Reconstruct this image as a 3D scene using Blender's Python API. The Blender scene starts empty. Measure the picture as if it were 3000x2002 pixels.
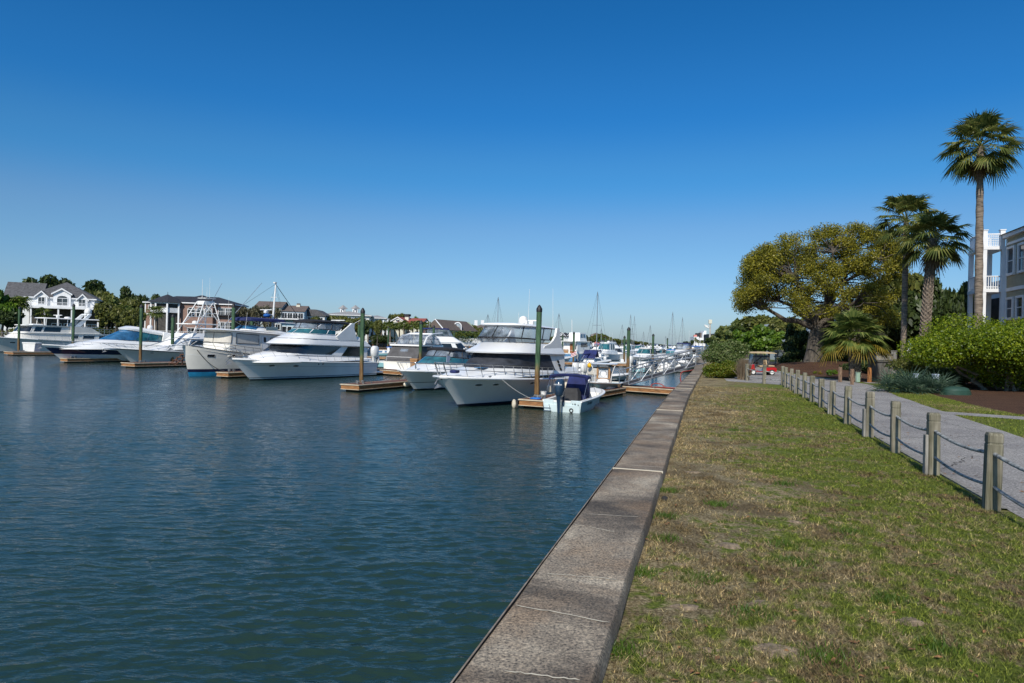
import bpy, math, random
import numpy as np
from mathutils import Vector, Matrix
SC = bpy.context.scene
COL = SC.collection
R = math.radians
random.seed(7)

# ------------------------------------------------------------------ camera, sky, sun, exposure
EYE = 3.7                     # eye height above the water
GZ = 2.05                     # ground level behind the seawall
ROLL = R(1.43)
cam = bpy.data.cameras.new('camera'); cam.lens = 24; cam.sensor_width = 36
cam.clip_start = 0.1; cam.clip_end = 6000
co = bpy.data.objects.new('camera', cam); COL.objects.link(co)
_c, _s = math.cos(ROLL), math.sin(ROLL)
co.matrix_world = Matrix(((_c, -_s, 0, 0), (0, 0, -1, 0), (_s, _c, 0, EYE), (0, 0, 0, 1)))
SC.camera = co
SUN_EL, SUN_AZ = R(38), R(197)            # compass direction of the sun, clockwise from +Y
W = bpy.data.worlds.new('World'); SC.world = W; W.use_nodes = True
wn = W.node_tree.nodes; wl = W.node_tree.links
bg = wn['Background']
sky = wn.new('ShaderNodeTexSky'); sky.sky_type = 'NISHITA'; sky.sun_disc = False
sky.sun_elevation = SUN_EL; sky.sun_rotation = SUN_AZ
sky.air_density = 1.0; sky.dust_density = 0.6; sky.ozone_density = 3.0; sky.altitude = 0
hs = wn.new('ShaderNodeHueSaturation'); hs.inputs['Saturation'].default_value = 1.0
gm = wn.new('ShaderNodeGamma'); gm.inputs['Gamma'].default_value = 1.0
wl.new(sky.outputs[0], hs.inputs['Color']); wl.new(hs.outputs[0], gm.inputs['Color'])
tc = wn.new('ShaderNodeTexCoord'); sx = wn.new('ShaderNodeSeparateXYZ'); wl.new(tc.outputs['Generated'], sx.inputs[0])
tr = wn.new('ShaderNodeValToRGB'); tr.color_ramp.interpolation = 'EASE'        # clear spring sky: deep polarised blue band above a pale horizon
for e_, (p_, c_) in zip([tr.color_ramp.elements.new(.5) for _ in range(4)] + list(tr.color_ramp.elements)[:0], ((.15, (.50, .76, .98)), (.235, (.26, .74, 1.06)), (.32, (.14, .67, 1.10)), (.45, (.10, .63, 1.06)))): e_.position = p_; e_.color = (*c_, 1)
els = tr.color_ramp.elements; els[0].position = 0.0; els[0].color = (.60, .76, 1.05, 1); els[len(els) - 1].position = .72; els[len(els) - 1].color = (1.5, 1.5, 1.5, 1)
ml = wn.new('ShaderNodeMix'); ml.data_type = 'RGBA'; ml.blend_type = 'MULTIPLY'; ml.inputs[0].default_value = 1
wl.new(sx.outputs[2], tr.inputs[0]); wl.new(gm.outputs[0], ml.inputs[6]); wl.new(tr.outputs[0], ml.inputs[7]); wl.new(ml.outputs[2], bg.inputs['Color'])
bg.inputs['Strength'].default_value = 0.075
sl = bpy.data.lights.new('sun', 'SUN'); sl.energy = 3.25; sl.angle = R(0.53); sl.color = (1.0, 0.93, 0.82)
so = bpy.data.objects.new('sun', sl); COL.objects.link(so)
sd = Vector((math.sin(SUN_AZ) * math.cos(SUN_EL), math.cos(SUN_AZ) * math.cos(SUN_EL), math.sin(SUN_EL)))
so.rotation_euler = sd.to_track_quat('Z', 'Y').to_euler()
SC.view_settings.view_transform = 'Standard'; SC.view_settings.look = 'None'
SC.view_settings.exposure = 0.48; SC.view_settings.gamma = 1.0
SC.cycles.max_bounces = 8; SC.cycles.transparent_max_bounces = 12

# ------------------------------------------------------------------ pixel -> world (photo pixels, 3000 x 2002)
def ray(px, py):
    u = (px - 1500) / 2000.0; v = (1001 - py) / 2000.0
    return (u * _c - v * _s, u * _s + v * _c)
def at(px, py, Y):
    a, b = ray(px, py); return Vector((a * Y, Y, EYE + b * Y))
def onz(px, py, z=0.0):
    a, b = ray(px, py); t = (z - EYE) / b; return Vector((a * t, t, z))

# ------------------------------------------------------------------ objects
def tag(o, label=None, cat=None, group=None, kind=None):
    if label: o['label'] = label
    if cat: o['category'] = cat
    if group: o['group'] = group
    if kind: o['kind'] = kind
    return o
def thing(name, label, cat, loc=(0, 0, 0), rz=0.0, group=None):
    o = bpy.data.objects.new(name, None); COL.objects.link(o)
    o.empty_display_size = 0.3; o.location = loc; o.rotation_euler = (0, 0, rz)
    return tag(o, label, cat, group)
def link(name, me, parent=None):
    o = bpy.data.objects.new(name, me); COL.objects.link(o)
    if parent is not None: o.parent = parent
    return o
def copy_tree(o, parent=None):
    c = o.copy(); COL.objects.link(c); c.parent = parent
    for ch in list(o.children): copy_tree(ch, c)
    return c

class MB:
    def __init__(s): s.v = []; s.f = []; s.m = []; s.cur = 0
    def mat(s, i): s.cur = i; return s
    def add(s, vs, fs, ms=None):
        b = len(s.v); s.v += [tuple(p) for p in vs]
        for k, f in enumerate(fs):
            s.f.append([i + b for i in f]); s.m.append(s.cur if ms is None else ms[k])
        return s
    def poly(s, pts): return s.add(pts, [list(range(len(pts)))])
    def box(s, c, d, rz=0.0, ry=0.0, bev=0.0):
        x, y, z = d[0] / 2, d[1] / 2, d[2] / 2
        ca, sa = math.cos(rz), math.sin(rz); cb, sb = math.cos(ry), math.sin(ry)
        if bev > 0:
            b = min(bev, x * .49, y * .49, z * .49); rings = []
            for zz, k in ((-z, b), (-z + b, 0), (z - b, 0), (z, b)):
                xx, yy = x - k, y - k; q = b * .8
                rings.append([(xx, -yy + q, zz), (xx, yy - q, zz), (xx - q, yy, zz), (-xx + q, yy, zz), (-xx, yy - q, zz), (-xx, -yy + q, zz), (-xx + q, -yy, zz), (xx - q, -yy, zz)])
            pts = [p for r in rings for p in r]; fs = [list(range(7, -1, -1)), list(range(24, 32))]
            for r in range(3):
                for i in range(8): j = (i + 1) % 8; fs.append([r * 8 + i, r * 8 + j, r * 8 + 8 + j, r * 8 + 8 + i])
        else:
            pts = [(a, b_, c_) for c_ in (-z, z) for a, b_ in ((-x, -y), (x, -y), (x, y), (-x, y))]
            fs = [[3, 2, 1, 0], [4, 5, 6, 7], [0, 1, 5, 4], [1, 2, 6, 5], [2, 3, 7, 6], [3, 0, 4, 7]]
        out = []
        for a, b_, c_ in pts:
            a, c_ = a * cb + c_ * sb, -a * sb + c_ * cb
            out.append((c[0] + a * ca - b_ * sa, c[1] + a * sa + b_ * ca, c[2] + c_))
        return s.add(out, fs)
    def loft(s, rings, closed=True, cap0=False, cap1=False, ms=None):
        n = len(rings[0]); vs = [p for r in rings for p in r]; fs = []; mm = []
        for k in range(len(rings) - 1):
            for i in range(n if closed else n - 1):
                j = (i + 1) % n; fs.append([k * n + i, k * n + j, (k + 1) * n + j, (k + 1) * n + i])
                mm.append(ms(k, i) if ms else s.cur)
        if cap0: fs.append(list(range(n - 1, -1, -1))); mm.append(s.cur)
        if cap1: fs.append([(len(rings) - 1) * n + i for i in range(n)]); mm.append(s.cur)
        return s.add(vs, fs, mm)
    def tube(s, path, r, n=6, closed=False, r1=None):
        P = [Vector(p) for p in path]; N = len(P); rings = []
        for i, p in enumerate(P):
            if closed: d = P[(i + 1) % N] - P[i - 1]
            else: d = P[min(i + 1, N - 1)] - P[max(i - 1, 0)]
            if d.length < 1e-9: d = Vector((0, 0, 1))
            d.normalize(); a = Vector((0, 0, 1)) if abs(d.z) < .9 else Vector((1, 0, 0))
            u = d.cross(a).normalized(); w = d.cross(u)
            if isinstance(r, (list, tuple)): rr = r[i]
            else: rr = r if r1 is None else r + (r1 - r) * i / (N - 1)
            rings.append([tuple(p + u * (rr * math.cos(t)) + w * (rr * math.sin(t))) for t in [2 * math.pi * k / n for k in range(n)]])
        if closed: rings.append(rings[0])
        return s.loft(rings, True, not closed, not closed)
    def lathe(s, prof, c=(0, 0, 0), n=16):
        rings = [[(c[0] + r * math.cos(2 * math.pi * k / n), c[1] + r * math.sin(2 * math.pi * k / n), c[2] + z) for k in range(n)] for r, z in prof]
        return s.loft(rings, True, prof[0][0] > 1e-4, prof[-1][0] > 1e-4)
    def ball(s, c, rx, ry=None, rz=None, nu=12, nv=7):
        ry = ry or rx; rz = rz or rx
        rings = [[(c[0] + rx * math.cos(2 * math.pi * k / nu) * math.cos(a), c[1] + ry * math.sin(2 * math.pi * k / nu) * math.cos(a), c[2] + rz * math.sin(a)) for k in range(nu)]
                 for a in [-math.pi / 2 + math.pi * j / nv for j in range(nv + 1)]]
        return s.loft(rings)
    def prism(s, poly, axis, a, b):
        """poly of 2-D points extruded along axis ('x','y','z') from a to b"""
        def P(p, t):
            return (t, p[0], p[1]) if axis == 'x' else ((p[0], t, p[1]) if axis == 'y' else (p[0], p[1], t))
        return s.loft([[P(p, a) for p in poly], [P(p, b) for p in poly]], True, True, True)
    def build(s, name, mats, parent=None, smooth=35, loc=None, rz=0.0):
        me = bpy.data.meshes.new(name); me.from_pydata(s.v, [], s.f)
        if not isinstance(mats, (list, tuple)): mats = [mats]
        for m in mats: me.materials.append(m)
        if len(mats) > 1: me.polygons.foreach_set('material_index', s.m)
        if smooth:
            me.polygons.foreach_set('use_smooth', [True] * len(me.polygons)); me.set_sharp_from_angle(angle=R(smooth))
        me.update()
        o = link(name, me, parent)
        if loc is not None: o.location = loc
        if rz: o.rotation_euler = (0, 0, rz)
        return o

def np_mesh(name, verts, k, mat, parent=None):
    """verts (N*k,3): N separate k-gons"""
    n = len(verts) // k; me = bpy.data.meshes.new(name)
    me.vertices.add(n * k); me.vertices.foreach_set('co', np.asarray(verts, dtype=np.float32).ravel())
    me.loops.add(n * k); me.loops.foreach_set('vertex_index', np.arange(n * k, dtype=np.int32))
    me.polygons.add(n); me.polygons.foreach_set('loop_start', np.arange(0, n * k, k, dtype=np.int32))
    me.materials.append(mat); me.update(calc_edges=True); me.validate()
    return link(name, me, parent)

# ------------------------------------------------------------------ materials
M = {}
def newmat(name):
    m = bpy.data.materials.new(name); m.use_nodes = True; nt = m.node_tree
    M[name] = m; return m, nt, nt.nodes, nt.links, nt.nodes['Principled BSDF']
def ramp(nd, stops):
    r = nd.new('ShaderNodeValToRGB'); cr = r.color_ramp
    while len(cr.elements) < len(stops): cr.elements.new(0.5)
    for e, (p, c) in zip(cr.elements, stops): e.position = p; e.color = (*c, 1) if len(c) == 3 else c
    return r
def coords(nd, lk, sc=(1, 1, 1), world=False):
    mp = nd.new('ShaderNodeMapping'); mp.inputs['Scale'].default_value = sc
    if world: g = nd.new('ShaderNodeNewGeometry'); lk.new(g.outputs['Position'], mp.inputs[0])
    else: t = nd.new('ShaderNodeTexCoord'); lk.new(t.outputs['Object'], mp.inputs[0])
    return mp
def noise(nd, lk, mp, scale, det=3, rough=.55, dist=0):
    n = nd.new('ShaderNodeTexNoise'); n.inputs['Scale'].default_value = scale; n.inputs['Detail'].default_value = det
    n.inputs['Roughness'].default_value = rough; n.inputs['Distortion'].default_value = dist
    lk.new(mp.outputs[0], n.inputs['Vector']); return n
def simple(name, c, rough=.4, metal=0.0, var=.08, vs=2.0, bump=0.0, bs=40, sc=(1, 1, 1), coat=0.0, world=False, alpha=1.0, spec=.5):
    m, nt, nd, lk, b = newmat(name)
    b.inputs['Roughness'].default_value = rough; b.inputs['Metallic'].default_value = metal
    b.inputs['Coat Weight'].default_value = coat; b.inputs['Specular IOR Level'].default_value = spec
    mp = coords(nd, lk, sc, world); n = noise(nd, lk, mp, vs, 5, .6)
    lo = tuple(x * (1 - 2.2 * var) for x in c); hi = tuple(min(1, x * (1 + 1.2 * var)) for x in c)
    r = ramp(nd, [(.3, lo), (.62, hi)]); lk.new(n.outputs[0], r.inputs[0]); lk.new(r.outputs[0], b.inputs['Base Color'])
    if bump:
        n2 = noise(nd, lk, mp, bs, 4); bp = nd.new('ShaderNodeBump'); bp.inputs['Strength'].default_value = bump; bp.inputs['Distance'].default_value = .02
        lk.new(n2.outputs[0], bp.inputs['Height']); lk.new(bp.outputs[0], b.inputs['Normal'])
    if alpha < 1: b.inputs['Alpha'].default_value = alpha
    return m
simple('gelcoat', (.84, .84, .82), .3, var=.03, vs=.6, coat=.25)
simple('gelcoat_cream', (.74, .715, .65), .32, var=.05, vs=.8, coat=.2)
simple('deck_white', (.76, .75, .70), .5, var=.05, vs=3)
simple('navy_hull', (.012, .022, .075), .18, var=.1, coat=.4)
simple('seafoam', (.56, .67, .68), .28, var=.04, coat=.3)
simple('teal_hull', (.22, .42, .46), .28, var=.04, coat=.3)
simple('blue_hull', (.10, .24, .42), .28, var=.04, coat=.3)
simple('red_paint', (.40, .010, .014), .25, var=.06, coat=.4)
simple('antifoul_blue', (.01, .20, .38), .6, var=.12)
simple('antifoul_dark', (.012, .02, .024), .6, var=.2)
simple('boot_navy', (.012, .015, .05), .3, var=.1)
simple('glass_dark', (.015, .02, .026), .06, var=.3, vs=.7, spec=.8)
simple('glass_teal', (.03, .13, .15), .08, var=.3, vs=.9, spec=.8)
simple('glass_blue', (.03, .12, .24), .06, var=.3, vs=.9, spec=.8)
simple('vinyl', (.25, .30, .36), .10, var=.35, vs=1.1, alpha=.5, spec=.7)
simple('black_trim', (.012, .012, .014), .55, var=.2)
simple('mesh_cover', (.028, .032, .042), .7, var=.3, vs=1.2, sc=(1, 1, 3), bump=.2, bs=120)
simple('canvas_black', (.014, .014, .018), .85, var=.2, bump=.3)
simple('canvas_navy', (.012, .02, .10), .85, var=.25, vs=1.5, bump=.4, bs=12)
simple('canvas_blue', (.01, .12, .42), .8, var=.2, bump=.3)
simple('canvas_grey', (.085, .083, .085), .85, var=.15, vs=1.2, bump=.4, bs=10)
simple('canvas_dark_grey', (.04, .04, .042), .85, var=.2, vs=1.2, bump=.5, bs=8)
simple('canvas_tan', (.45, .34, .20), .85, var=.1)
simple('canvas_cream', (.55, .52, .46), .85, var=.06)
simple('steel', (.55, .56, .57), .25, 1.0, var=.05)
simple('aluminium', (.50, .52, .53), .42, .85, var=.08)
simple('rubber', (.02, .02, .02), .8, var=.15)
simple('white_plastic', (.72, .72, .70), .4, var=.05)
simple('grey_plastic', (.34, .34, .34), .5, var=.06)
simple('yellow_buoy', (.75, .42, .01), .45, var=.05)
simple('outboard_navy', (.02, .045, .085), .22, var=.1, coat=.5)
simple('tan_paint', (.36, .20, .09), .4, var=.08)
simple('fender_cream', (.60, .54, .42), .6, var=.15, vs=6)
simple('rope_black', (.02, .02, .022), .8)
simple('rope_white', (.5, .49, .45), .8)
simple('teak', (.25, .10, .035), .5, var=.2, sc=(1, 8, 8))
simple('dock_deck', (.13, .055, .03), .75, var=.28, vs=2, sc=(1.2, 14, 1), bump=.3)
simple('dock_fascia', (.27, .125, .045), .7, var=.30, vs=2.5, sc=(1, 1, 6), bump=.3)
simple('dock_strip', (.52, .45, .33), .7, var=.12)
simple('float_black', (.012, .011, .010), .8)
simple('galvanised', (.32, .32, .31), .45, .7, var=.2, vs=8)
simple('concrete_pile', (.42, .40, .36), .8, var=.15, vs=3)
simple('white_paint', (.72, .73, .74), .55, var=.04, vs=1.5)
simple('cream_paint', (.62, .60, .50), .6, var=.05)
simple('pane', (.02, .026, .034), .08, var=.4, vs=.3, spec=.8)
simple('pane_pale', (.22, .27, .32), .10, var=.3, vs=.3, spec=.8)
simple('painted_shade_wall', (.06, .055, .05), .8, var=.2)  # dark wall tone with the shade of decks and porches painted in
simple('salmon_wall', (.24, .15, .12), .8, var=.06)
simple('grey_wall', (.40, .45, .45), .8, var=.05)
simple('blue_wall', (.33, .46, .55), .8, var=.05)
simple('green_wall', (.46, .53, .36), .8, var=.05)
simple('pink_wall', (.55, .20, .17), .8, var=.05)
simple('pale_wall', (.66, .67, .66), .75, var=.04)
simple('roof_grey', (.085, .085, .09), .85, var=.2, vs=2)
simple('roof_black', (.022, .024, .032), .8, var=.25)
simple('roof_brown', (.13, .10, .085), .85, var=.15)
simple('roof_red', (.25, .065, .05), .75, var=.12)
simple('roof_light', (.28, .28, .28), .8, var=.1)
simple('old_wood', (.22, .21, .185), .85, var=.28, vs=2.5, sc=(6, 6, 1), bump=.5, bs=9)
simple('new_wood', (.36, .15, .05), .8, var=.25, vs=3, sc=(6, 6, 1), bump=.3)
simple('stump_wood', (.22, .14, .09), .85, var=.3, vs=4, sc=(4, 4, 1), bump=.4)
simple('utility_green', (.30, .42, .33), .5, var=.06)
simple('utility_dark', (.025, .065, .045), .5, var=.1)
simple('utility_white', (.42, .48, .58), .5, var=.06)
simple('bark', (.10, .085, .07), .95, var=.4, vs=2.0, sc=(3, 3, 1), bump=1.0, bs=7)
simple('bark_oak', (.085, .072, .058), .95, var=.35, vs=1.6, sc=(4, 4, .8), bump=1.0, bs=5)
simple('bark_pale', (.20, .17, .13), .9, var=.3, vs=3, sc=(1, 1, 5), bump=.8, bs=6)
simple('palm_bark', (.19, .15, .115), .95, var=.35, vs=3, sc=(1, 1, 7), bump=1.0, bs=5)
simple('boot_leaf', (.19, .15, .115), .9, var=.35, vs=6)
simple('hose_red', (.32, .06, .045), .6)
simple('rope_grey', (.30, .31, .30), .9, var=.35, vs=16, sc=(1, 1, 1), bump=1.0, bs=60)
simple('iron_black', (.02, .022, .025), .5)

# green treated pile: wet green top, rust brown splash zone (a real stain with a shape of its own)
m, nt, nd, lk, b = newmat('pile'); b.inputs['Roughness'].default_value = .85
mp = coords(nd, lk, (1, 1, 1)); sx = nd.new('ShaderNodeSeparateXYZ'); lk.new(mp.outputs[0], sx.inputs[0])
mp2 = coords(nd, lk, (9, 9, .9)); n1 = noise(nd, lk, mp2, 1.0, 4, .7)
gr = ramp(nd, [(.30, (.014, .026, .012)), (.48, (.035, .085, .040)), (.62, (.075, .14, .075)), (.75, (.16, .17, .07))]); lk.new(n1.outputs[0], gr.inputs[0])
br = ramp(nd, [(.3, (.035, .020, .010)), (.55, (.17, .095, .035)), (.75, (.30, .20, .09))]); lk.new(n1.outputs[0], br.inputs[0])
ad = nd.new('ShaderNodeMath'); ad.operation = 'MULTIPLY_ADD'; ad.inputs[1].default_value = -1.6; lk.new(n1.outputs[0], ad.inputs[0]); lk.new(sx.outputs[2], ad.inputs[2])
mr = nd.new('ShaderNodeMapRange'); mr.inputs[1].default_value = .9; mr.inputs[2].default_value = 1.7; lk.new(ad.outputs[0], mr.inputs[0])
mx = nd.new('ShaderNodeMix'); mx.data_type = 'RGBA'; lk.new(mr.outputs[0], mx.inputs[0]); lk.new(br.outputs[0], mx.inputs[6]); lk.new(gr.outputs[0], mx.inputs[7])
lk.new(mx.outputs[2], b.inputs['Base Color'])
bp = nd.new('ShaderNodeBump'); bp.inputs['Strength'].default_value = .6; bp.inputs['Distance'].default_value = .03; lk.new(n1.outputs[0], bp.inputs['Height']); lk.new(bp.outputs[0], b.inputs['Normal'])

# weathered fence post
m, nt, nd, lk, b = newmat('post_wood'); b.inputs['Roughness'].default_value = .9
mp = coords(nd, lk, (14, 14, .9), True); n1 = noise(nd, lk, mp, 1.6, 5, .65, .4)
mpb = coords(nd, lk, (1, 1, 1), True); n2 = noise(nd, lk, mpb, 2.3, 3)
r1 = ramp(nd, [(.34, (.028, .024, .017)), (.5, (.15, .135, .098)), (.66, (.33, .305, .24))]); lk.new(n1.outputs[0], r1.inputs[0])
r2 = ramp(nd, [(.4, (.105, .105, .055)), (.6, (.25, .225, .17))]); lk.new(n2.outputs[0], r2.inputs[0])
mx = nd.new('ShaderNodeMix'); mx.data_type = 'RGBA'; mx.inputs[0].default_value = .45; lk.new(r1.outputs[0], mx.inputs[6]); lk.new(r2.outputs[0], mx.inputs[7]); lk.new(mx.outputs[2], b.inputs['Base Color'])
bp = nd.new('ShaderNodeBump'); bp.inputs['Strength'].default_value = .7; bp.inputs['Distance'].default_value = .01; lk.new(n1.outputs[0], bp.inputs['Height']); lk.new(bp.outputs[0], b.inputs['Normal'])

# water
m, nt, nd, lk, b = newmat('water')
b.inputs['Base Color'].default_value = (.015, .036, .027, 1); b.inputs['Roughness'].default_value = .09; b.inputs['IOR'].default_value = 1.34
mp = coords(nd, lk, (1, 1, 1), True); n0 = noise(nd, lk, mp, .05, 2)                       # broad patches of calmer water
mpa = coords(nd, lk, (.55, 1.7, 1), True); mpa.inputs['Rotation'].default_value = (0, 0, R(-8)); na = noise(nd, lk, mpa, 1.6, 3, .5, .8)
mpc = coords(nd, lk, (.9, 2.4, 1), True); mpc.inputs['Rotation'].default_value = (0, 0, R(12)); nc = noise(nd, lk, mpc, 3.2, 3, .55, .6)
def ridge(src):          # sharp little crests where the noise crosses its middle value
    x = nd.new('ShaderNodeMath'); x.operation = 'MULTIPLY_ADD'; x.inputs[1].default_value = 2; x.inputs[2].default_value = -1; lk.new(src.outputs[0], x.inputs[0])
    y = nd.new('ShaderNodeMath'); y.operation = 'ABSOLUTE'; lk.new(x.outputs[0], y.inputs[0])
    w = nd.new('ShaderNodeMath'); w.operation = 'POWER'; w.inputs[1].default_value = .8; lk.new(y.outputs[0], w.inputs[0])
    z = nd.new('ShaderNodeMath'); z.operation = 'SUBTRACT'; z.inputs[0].default_value = 1; lk.new(w.outputs[0], z.inputs[1]); return z
na.inputs['Detail'].default_value = 1.0; nc.inputs['Detail'].default_value = 1.5
mpf = coords(nd, lk, (1.1, 3.0, 1), True); mpf.inputs['Rotation'].default_value = (0, 0, R(4)); nf = noise(nd, lk, mpf, 4.5, 3, .6, .4)
ra, rc = ridge(na), ridge(nc)
def madd(a_, k_, c_):
    m_ = nd.new('ShaderNodeMath'); m_.operation = 'MULTIPLY_ADD'; m_.inputs[1].default_value = k_; lk.new(a_.outputs[0], m_.inputs[0]); lk.new(c_.outputs[0], m_.inputs[2]); return m_
s1 = madd(rc, .34, madd(nf, .55, madd(na, .9, ra)))
r0 = nd.new('ShaderNodeMapRange'); r0.inputs[1].default_value = .38; r0.inputs[2].default_value = .62; r0.inputs[3].default_value = .6; r0.inputs[4].default_value = 1.0; lk.new(n0.outputs[0], r0.inputs[0])
bp = nd.new('ShaderNodeBump'); bp.inputs['Distance'].default_value = .035; lk.new(r0.outputs[0], bp.inputs['Strength']); lk.new(s1.outputs[0], bp.inputs['Height']); lk.new(bp.outputs[0], b.inputs['Normal'])

# grass colour shared by the ground and the blades: green patches, straw patches, bare sand
def grass_color(nd, lk, blades=False):
    mp = coords(nd, lk, (1, 1, 1), True)
    big = noise(nd, lk, mp, .33, 4, .6, .4); mid = noise(nd, lk, mp, 1.5, 4, .65); fine = noise(nd, lk, mp, 38, 5, .75); tuft = noise(nd, lk, mp, 9, 3, .6)
    mxx = nd.new('ShaderNodeMath'); mxx.operation = 'MULTIPLY_ADD'; mxx.inputs[1].default_value = .75; lk.new(mid.outputs[0], mxx.inputs[0]); lk.new(big.outputs[0], mxx.inputs[2])
    sp_ = nd.new('ShaderNodeVectorMath'); sp_.operation = 'DOT_PRODUCT'; sp_.inputs[1].default_value = (.10, -.029, 0); lk.new(mp.outputs[0], sp_.inputs[0])   # greener toward the fence
    cl_ = nd.new('ShaderNodeMath'); cl_.operation = 'MINIMUM'; cl_.inputs[1].default_value = .30; lk.new(sp_.outputs['Value'], cl_.inputs[0])
    ad_ = nd.new('ShaderNodeMath'); ad_.operation = 'ADD'; lk.new(mxx.outputs[0], ad_.inputs[0]); lk.new(cl_.outputs[0], ad_.inputs[1])
    at_ = nd.new('ShaderNodeMath'); at_.operation = 'MULTIPLY_ADD'; at_.inputs[1].default_value = 1.1; lk.new(tuft.outputs[0], at_.inputs[0]); lk.new(ad_.outputs[0], at_.inputs[2])
    cover = nd.new('ShaderNodeMapRange'); cover.inputs[1].default_value = 1.49; cover.inputs[2].default_value = 1.68; lk.new(at_.outputs[0], cover.inputs[0])
    green = ramp(nd, [(.34, (.040, .058, .011)), (.48, (.105, .14, .020)), (.60, (.175, .205, .037)), (.70, (.28, .28, .08))]); lk.new(fine.outputs[0], green.inputs[0])
    patchy = ramp(nd, [(.35, (.55, .50, .46)), (.52, (1, 1, 1)), (.68, (1.35, 1.3, 1.25))]); lk.new(mid.outputs[0], patchy.inputs[0])
    straw0 = ramp(nd, [(.34, (.070, .053, .027)), (.48, (.22, .175, .095)), (.60, (.38, .315, .185)), (.70, (.58, .50, .34))]); lk.new(fine.outputs[0], straw0.inputs[0]); straw = nd.new('ShaderNodeMix'); straw.data_type = 'RGBA'; straw.blend_type = 'MULTIPLY'; straw.inputs[0].default_value = 1; lk.new(straw0.outputs[0], straw.inputs[6]); lk.new(patchy.outputs[0], straw.inputs[7])
    mx = nd.new('ShaderNodeMix'); mx.data_type = 'RGBA'; lk.new(cover.outputs[0], mx.inputs[0]); lk.new(straw.outputs[2], mx.inputs[6]); lk.new(green.outputs[0], mx.inputs[7])
    return mp, mx, fine
m, nt, nd, lk, b = newmat('lawn'); b.inputs['Roughness'].default_value = .95; b.inputs['Specular IOR Level'].default_value = .15
mp, mx, fine = grass_color(nd, lk)
sand = noise(nd, lk, mp, 1.1, 3); sr = nd.new('ShaderNodeMapRange'); sr.inputs[1].default_value = .70; sr.inputs[2].default_value = .76; lk.new(sand.outputs[0], sr.inputs[0])
mx2 = nd.new('ShaderNodeMix'); mx2.data_type = 'RGBA'; lk.new(sr.outputs[0], mx2.inputs[0]); lk.new(mx.outputs[2], mx2.inputs[6]); mx2.inputs[7].default_value = (.34, .27, .18, 1)
lk.new(mx2.outputs[2], b.inputs['Base Color'])
bp = nd.new('ShaderNodeBump'); bp.inputs['Strength'].default_value = 1.0; bp.inputs['Distance'].default_value = .03; lk.new(fine.outputs[0], bp.inputs['Height']); lk.new(bp.outputs[0], b.inputs['Normal'])
m, nt, nd, lk, b = newmat('blade'); b.inputs['Roughness'].default_value = .7; b.inputs['Specular IOR Level'].default_value = .2
mp, mx, fine = grass_color(nd, lk)
g = nd.new('ShaderNodeNewGeometry'); rp = ramp(nd, [(0, (.35, .38, .35)), (.5, (.85, .85, .85)), (.85, (1.35, 1.3, 1.15)), (1, (2.3, 2.1, 1.8))]); lk.new(g.outputs['Random Per Island'], rp.inputs[0])
mu = nd.new('ShaderNodeMix'); mu.data_type = 'RGBA'; mu.blend_type = 'MULTIPLY'; mu.inputs[0].default_value = 1; lk.new(mx.outputs[2], mu.inputs[6]); lk.new(rp.outputs[0], mu.inputs[7]); lk.new(mu.outputs[2], b.inputs['Base Color'])

# stained seawall concrete
m, nt, nd, lk, b = newmat('seawall'); b.inputs['Roughness'].default_value = .9
mp = coords(nd, lk, (1, 1, 1), True); n1 = noise(nd, lk, mp, .9, 5, .65, .5); n2 = noise(nd, lk, mp, 70, 3, .7); n3 = noise(nd, lk, mp, 1.7, 4, .6)
r1 = ramp(nd, [(.34, (.052, .043, .033)), (.46, (.145, .120, .090)), (.56, (.255, .215, .16)), (.68, (.44, .385, .29))]); lk.new(n1.outputs[0], r1.inputs[0])
r3 = nd.new('ShaderNodeMapRange'); r3.inputs[1].default_value = .46; r3.inputs[2].default_value = .66; r3.inputs[4].default_value = .62; lk.new(n3.outputs[0], r3.inputs[0])
mx = nd.new('ShaderNodeMix'); mx.data_type = 'RGBA'; lk.new(r3.outputs[0], mx.inputs[0]); lk.new(r1.outputs[0], mx.inputs[6]); mx.inputs[7].default_value = (.23, .155, .09, 1)
sp = ramp(nd, [(.34, (.22, .22, .24)), (.47, (.85, .85, .85)), (.56, (1.15, 1.12, 1.1)), (.70, (2.0, 1.9, 1.8))]); lk.new(n2.outputs[0], sp.inputs[0])
mu = nd.new('ShaderNodeMix'); mu.data_type = 'RGBA'; mu.blend_type = 'MULTIPLY'; mu.inputs[0].default_value = 1; lk.new(mx.outputs[2], mu.inputs[6]); lk.new(sp.outputs[0], mu.inputs[7]); lk.new(mu.outputs[2], b.inputs['Base Color'])
bp = nd.new('ShaderNodeBump'); bp.inputs['Strength'].default_value = .5; bp.inputs['Distance'].default_value = .008; lk.new(n2.outputs[0], bp.inputs['Height']); lk.new(bp.outputs[0], b.inputs['Normal'])

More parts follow.
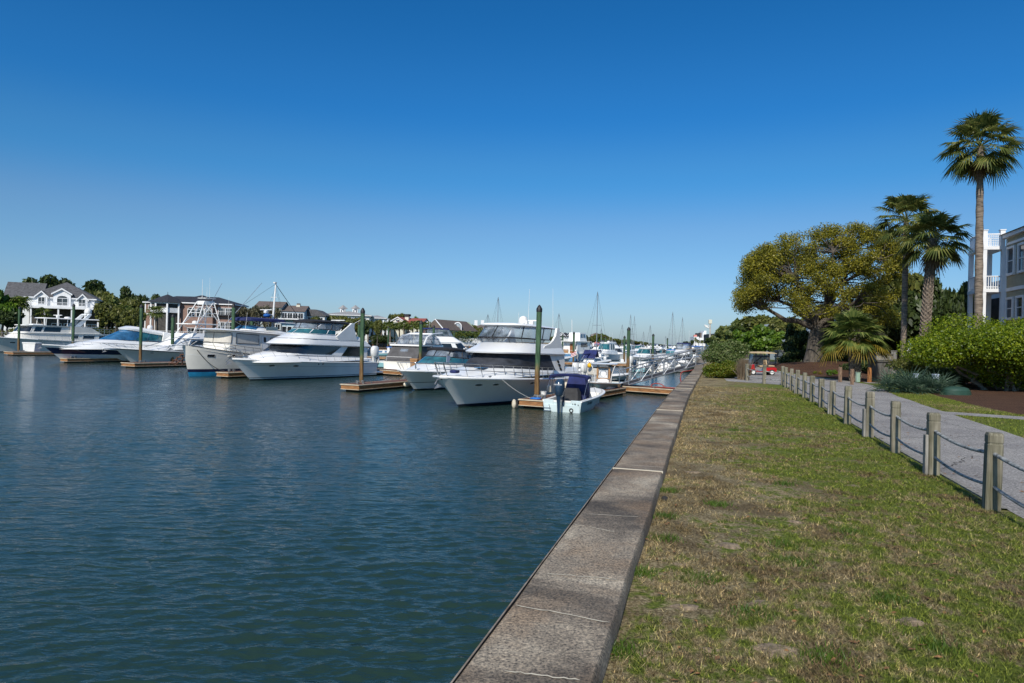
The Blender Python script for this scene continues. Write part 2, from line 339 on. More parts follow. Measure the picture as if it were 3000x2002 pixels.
def speckle(name, a, c, d, s1=60, s2=.8, bump=.5, dist=.01, rot=None, sc=(1, 1, 1)):
    m, nt, nd, lk, b = newmat(name); b.inputs['Roughness'].default_value = .95; b.inputs['Specular IOR Level'].default_value = .2
    mp = coords(nd, lk, sc, True); n1 = noise(nd, lk, mp, s1, 4, .7); n2 = noise(nd, lk, mp, s2, 4, .6)
    r1 = ramp(nd, [(.3, a), (.5, c), (.72, d)]); lk.new(n1.outputs[0], r1.inputs[0])
    r2 = ramp(nd, [(.3, (.72, .72, .74)), (.7, (1.12, 1.12, 1.1))]); lk.new(n2.outputs[0], r2.inputs[0])
    mu = nd.new('ShaderNodeMix'); mu.data_type = 'RGBA'; mu.blend_type = 'MULTIPLY'; mu.inputs[0].default_value = 1; lk.new(r1.outputs[0], mu.inputs[6]); lk.new(r2.outputs[0], mu.inputs[7]); lk.new(mu.outputs[2], b.inputs['Base Color'])
    bp = nd.new('ShaderNodeBump'); bp.inputs['Strength'].default_value = bump; bp.inputs['Distance'].default_value = dist; lk.new(n1.outputs[0], bp.inputs['Height']); lk.new(bp.outputs[0], b.inputs['Normal'])
speckle('path', (.10, .095, .09), (.29, .275, .26), (.60, .57, .53), 45, .7, .9, .02)
speckle('mulch', (.025, .013, .008), (.095, .048, .027), (.27, .15, .09), 30, 1.0, 1.0, .06)
speckle('far_ground', (.035, .06, .015), (.07, .10, .025), (.12, .13, .04), 3, .1)
speckle('asphalt', (.04, .04, .045), (.06, .06, .065), (.09, .09, .09), 80, .5)
speckle('bulkhead', (.14, .11, .08), (.24, .20, .16), (.34, .30, .25), 6, .5)
speckle('retaining', (.20, .19, .17), (.30, .29, .26), (.42, .40, .36), 20, .6)

def foliage(name, dark, midc, lite, tr=.4):
    m, nt, nd, lk, b = newmat(name); nd.remove(b); out = nd['Material Output']
    g = nd.new('ShaderNodeNewGeometry'); mp = coords(nd, lk, (1, 1, 1), True); n = noise(nd, lk, mp, .9, 2)
    ad = nd.new('ShaderNodeMath'); ad.operation = 'MULTIPLY_ADD'; ad.inputs[1].default_value = .55; lk.new(g.outputs['Random Per Island'], ad.inputs[0])
    m2 = nd.new('ShaderNodeMath'); m2.operation = 'MULTIPLY'; m2.inputs[1].default_value = .5; lk.new(n.outputs[0], m2.inputs[0]); lk.new(m2.outputs[0], ad.inputs[2])
    r = ramp(nd, [(.2, dark), (.5, midc), (.8, lite)]); lk.new(ad.outputs[0], r.inputs[0])
    d = nd.new('ShaderNodeBsdfDiffuse'); t = nd.new('ShaderNodeBsdfTranslucent'); gl = nd.new('ShaderNodeBsdfGlossy'); gl.inputs['Roughness'].default_value = .45
    x = nd.new('ShaderNodeMixShader'); x.inputs[0].default_value = tr; y = nd.new('ShaderNodeMixShader'); y.inputs[0].default_value = .025
    lk.new(r.outputs[0], d.inputs[0]); lk.new(r.outputs[0], t.inputs[0]); lk.new(d.outputs[0], x.inputs[1]); lk.new(t.outputs[0], x.inputs[2])
    lk.new(x.outputs[0], y.inputs[1]); lk.new(gl.outputs[0], y.inputs[2]); lk.new(y.outputs[0], out.inputs[0])
foliage('leaf_oak', (.055, .068, .013), (.19, .19, .02), (.39, .335, .03))
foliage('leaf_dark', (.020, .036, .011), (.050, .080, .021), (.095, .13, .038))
foliage('leaf_olive', (.055, .070, .018), (.12, .14, .030), (.22, .22, .055))
foliage('leaf_green', (.035, .085, .009), (.10, .19, .015), (.19, .29, .03))
foliage('leaf_bush', (.035, .070, .005), (.13, .20, .008), (.33, .38, .016))
foliage('leaf_far', (.065, .10, .028), (.13, .17, .045), (.23, .25, .075))
foliage('leaf_hedge', (.05, .10, .008), (.13, .19, .014), (.24, .20, .02))
foliage('leaf_oleander', (.042, .078, .017), (.10, .155, .034), (.24, .27, .11))
foliage('frond', (.045, .08, .017), (.115, .16, .032), (.25, .27, .07))
foliage('frond_tall', (.04, .068, .017), (.115, .145, .032), (.27, .265, .075))
foliage('frond_yellow', (.12, .10, .012), (.26, .20, .02), (.38, .27, .05))
foliage('frond_dead', (.07, .045, .022), (.16, .11, .06), (.26, .19, .11))
foliage('frond_blue', (.020, .050, .030), (.06, .11, .065), (.14, .20, .13))
foliage('reed', (.12, .09, .055), (.24, .18, .12), (.36, .29, .20))
foliage('leaf_twig', (.07, .065, .04), (.13, .12, .07), (.20, .19, .11))
# ------------------------------------------------------------------ the setting
WL = [(-2.2, -4), (-.22, 3.05), (1.26, 8.31), (3.37, 15.82), (5.0, 21.5), (7.9, 31.2), (11.53, 43.27), (15.4, 57), (28, 100), (60, 215), (106, 420), (150, 700)]
def off(L, d):
    out = []
    for i, p in enumerate(L):
        a = L[max(i - 1, 0)]; b = L[min(i + 1, len(L) - 1)]; dx, dy = b[0] - a[0], b[1] - a[1]; l = math.hypot(dx, dy)
        out.append((p[0] + dy / l * d, p[1] - dx / l * d))
    return out
WR = off(WL, .60)
def lerp_line(L, Y):
    for a, b in zip(L, L[1:]):
        if a[1] <= Y <= b[1]: return a[0] + (b[0] - a[0]) * (Y - a[1]) / (b[1] - a[1])
    return L[-1][0]
LS = [(-420, 60), (-200, 135), (-120, 160), (-86, 176), (-66, 214), (-42, 268), (-10, 310), (31, 420), (80, 560), (143, 698)]
def water_mesh():
    # near water is real wind ripple relief, a grid that gets coarser with distance; beyond it one flat sheet
    r_ = np.random.default_rng(17); NR, NC = 880, 760; Y0, Y1 = 2.2, 150.0
    yy = Y0 * (Y1 / Y0) ** (np.arange(NR) / (NR - 1)); dY = yy * (math.log(Y1 / Y0) / (NR - 1))
    wx_ = np.interp(yy, [p[1] for p in WL], [p[0] for p in WL]) + .3; lx_ = -1.05 * yy - 2
    u_ = (np.arange(NC) / (NC - 1))[None, :]; X = lx_[:, None] + (wx_ - lx_)[:, None] * u_; Yg = np.repeat(yy[:, None], NC, 1); Z = np.zeros_like(X)
    for k in range(64):
        lam = .085 * (.52 / .085) ** r_.random() if k % 9 else r_.uniform(.8, 1.6); an = r_.normal(0, .34) + (.10 if k % 2 else -.16); kx, ky = math.sin(an) * 2 * math.pi / lam, math.cos(an) * 2 * math.pi / lam
        amp = lam * (.0062 if k % 9 else .0016) * r_.uniform(.6, 1.4); fade = np.clip(1.6 - 4.2 * dY / lam, 0, 1)[:, None]
        ph = kx * X + ky * Yg + r_.uniform(0, 6.28) + .8 * np.sin(X * .31 + Yg * .17 + k) ; Z += amp * fade * (np.exp(np.sin(ph)) - 1.27)
    patch_ = .72 + .38 * np.sin(X * .23 + 1.3 * np.sin(Yg * .11)) * np.sin(Yg * .19 + .7 * np.sin(X * .15)); Z *= patch_
    Z *= np.clip((150 - Yg) / 30, 0, 1)
    V = np.stack([X, Yg, Z], 2).reshape(-1, 3); a = (np.arange(NR - 1)[:, None] * NC + np.arange(NC - 1)[None, :]).ravel(); F = np.stack([a, a + 1, a + NC + 1, a + NC], 1)
    ex = np.array([(-4000, 150, 0), (4000, 150, 0), (4000, 5000, 0), (-4000, 5000, 0), (-4000, -200, -.07), (4000, -200, -.07), (4000, 150, -.07), (-4000, 150, -.07)]); n0 = len(V)
    V = np.concatenate([V, ex]); F = np.concatenate([F, [[n0, n0 + 1, n0 + 2, n0 + 3], [n0 + 4, n0 + 5, n0 + 6, n0 + 7]]])
    me = bpy.data.meshes.new('water'); me.vertices.add(len(V)); me.vertices.foreach_set('co', V.astype(np.float32).ravel())
    me.loops.add(len(F) * 4); me.loops.foreach_set('vertex_index', F.astype(np.int32).ravel()); me.polygons.add(len(F)); me.polygons.foreach_set('loop_start', np.arange(0, len(F) * 4, 4, dtype=np.int32))
    me.polygons.foreach_set('use_smooth', np.ones(len(F), dtype=bool)); me.materials.append(M['water']); me.update(calc_edges=True); return link('water', me)
tag(water_mesh(), kind='structure')
mb = MB()
for a, b in zip(WR, WR[1:]): mb.poly([(a[0] - .02, a[1], GZ), (2500, a[1], GZ), (2500, b[1], GZ), (b[0] - .02, b[1], GZ)])
mb.poly([(-2500, 700, GZ), (2500, 700, GZ), (2500, 4500, GZ), (-2500, 4500, GZ)])
tag(mb.build('ground', M['lawn']), kind='structure')
mb = MB(); LZ = 1.9
for a, b in zip(LS, LS[1:]): mb.poly([(-2500, a[1], LZ), (a[0], a[1], LZ), (b[0], b[1], LZ), (-2500, b[1], LZ)])
mb.poly([(-2500, 698, LZ), (143, 698, LZ), (150, 705, LZ), (-2500, 705, LZ)])
tag(mb.build('left_bank', M['far_ground']), kind='structure')
mb = MB()
mb.loft([[(p[0], p[1], -1) for p in LS], [(p[0], p[1], LZ + .15) for p in LS], [(p[0] - .4, p[1], LZ + .15) for p in LS]], False)
tag(mb.build('bulkhead', M['bulkhead']), 'low brown bulkhead holding back the lawns along the far bank', 'wall')

# path, side path, far road
POSTS = [(5.11, 7.22), (5.69, 9.16), (6.26, 11.08), (6.84, 13.0), (7.50, 15.19), (8.16, 17.3), (8.79, 19.31), (9.36, 21.21), (9.87, 22.95), (10.45, 24.9), (11.05, 26.9), (11.6, 28.8), (12.14, 30.5)]
PL = [(2.7, -1.2)] + POSTS; PL = off(PL, .16)
def strip(mb, L, Rr, z):
    for i in range(len(L) - 1): mb.poly([(*L[i], z), (*Rr[i], z), (*Rr[i + 1], z), (*L[i + 1], z)])
RB = [(5.6, -1.2), (8.0, 7.0), (8.7, 9.2), (9.35, 11.1), (9.95, 13.0), (10.75, 15.2), (11.45, 17.3), (12.15, 19.3), (12.8, 21.2), (13.45, 22.9), (14.1, 24.9), (14.95, 26.9), (15.75, 28.8), (16.45, 30.5)]
mb = MB(); strip(mb, PL, RB, GZ + .006)
strip(mb, [(12.3, 30.5), (10.4, 32.9), (11.6, 37.5), (13.6, 44), (17.2, 56), (22, 72), (30, 100)], [(16.45, 30.5), (17.3, 32.9), (18.0, 37.5), (17.9, 42), (20.6, 56), (26.5, 72), (35, 100)], GZ + .006)
tag(mb.build('path', M['path']), kind='structure')
mb = MB(); mb.poly([(11.5, 18.2, GZ + .010), (19.4, 12.2, GZ + .010), (20.3, 13.2, GZ + .010), (12.0, 19.0, GZ + .010)])
mb.poly([(17.9, 34.2, GZ + .010), (20.5, 33.4, GZ + .010), (20.9, 34.6, GZ + .010), (18.2, 35.4, GZ + .010)])
tag(mb.build('side_path', M['path']), kind='structure')
mb = MB(); mb.poly([(22, 66, GZ + .014), (60, 66, GZ + .014), (60, 84, GZ + .014), (27, 84, GZ + .014)])
tag(mb.build('road', M['asphalt']), kind='structure')
mb = MB(); ed = off(POSTS, .10); ed2 = off(POSTS, .15)
for i in range(len(ed) - 1):
    mb.loft([[(*ed[i], GZ - .05), (*ed[i], GZ + .022), (*ed2[i], GZ + .022), (*ed2[i], GZ - .05)], [(*ed[i + 1], GZ - .05), (*ed[i + 1], GZ + .022), (*ed2[i + 1], GZ + .022), (*ed2[i + 1], GZ - .05)]])
tag(mb.build('path_edging', M['old_wood']), 'thin weathered timber edging between lawn and path under the rope fence', 'edging')

# hairline cracks and a cast joint or two across the path
simple('crack', (.05, .045, .04), .95)
for i_, (x0, y0, x1, y1) in enumerate(((7.2, 12.9, 9.6, 13.5), (8.6, 17.6, 11.5, 17.2), (9.8, 21.5, 12.9, 21.0), (6.1, 9.6, 7.4, 10.9), (10.6, 24.6, 13.2, 25.6), (12.4, 31.5, 16.0, 31.0), (9.9, 14.2, 10.3, 16.9))):
    rc_ = random.Random(i_); mb = MB(); n = 22; L_ = math.hypot(x1 - x0, y1 - y0); nx_, ny_ = -(y1 - y0) / L_, (x1 - x0) / L_; P_ = []
    for k in range(n + 1): j = rc_.uniform(-.05, .05) if 0 < k < n else 0; P_.append((x0 + (x1 - x0) * k / n + nx_ * j, y0 + (y1 - y0) * k / n + ny_ * j, rc_.uniform(.004, .010)))
    for a, c in zip(P_, P_[1:]): mb.poly([(a[0] - nx_ * a[2], a[1] - ny_ * a[2], GZ + .010), (c[0] - nx_ * c[2], c[1] - ny_ * c[2], GZ + .010), (c[0] + nx_ * c[2], c[1] + ny_ * c[2], GZ + .010), (a[0] + nx_ * a[2], a[1] + ny_ * a[2], GZ + .010)])
    tag(mb.build('path_crack', M['crack'], smooth=0), kind='structure')

# mulch beds, with a mound under the oak
def mound(x, y):
    h = .75 * math.exp(-(((x - 24.5) / 5.0) ** 2 + ((y - 52) / 6.0) ** 2))
    return GZ + .02 + h + .02 * math.sin(x * 2.1 + y) * math.sin(y * 1.7)
def bed(name, poly_left, x1, y0, y1, ny, nx=16):
    rows = []
    for j in range(ny + 1):
        y = y0 + (y1 - y0) * j / ny; xl = lerp_line(poly_left, y)
        rows.append([(xl + (x1 - xl) * (i / nx) ** 1.4, y, mound(xl + (x1 - xl) * (i / nx) ** 1.4, y) if i else GZ + .012) for i in range(nx + 1)])
    mb = MB(); mb.loft(rows, False)
    return tag(mb.build(name, M['mulch'], smooth=60), kind='structure')
bed('mulch_bed_oak', [(17.8, 35.5), (18.35, 38), (18.2, 42), (20.9, 56), (24, 66)], 46, 35.5, 65.5, 30)
bed('mulch_bed_bush', [(13.6, 17.2), (14.0, 19.5), (14.7, 22), (15.9, 25.5), (17.0, 28), (18.4, 31), (19.2, 33.3)], 40, 17.2, 33.3, 24)

# ------------------------------------------------------------------ seawall
CT = GZ + .13
wall = thing('seawall', 'long stained concrete seawall with cracked grey and rust brown top between water and lawn', 'wall', (0, 0, 0))
def resample(L, step):
    out = []
    for a, b in zip(L, L[1:]):
        n = max(1, int(math.hypot(b[0] - a[0], b[1] - a[1]) / step))
        for k in range(n): out.append((a[0] + (b[0] - a[0]) * k / n, a[1] + (b[1] - a[1]) * k / n))
    return out + [L[-1]]
near = [p for p in WL if p[1] < 60]
joints = [-4, 8.36, 16.1, 24.5, 33, 41.5, 57]
wl_x = lambda Y: lerp_line(WL, Y)
for a, b in zip(joints, joints[1:]):
    n = max(4, int((b - a) / .6)); rings = []
    for k in range(n + 1):
        Y = a + .008 + (b - a - .016) * k / n; x = wl_x(Y); j = random.uniform(-.007, .007)
        if k in (0, n): j = 0
        d = (.96, -.28); P = lambda t, z: (x + d[0] * t + j, Y + d[1] * t, z)
        rings.append([P(0, CT - .30), P(0, CT - .015), P(.015, CT), P(.30, CT + .002), P(.585, CT), P(.60, CT - .02), P(.60, CT - .30)])
    mb = MB(); mb.loft(rings, False, True, True); mb.build('concrete_cap', M['seawall'], wall, smooth=40)
mb = MB(); far = [p for p in WL if p[1] >= 57]
fr = off(far, .6); mb.loft([[(p[0], p[1], -1.5) for p in far], [(p[0], p[1], CT) for p in far], [(p[0], p[1], CT) for p in fr], [(p[0], p[1], GZ - .1) for p in fr]], False)
mb.build('far_wall', M['seawall'], wall)
mb = MB(); q = off(near, .04); q2 = off(near, .54)
mb.loft([[(p[0], p[1], -1.5) for p in q], [(p[0], p[1], CT - .30) for p in q], [(p[0], p[1], CT - .30) for p in q2], [(p[0], p[1], GZ - .4) for p in q2]], False)
mb.build('wall_body', M['seawall'], wall)
# sealed cracks: pale filler lines across the cap, given by their two ends in the photo
m, nt, nd, lk, b = newmat('filler'); b.inputs['Roughness'].default_value = .9; b.inputs['Base Color'].default_value = (.58, .52, .40, 1)
cr = [((1478, 1965), (1700, 1993)), ((1510, 1772), (1787, 1823)), ((1602, 1680), (1806, 1697)), ((1722, 1543), (1800, 1558)), ((1725, 1506), (1878, 1515)), ((1890, 1251), (1930, 1254)), ((1912, 1237), (1985, 1240)), ((1838, 1363), (1935, 1368)), ((1683, 1537), (1712, 1541))]
rnd = random.Random(3)
for (p0, p1) in cr:
    mb = MB()
    A = onz(*p0, CT + .0055); B = onz(*p1, CT + .0055); n = 14; d = (B - A); w0 = d.cross(Vector((0, 0, 1))).normalized(); pts = []
    for k in range(n + 1):
        t = k / n; j = rnd.uniform(-.008, .008) if 0 < k < n else 0
        pts.append((A + d * t + w0 * j, rnd.uniform(.0025, .006) * (1 if 0 < k < n else .3)))
    for (a, wa), (c, wb) in zip(pts, pts[1:]): mb.poly([a - w0 * wa, c - w0 * wb, c + w0 * wb, a + w0 * wa])
    mb.build('crack_filler', M['filler'], wall, smooth=0)
for Y in joints[1:-1]:
    mb = MB(); x = wl_x(Y); mb.box((x + .3 * .96, Y - .084, CT - .1), (.60, .03, .215), rz=-.285); mb.build('mortar_joint', M['filler'], wall)
# thin pale drip edge on the water side
mb = MB(); e0 = off(resample([p for p in WL if p[1] < 44], 1.0), -.008); e1 = off(resample([p for p in WL if p[1] < 44], 1.0), .0015)
mb.loft([[(*p, CT - .05) for p in e0], [(*p, CT + .003) for p in e0], [(*p, CT + .004) for p in e1]], False)
mb.build('pale_edge', M['bulkhead'], wall)

# ------------------------------------------------------------------ rope fence
fence = thing('rope_fence', 'weathered timber post and double rope fence between lawn and path', 'fence', (POSTS[0][0], POSTS[0][1], GZ))
FP = [(3.98, 3.3), (4.55, 5.25)] + POSTS + [tuple(onz(2238, 1125, GZ))[:2], tuple(onz(2188, 1116, GZ))[:2]]
O = Vector(fence.location)
for i, (x, y) in enumerate(FP):
    rz = -.285 if i < 15 else .1; rnd = random.Random(i); lean = rnd.uniform(-.022, .022); w = .138 + rnd.uniform(-.006, .006); H = .84 + rnd.uniform(-.03, .04); rz += rnd.uniform(-.07, .07)
    mb = MB(); rings = []
    c = Vector((x, y, GZ)) - O
    for z, k in ((-.1, 1), (.0, 1), (H - .125, 1), (H - .12, .93), (H - .105, .93), (H - .10, 1), (H - .03, 1), (H, .86)):
        q = []; h = w / 2 * k; e = h * .82
        for a, b_ in ((h, -e), (h, e), (e, h), (-e, h), (-h, e), (-h, -e), (-e, -h), (e, -h)):
            q.append((c.x + (a + lean * z) * math.cos(rz) - b_ * math.sin(rz), c.y + a * math.sin(rz) + b_ * math.cos(rz), z))
        rings.append(q)
    mb.loft(rings, True, True, True)
    mb.build('fence_post', M['post_wood'], fence, smooth=0)
    if i in (3, 5, 7, 11):
        mb = MB(); a = -.092; mb.box((c.x + a * math.cos(rz), c.y + a * math.sin(rz), .26), (.04, .11, .56), rz=rz, bev=.008); mb.build('side_cleat', M['old_wood'], fence)
for hz, rr in ((.60, .021), (.255, .017)):
    mb = MB(); path = []
    for i, (a, b_) in enumerate(zip(FP, FP[1:])):
        sag = .055 if i < 14 else .05
        for k in range(9):
            t = k / 9; path.append((a[0] + (b_[0] - a[0]) * t - O.x, a[1] + (b_[1] - a[1]) * t - O.y, hz - sag * 4 * t * (1 - t)))
    path.append((FP[-1][0] - O.x, FP[-1][1] - O.y, hz))
    mb.tube(path, rr, 8); mb.build('rope', M['rope_grey'], fence, smooth=60)

# ------------------------------------------------------------------ grass blades on the near lawn
rg = np.random.default_rng(5)
fl = [(2.0, -3)] + POSTS
def blades(name, X, Y, h, w, tall=1.0, lean=.6, mat='blade'):
    n = len(X); a = rg.uniform(0, 2 * np.pi, n); l = rg.uniform(.1, lean, n) * h; la = rg.uniform(0, 2 * np.pi, n)
    dx, dy = np.cos(a) * w / 2, np.sin(a) * w / 2; z0 = np.full(n, GZ + .001)
    V = np.empty((n, 3, 3)); V[:, 0] = np.stack([X - dx, Y - dy, z0], 1); V[:, 1] = np.stack([X + dx, Y + dy, z0], 1)
    V[:, 2] = np.stack([X + np.cos(la) * l, Y + np.sin(la) * l, z0 + h], 1)
    return np_mesh(name, V.reshape(-1, 3), 3, M[mat])
N = 30000; Y = 2.3 * (28 / 2.3) ** rg.random(N); u = rg.random(N)      # tufts of a dozen blades that fan outward
wx = np.interp(Y, [p[1] for p in WR], [p[0] for p in WR]) + .03; fx = np.interp(Y, [p[1] for p in fl], [p[0] for p in fl]) + .05
X = wx + (fx - wx) * u; keep = X / Y < .80; X, Y = X[keep], Y[keep]
bare = sum(np.sin(X * fx_ + ph_) * np.sin(Y * fy_ + ph_ * 2) for fx_, fy_, ph_ in ((2.1, 1.7, .3), (3.7, 2.9, 1.9), (5.9, 6.7, 4.0), (1.1, .8, 2.2))) - (X - .29 * Y - .5) * .35
keep = rg.random(len(X)) > np.clip((bare - .35) * 1.4, 0, .88); X, Y = X[keep], Y[keep]
K = 12; big_ = np.repeat(rg.uniform(.5, 1.5, len(X)) ** 1.5, K); a_ = rg.uniform(0, 6.28, len(X) * K); q_ = np.abs(rg.normal(0, .018, len(X) * K)) * big_ * (1 + np.repeat(Y, K) * .05)
X = np.repeat(X, K) + np.cos(a_) * q_; Y = np.repeat(Y, K) + np.sin(a_) * q_
wx = np.interp(Y, [p[1] for p in WR], [p[0] for p in WR]) + .01; k_ = X > wx; X, Y, big_ = X[k_], Y[k_], big_[k_]
tag(blades('lawn_grass', X, Y, rg.uniform(.010, .030, len(X)) * big_, .003 + Y * .0006, lean=1.6), 'short patchy green and straw coloured grass between seawall and rope fence', 'grass', kind='stuff')
cl = [(1945, 1515), (1945, 1582), (1815, 1910), (2298, 1420), (2300, 1600), (2150, 1262), (2330, 1650), (2600, 1760), (2050, 1700), (2750, 1900), (2480, 1560), (1870, 1680), (2200, 1800), (2420, 1930), (1960, 1440), (2100, 1480)]
XX, YY = [], []
for px, py in cl:
    p = onz(px, py, GZ); k = 260; XX.append(rg.normal(p.x, .07, k)); YY.append(rg.normal(p.y, .06, k))
XX = np.concatenate(XX); YY = np.concatenate(YY)
foliage('weed', (.04, .085, .01), (.08, .15, .016), (.13, .21, .03))
tag(blades('weed_tufts', XX, YY, rg.uniform(.02, .055, len(XX)), np.full(len(XX), .007), lean=1.2, mat='weed'), 'brighter green weed tufts scattered over the patchy lawn', 'weeds', kind='stuff')
N = 60000; Y = rg.uniform(11, 31, N); lx = np.interp(Y, [p[1] for p in RB], [p[0] for p in RB]); rx = np.interp(Y, [17.2, 19.5, 22, 25.5, 28, 31], [13.6, 14, 14.7, 15.9, 17, 18.4]) + np.where(Y < 17.2, 6, 0)
X = lx + (rx - lx) * rg.random(N)
cut = (Y < 18.8) & (np.abs((X - 11.8) * .6 + (Y - 18.6) * .79) < .62); X, Y = X[~cut], Y[~cut]
tag(blades('verge_grass', X, Y, rg.uniform(.02, .05, len(X)), np.full(len(X), .014)), 'green grass verge between the path and the mulch bed', 'grass', kind='stuff')
def scatter(name, lab, cat, n, area, size, mat, seed):      # small curled dead leaves lying about
    g_ = np.random.default_rng(seed); X, Y = area(g_, n); z = np.full(len(X), GZ + .018); k = len(X); a = g_.uniform(0, 6.28, k); s_ = size * g_.uniform(.6, 1.4, k)
    t = g_.normal(0, .35, (k, 2)); dx, dy = np.cos(a) * s_, np.sin(a) * s_
    V = np.stack([np.stack([X - dx, Y - dy, z - t[:, 0] * s_ * .3], 1), np.stack([X + dy * .45, Y - dx * .45, z + t[:, 1] * s_ * .3 + .004], 1), np.stack([X + dx, Y + dy, z + t[:, 0] * s_ * .3], 1), np.stack([X - dy * .45, Y + dx * .45, z - t[:, 1] * s_ * .3 + .004], 1)], 1)
    return tag(np_mesh(name, V.reshape(-1, 3), 4, M[mat]), lab, cat, kind='stuff')
simple('dead_leaf', (.24, .12, .045), .8, var=.3, vs=30, world=True)
def lawn_area(g_, n):
    Y = 2.6 * (28 / 2.6) ** g_.random(n); w0 = np.interp(Y, [p[1] for p in WR], [p[0] for p in WR]); f0 = np.interp(Y, [p[1] for p in fl], [p[0] for p in fl]); return w0 + (f0 - w0) * g_.random(n), Y
def path_area(g_, n):
    Y = 6 + 24 * g_.random(n); a0 = np.interp(Y, [p[1] for p in PL], [p[0] for p in PL]); b0 = np.interp(Y, [p[1] for p in RB], [p[0] for p in RB]); return a0 + (b0 - a0) * g_.random(n) ** np.where(g_.random(n) < .6, 3, 1), Y
scatter('leaf_litter', 'fallen brown leaves scattered over the patchy lawn', 'leaves', 520, lawn_area, .022, 'dead_leaf', 3)
scatter('leaf_litter', 'fallen brown leaves and bits of mulch scattered on the grey path', 'leaves', 420, path_area, .028, 'dead_leaf', 4)
m_ = simple('sand', (.24, .18, .115), .95, var=.3, vs=20, bump=1.0, bs=60)
for (px, py, w_) in ((2668, 1822, .10), (2080, 1905, .06), (2275, 1908, .13), (2300, 1918, .08), (2030, 1385, .10), (2330, 1530, .07), (2135, 1600, .12), (1992, 1655, .05), (2500, 1425, .10), (2010, 1780, .09), (2235, 1770, .09)):
    p = onz(px, py, GZ); mb = MB(); mb.loft([[(w_ * k * (1 + .25 * math.sin(3 * a + px)) * math.cos(a), w_ * .7 * k * (1 + .2 * math.sin(2 * a + py)) * math.sin(a), z_ * w_) for a in [q * math.pi / 8 for q in range(16)]] for k, z_ in ((1, -.02), (.8, .07), (.5, .13), (.15, .16), (.01, .165))]); tag(mb.build('sand_mound', M['sand'], smooth=60, loc=p), 'low pale mound of bare sand in the patchy lawn', 'sand mound', 'bare sand mounds in the lawn')
mb = MB(); p = onz(1947, 1467, GZ); mb.lathe([(.0, 0), (.035, 0), (.035, .03), (.02, .045), (0, .05)], (0, 0, 0), 12)
tag(mb.build('sprinkler_head', M['rubber'], loc=p), 'small black sprinkler head in the grass beside the seawall', 'sprinkler')

# ------------------------------------------------------------------ docks
U = Vector((math.cos(R(65)), math.sin(R(65)), 0)); DZ = .5
def dock(name, label, p, ang, L, w, group=None, pieces=True):
    """p = centre of the near end, ang = direction of the far end"""
    t = thing(name, label, 'dock', (p[0], p[1], 0), ang, group)
    mb = MB(); mb.box((L / 2, 0, DZ - .02), (L, w - .06, .05)); mb.build('deck_boards', M['dock_deck'], t)
    mb = MB()
    for s in (-1, 1): mb.box((L / 2, s * (w / 2 - .03), DZ - .18), (L, .06, .30))
    mb.box((-.03, 0, DZ - .18), (.06, w, .30)); mb.box((L + .03, 0, DZ - .18), (.06, w, .30)); mb.build('fascia', M['dock_fascia'], t)
    mb = MB()
    for s in (-1, 1): mb.box((L / 2 - .05, s * (w / 2 + .012), DZ - .03), (L + .2, .05, .075), bev=.015)
    mb.box((-.09, 0, DZ - .03), (.05, w + .06, .075), bev=.015)
    for s in (-1, 1): mb.box((L / 2 - .05, s * (w / 2 + .008), DZ - .34), (L + .1, .03, .035))
    mb.box((-.075, 0, DZ - .34), (.03, w + .04, .035)); mb.build('rub_strip', M['dock_strip'], t)
    mb = MB(); k = max(2, int(L / 2.2))
    for i in range(k): mb.box(((i + .5) * L / k, 0, -.02), (L / k * .72, w * .86, .56))
    mb.build('float', M['float_black'], t)
    for q in ([1.6, L * .45, L * .8] if pieces else []):
        for s in (-1, 1):
            mb = MB(); mb.box((q, s * (w / 2 - .16), DZ + .05), (.07, .05, .07)); mb.tube([(q - .13, s * (w / 2 - .16), DZ + .10), (q + .13, s * (w / 2 - .16), DZ + .10)], .02, 6); mb.build('cleat', M['galvanised'], t)
    return t
def guide(t, x, y=0):
    mb = MB()
    for dx, dy in ((-.26, 0), (.26, 0), (0, .26), (0, -.26)):
        mb.box((x + dx, y + dy, DZ + .17), (.07 if dx else .30, .07 if dy else .30, .06)); mb.box((x + dx * 1.05, y + dy * 1.05, DZ + .09), (.10, .10, .26))
    mb.build('pile_guide', M['galvanised'], t)
EA = (1.2, 37.85); EB = (-10.95, 46.6); EC = (-24.3, 57.6); ED = (-39.7, 70.8); EE = (-51.2, 78.2); EF = (-70.8, 96.2)
A65 = R(65)
d1 = dock('finger_dock', 'brown finger dock under the tall centre pile, blue line coiled on its end', EA, R(63), 14.5, 1.55, 'finger docks along the near row')
guide(d1, 1.0); mb = MB()
for i in range(5): mb.tube([(.35 + .05 * i + .13 * math.cos(a), .0 + .3 * math.sin(a), DZ + .03 + .012 * i) for a in [k * .6 for k in range(11)]], .018, 5, True)
d2 = dock('finger_dock', 'brown finger dock between the flybridge yacht and the white express cruiser', EB, R(66), 15, 1.5, 'finger docks along the near row'); guide(d2, 1.1)
d3 = dock('finger_dock', 'short visible finger dock end between the trawler bow and the flybridge yacht', EC, A65, 14, 1.35, 'finger docks along the near row'); guide(d3, .9)
d4 = dock('finger_dock', 'finger dock with brown boarding steps beside the trawler', ED, A65, 15, 2.1, 'finger docks along the near row'); guide(d4, 1.6)
d5 = dock('finger_dock', 'finger dock mostly hidden by the bow of the navy blue express cruiser', EE, A65, 14, 1.3, 'finger docks along the near row'); guide(d5, 1.0)
d6 = dock('finger_dock', 'finger dock at the left edge of the marina with a white dock box', EF, R(60), 15, 2.6, 'finger docks along the near row'); guide(d6, 1.6)
mb2 = tag(mb.build('coiled_line', M['canvas_blue']), 'blue mooring line coiled on the end of the centre finger dock', 'rope'); mb2.location = (EA[0], EA[1], 0); mb2.rotation_euler = (0, 0, R(63))
MA = math.atan2(.61, -.79)
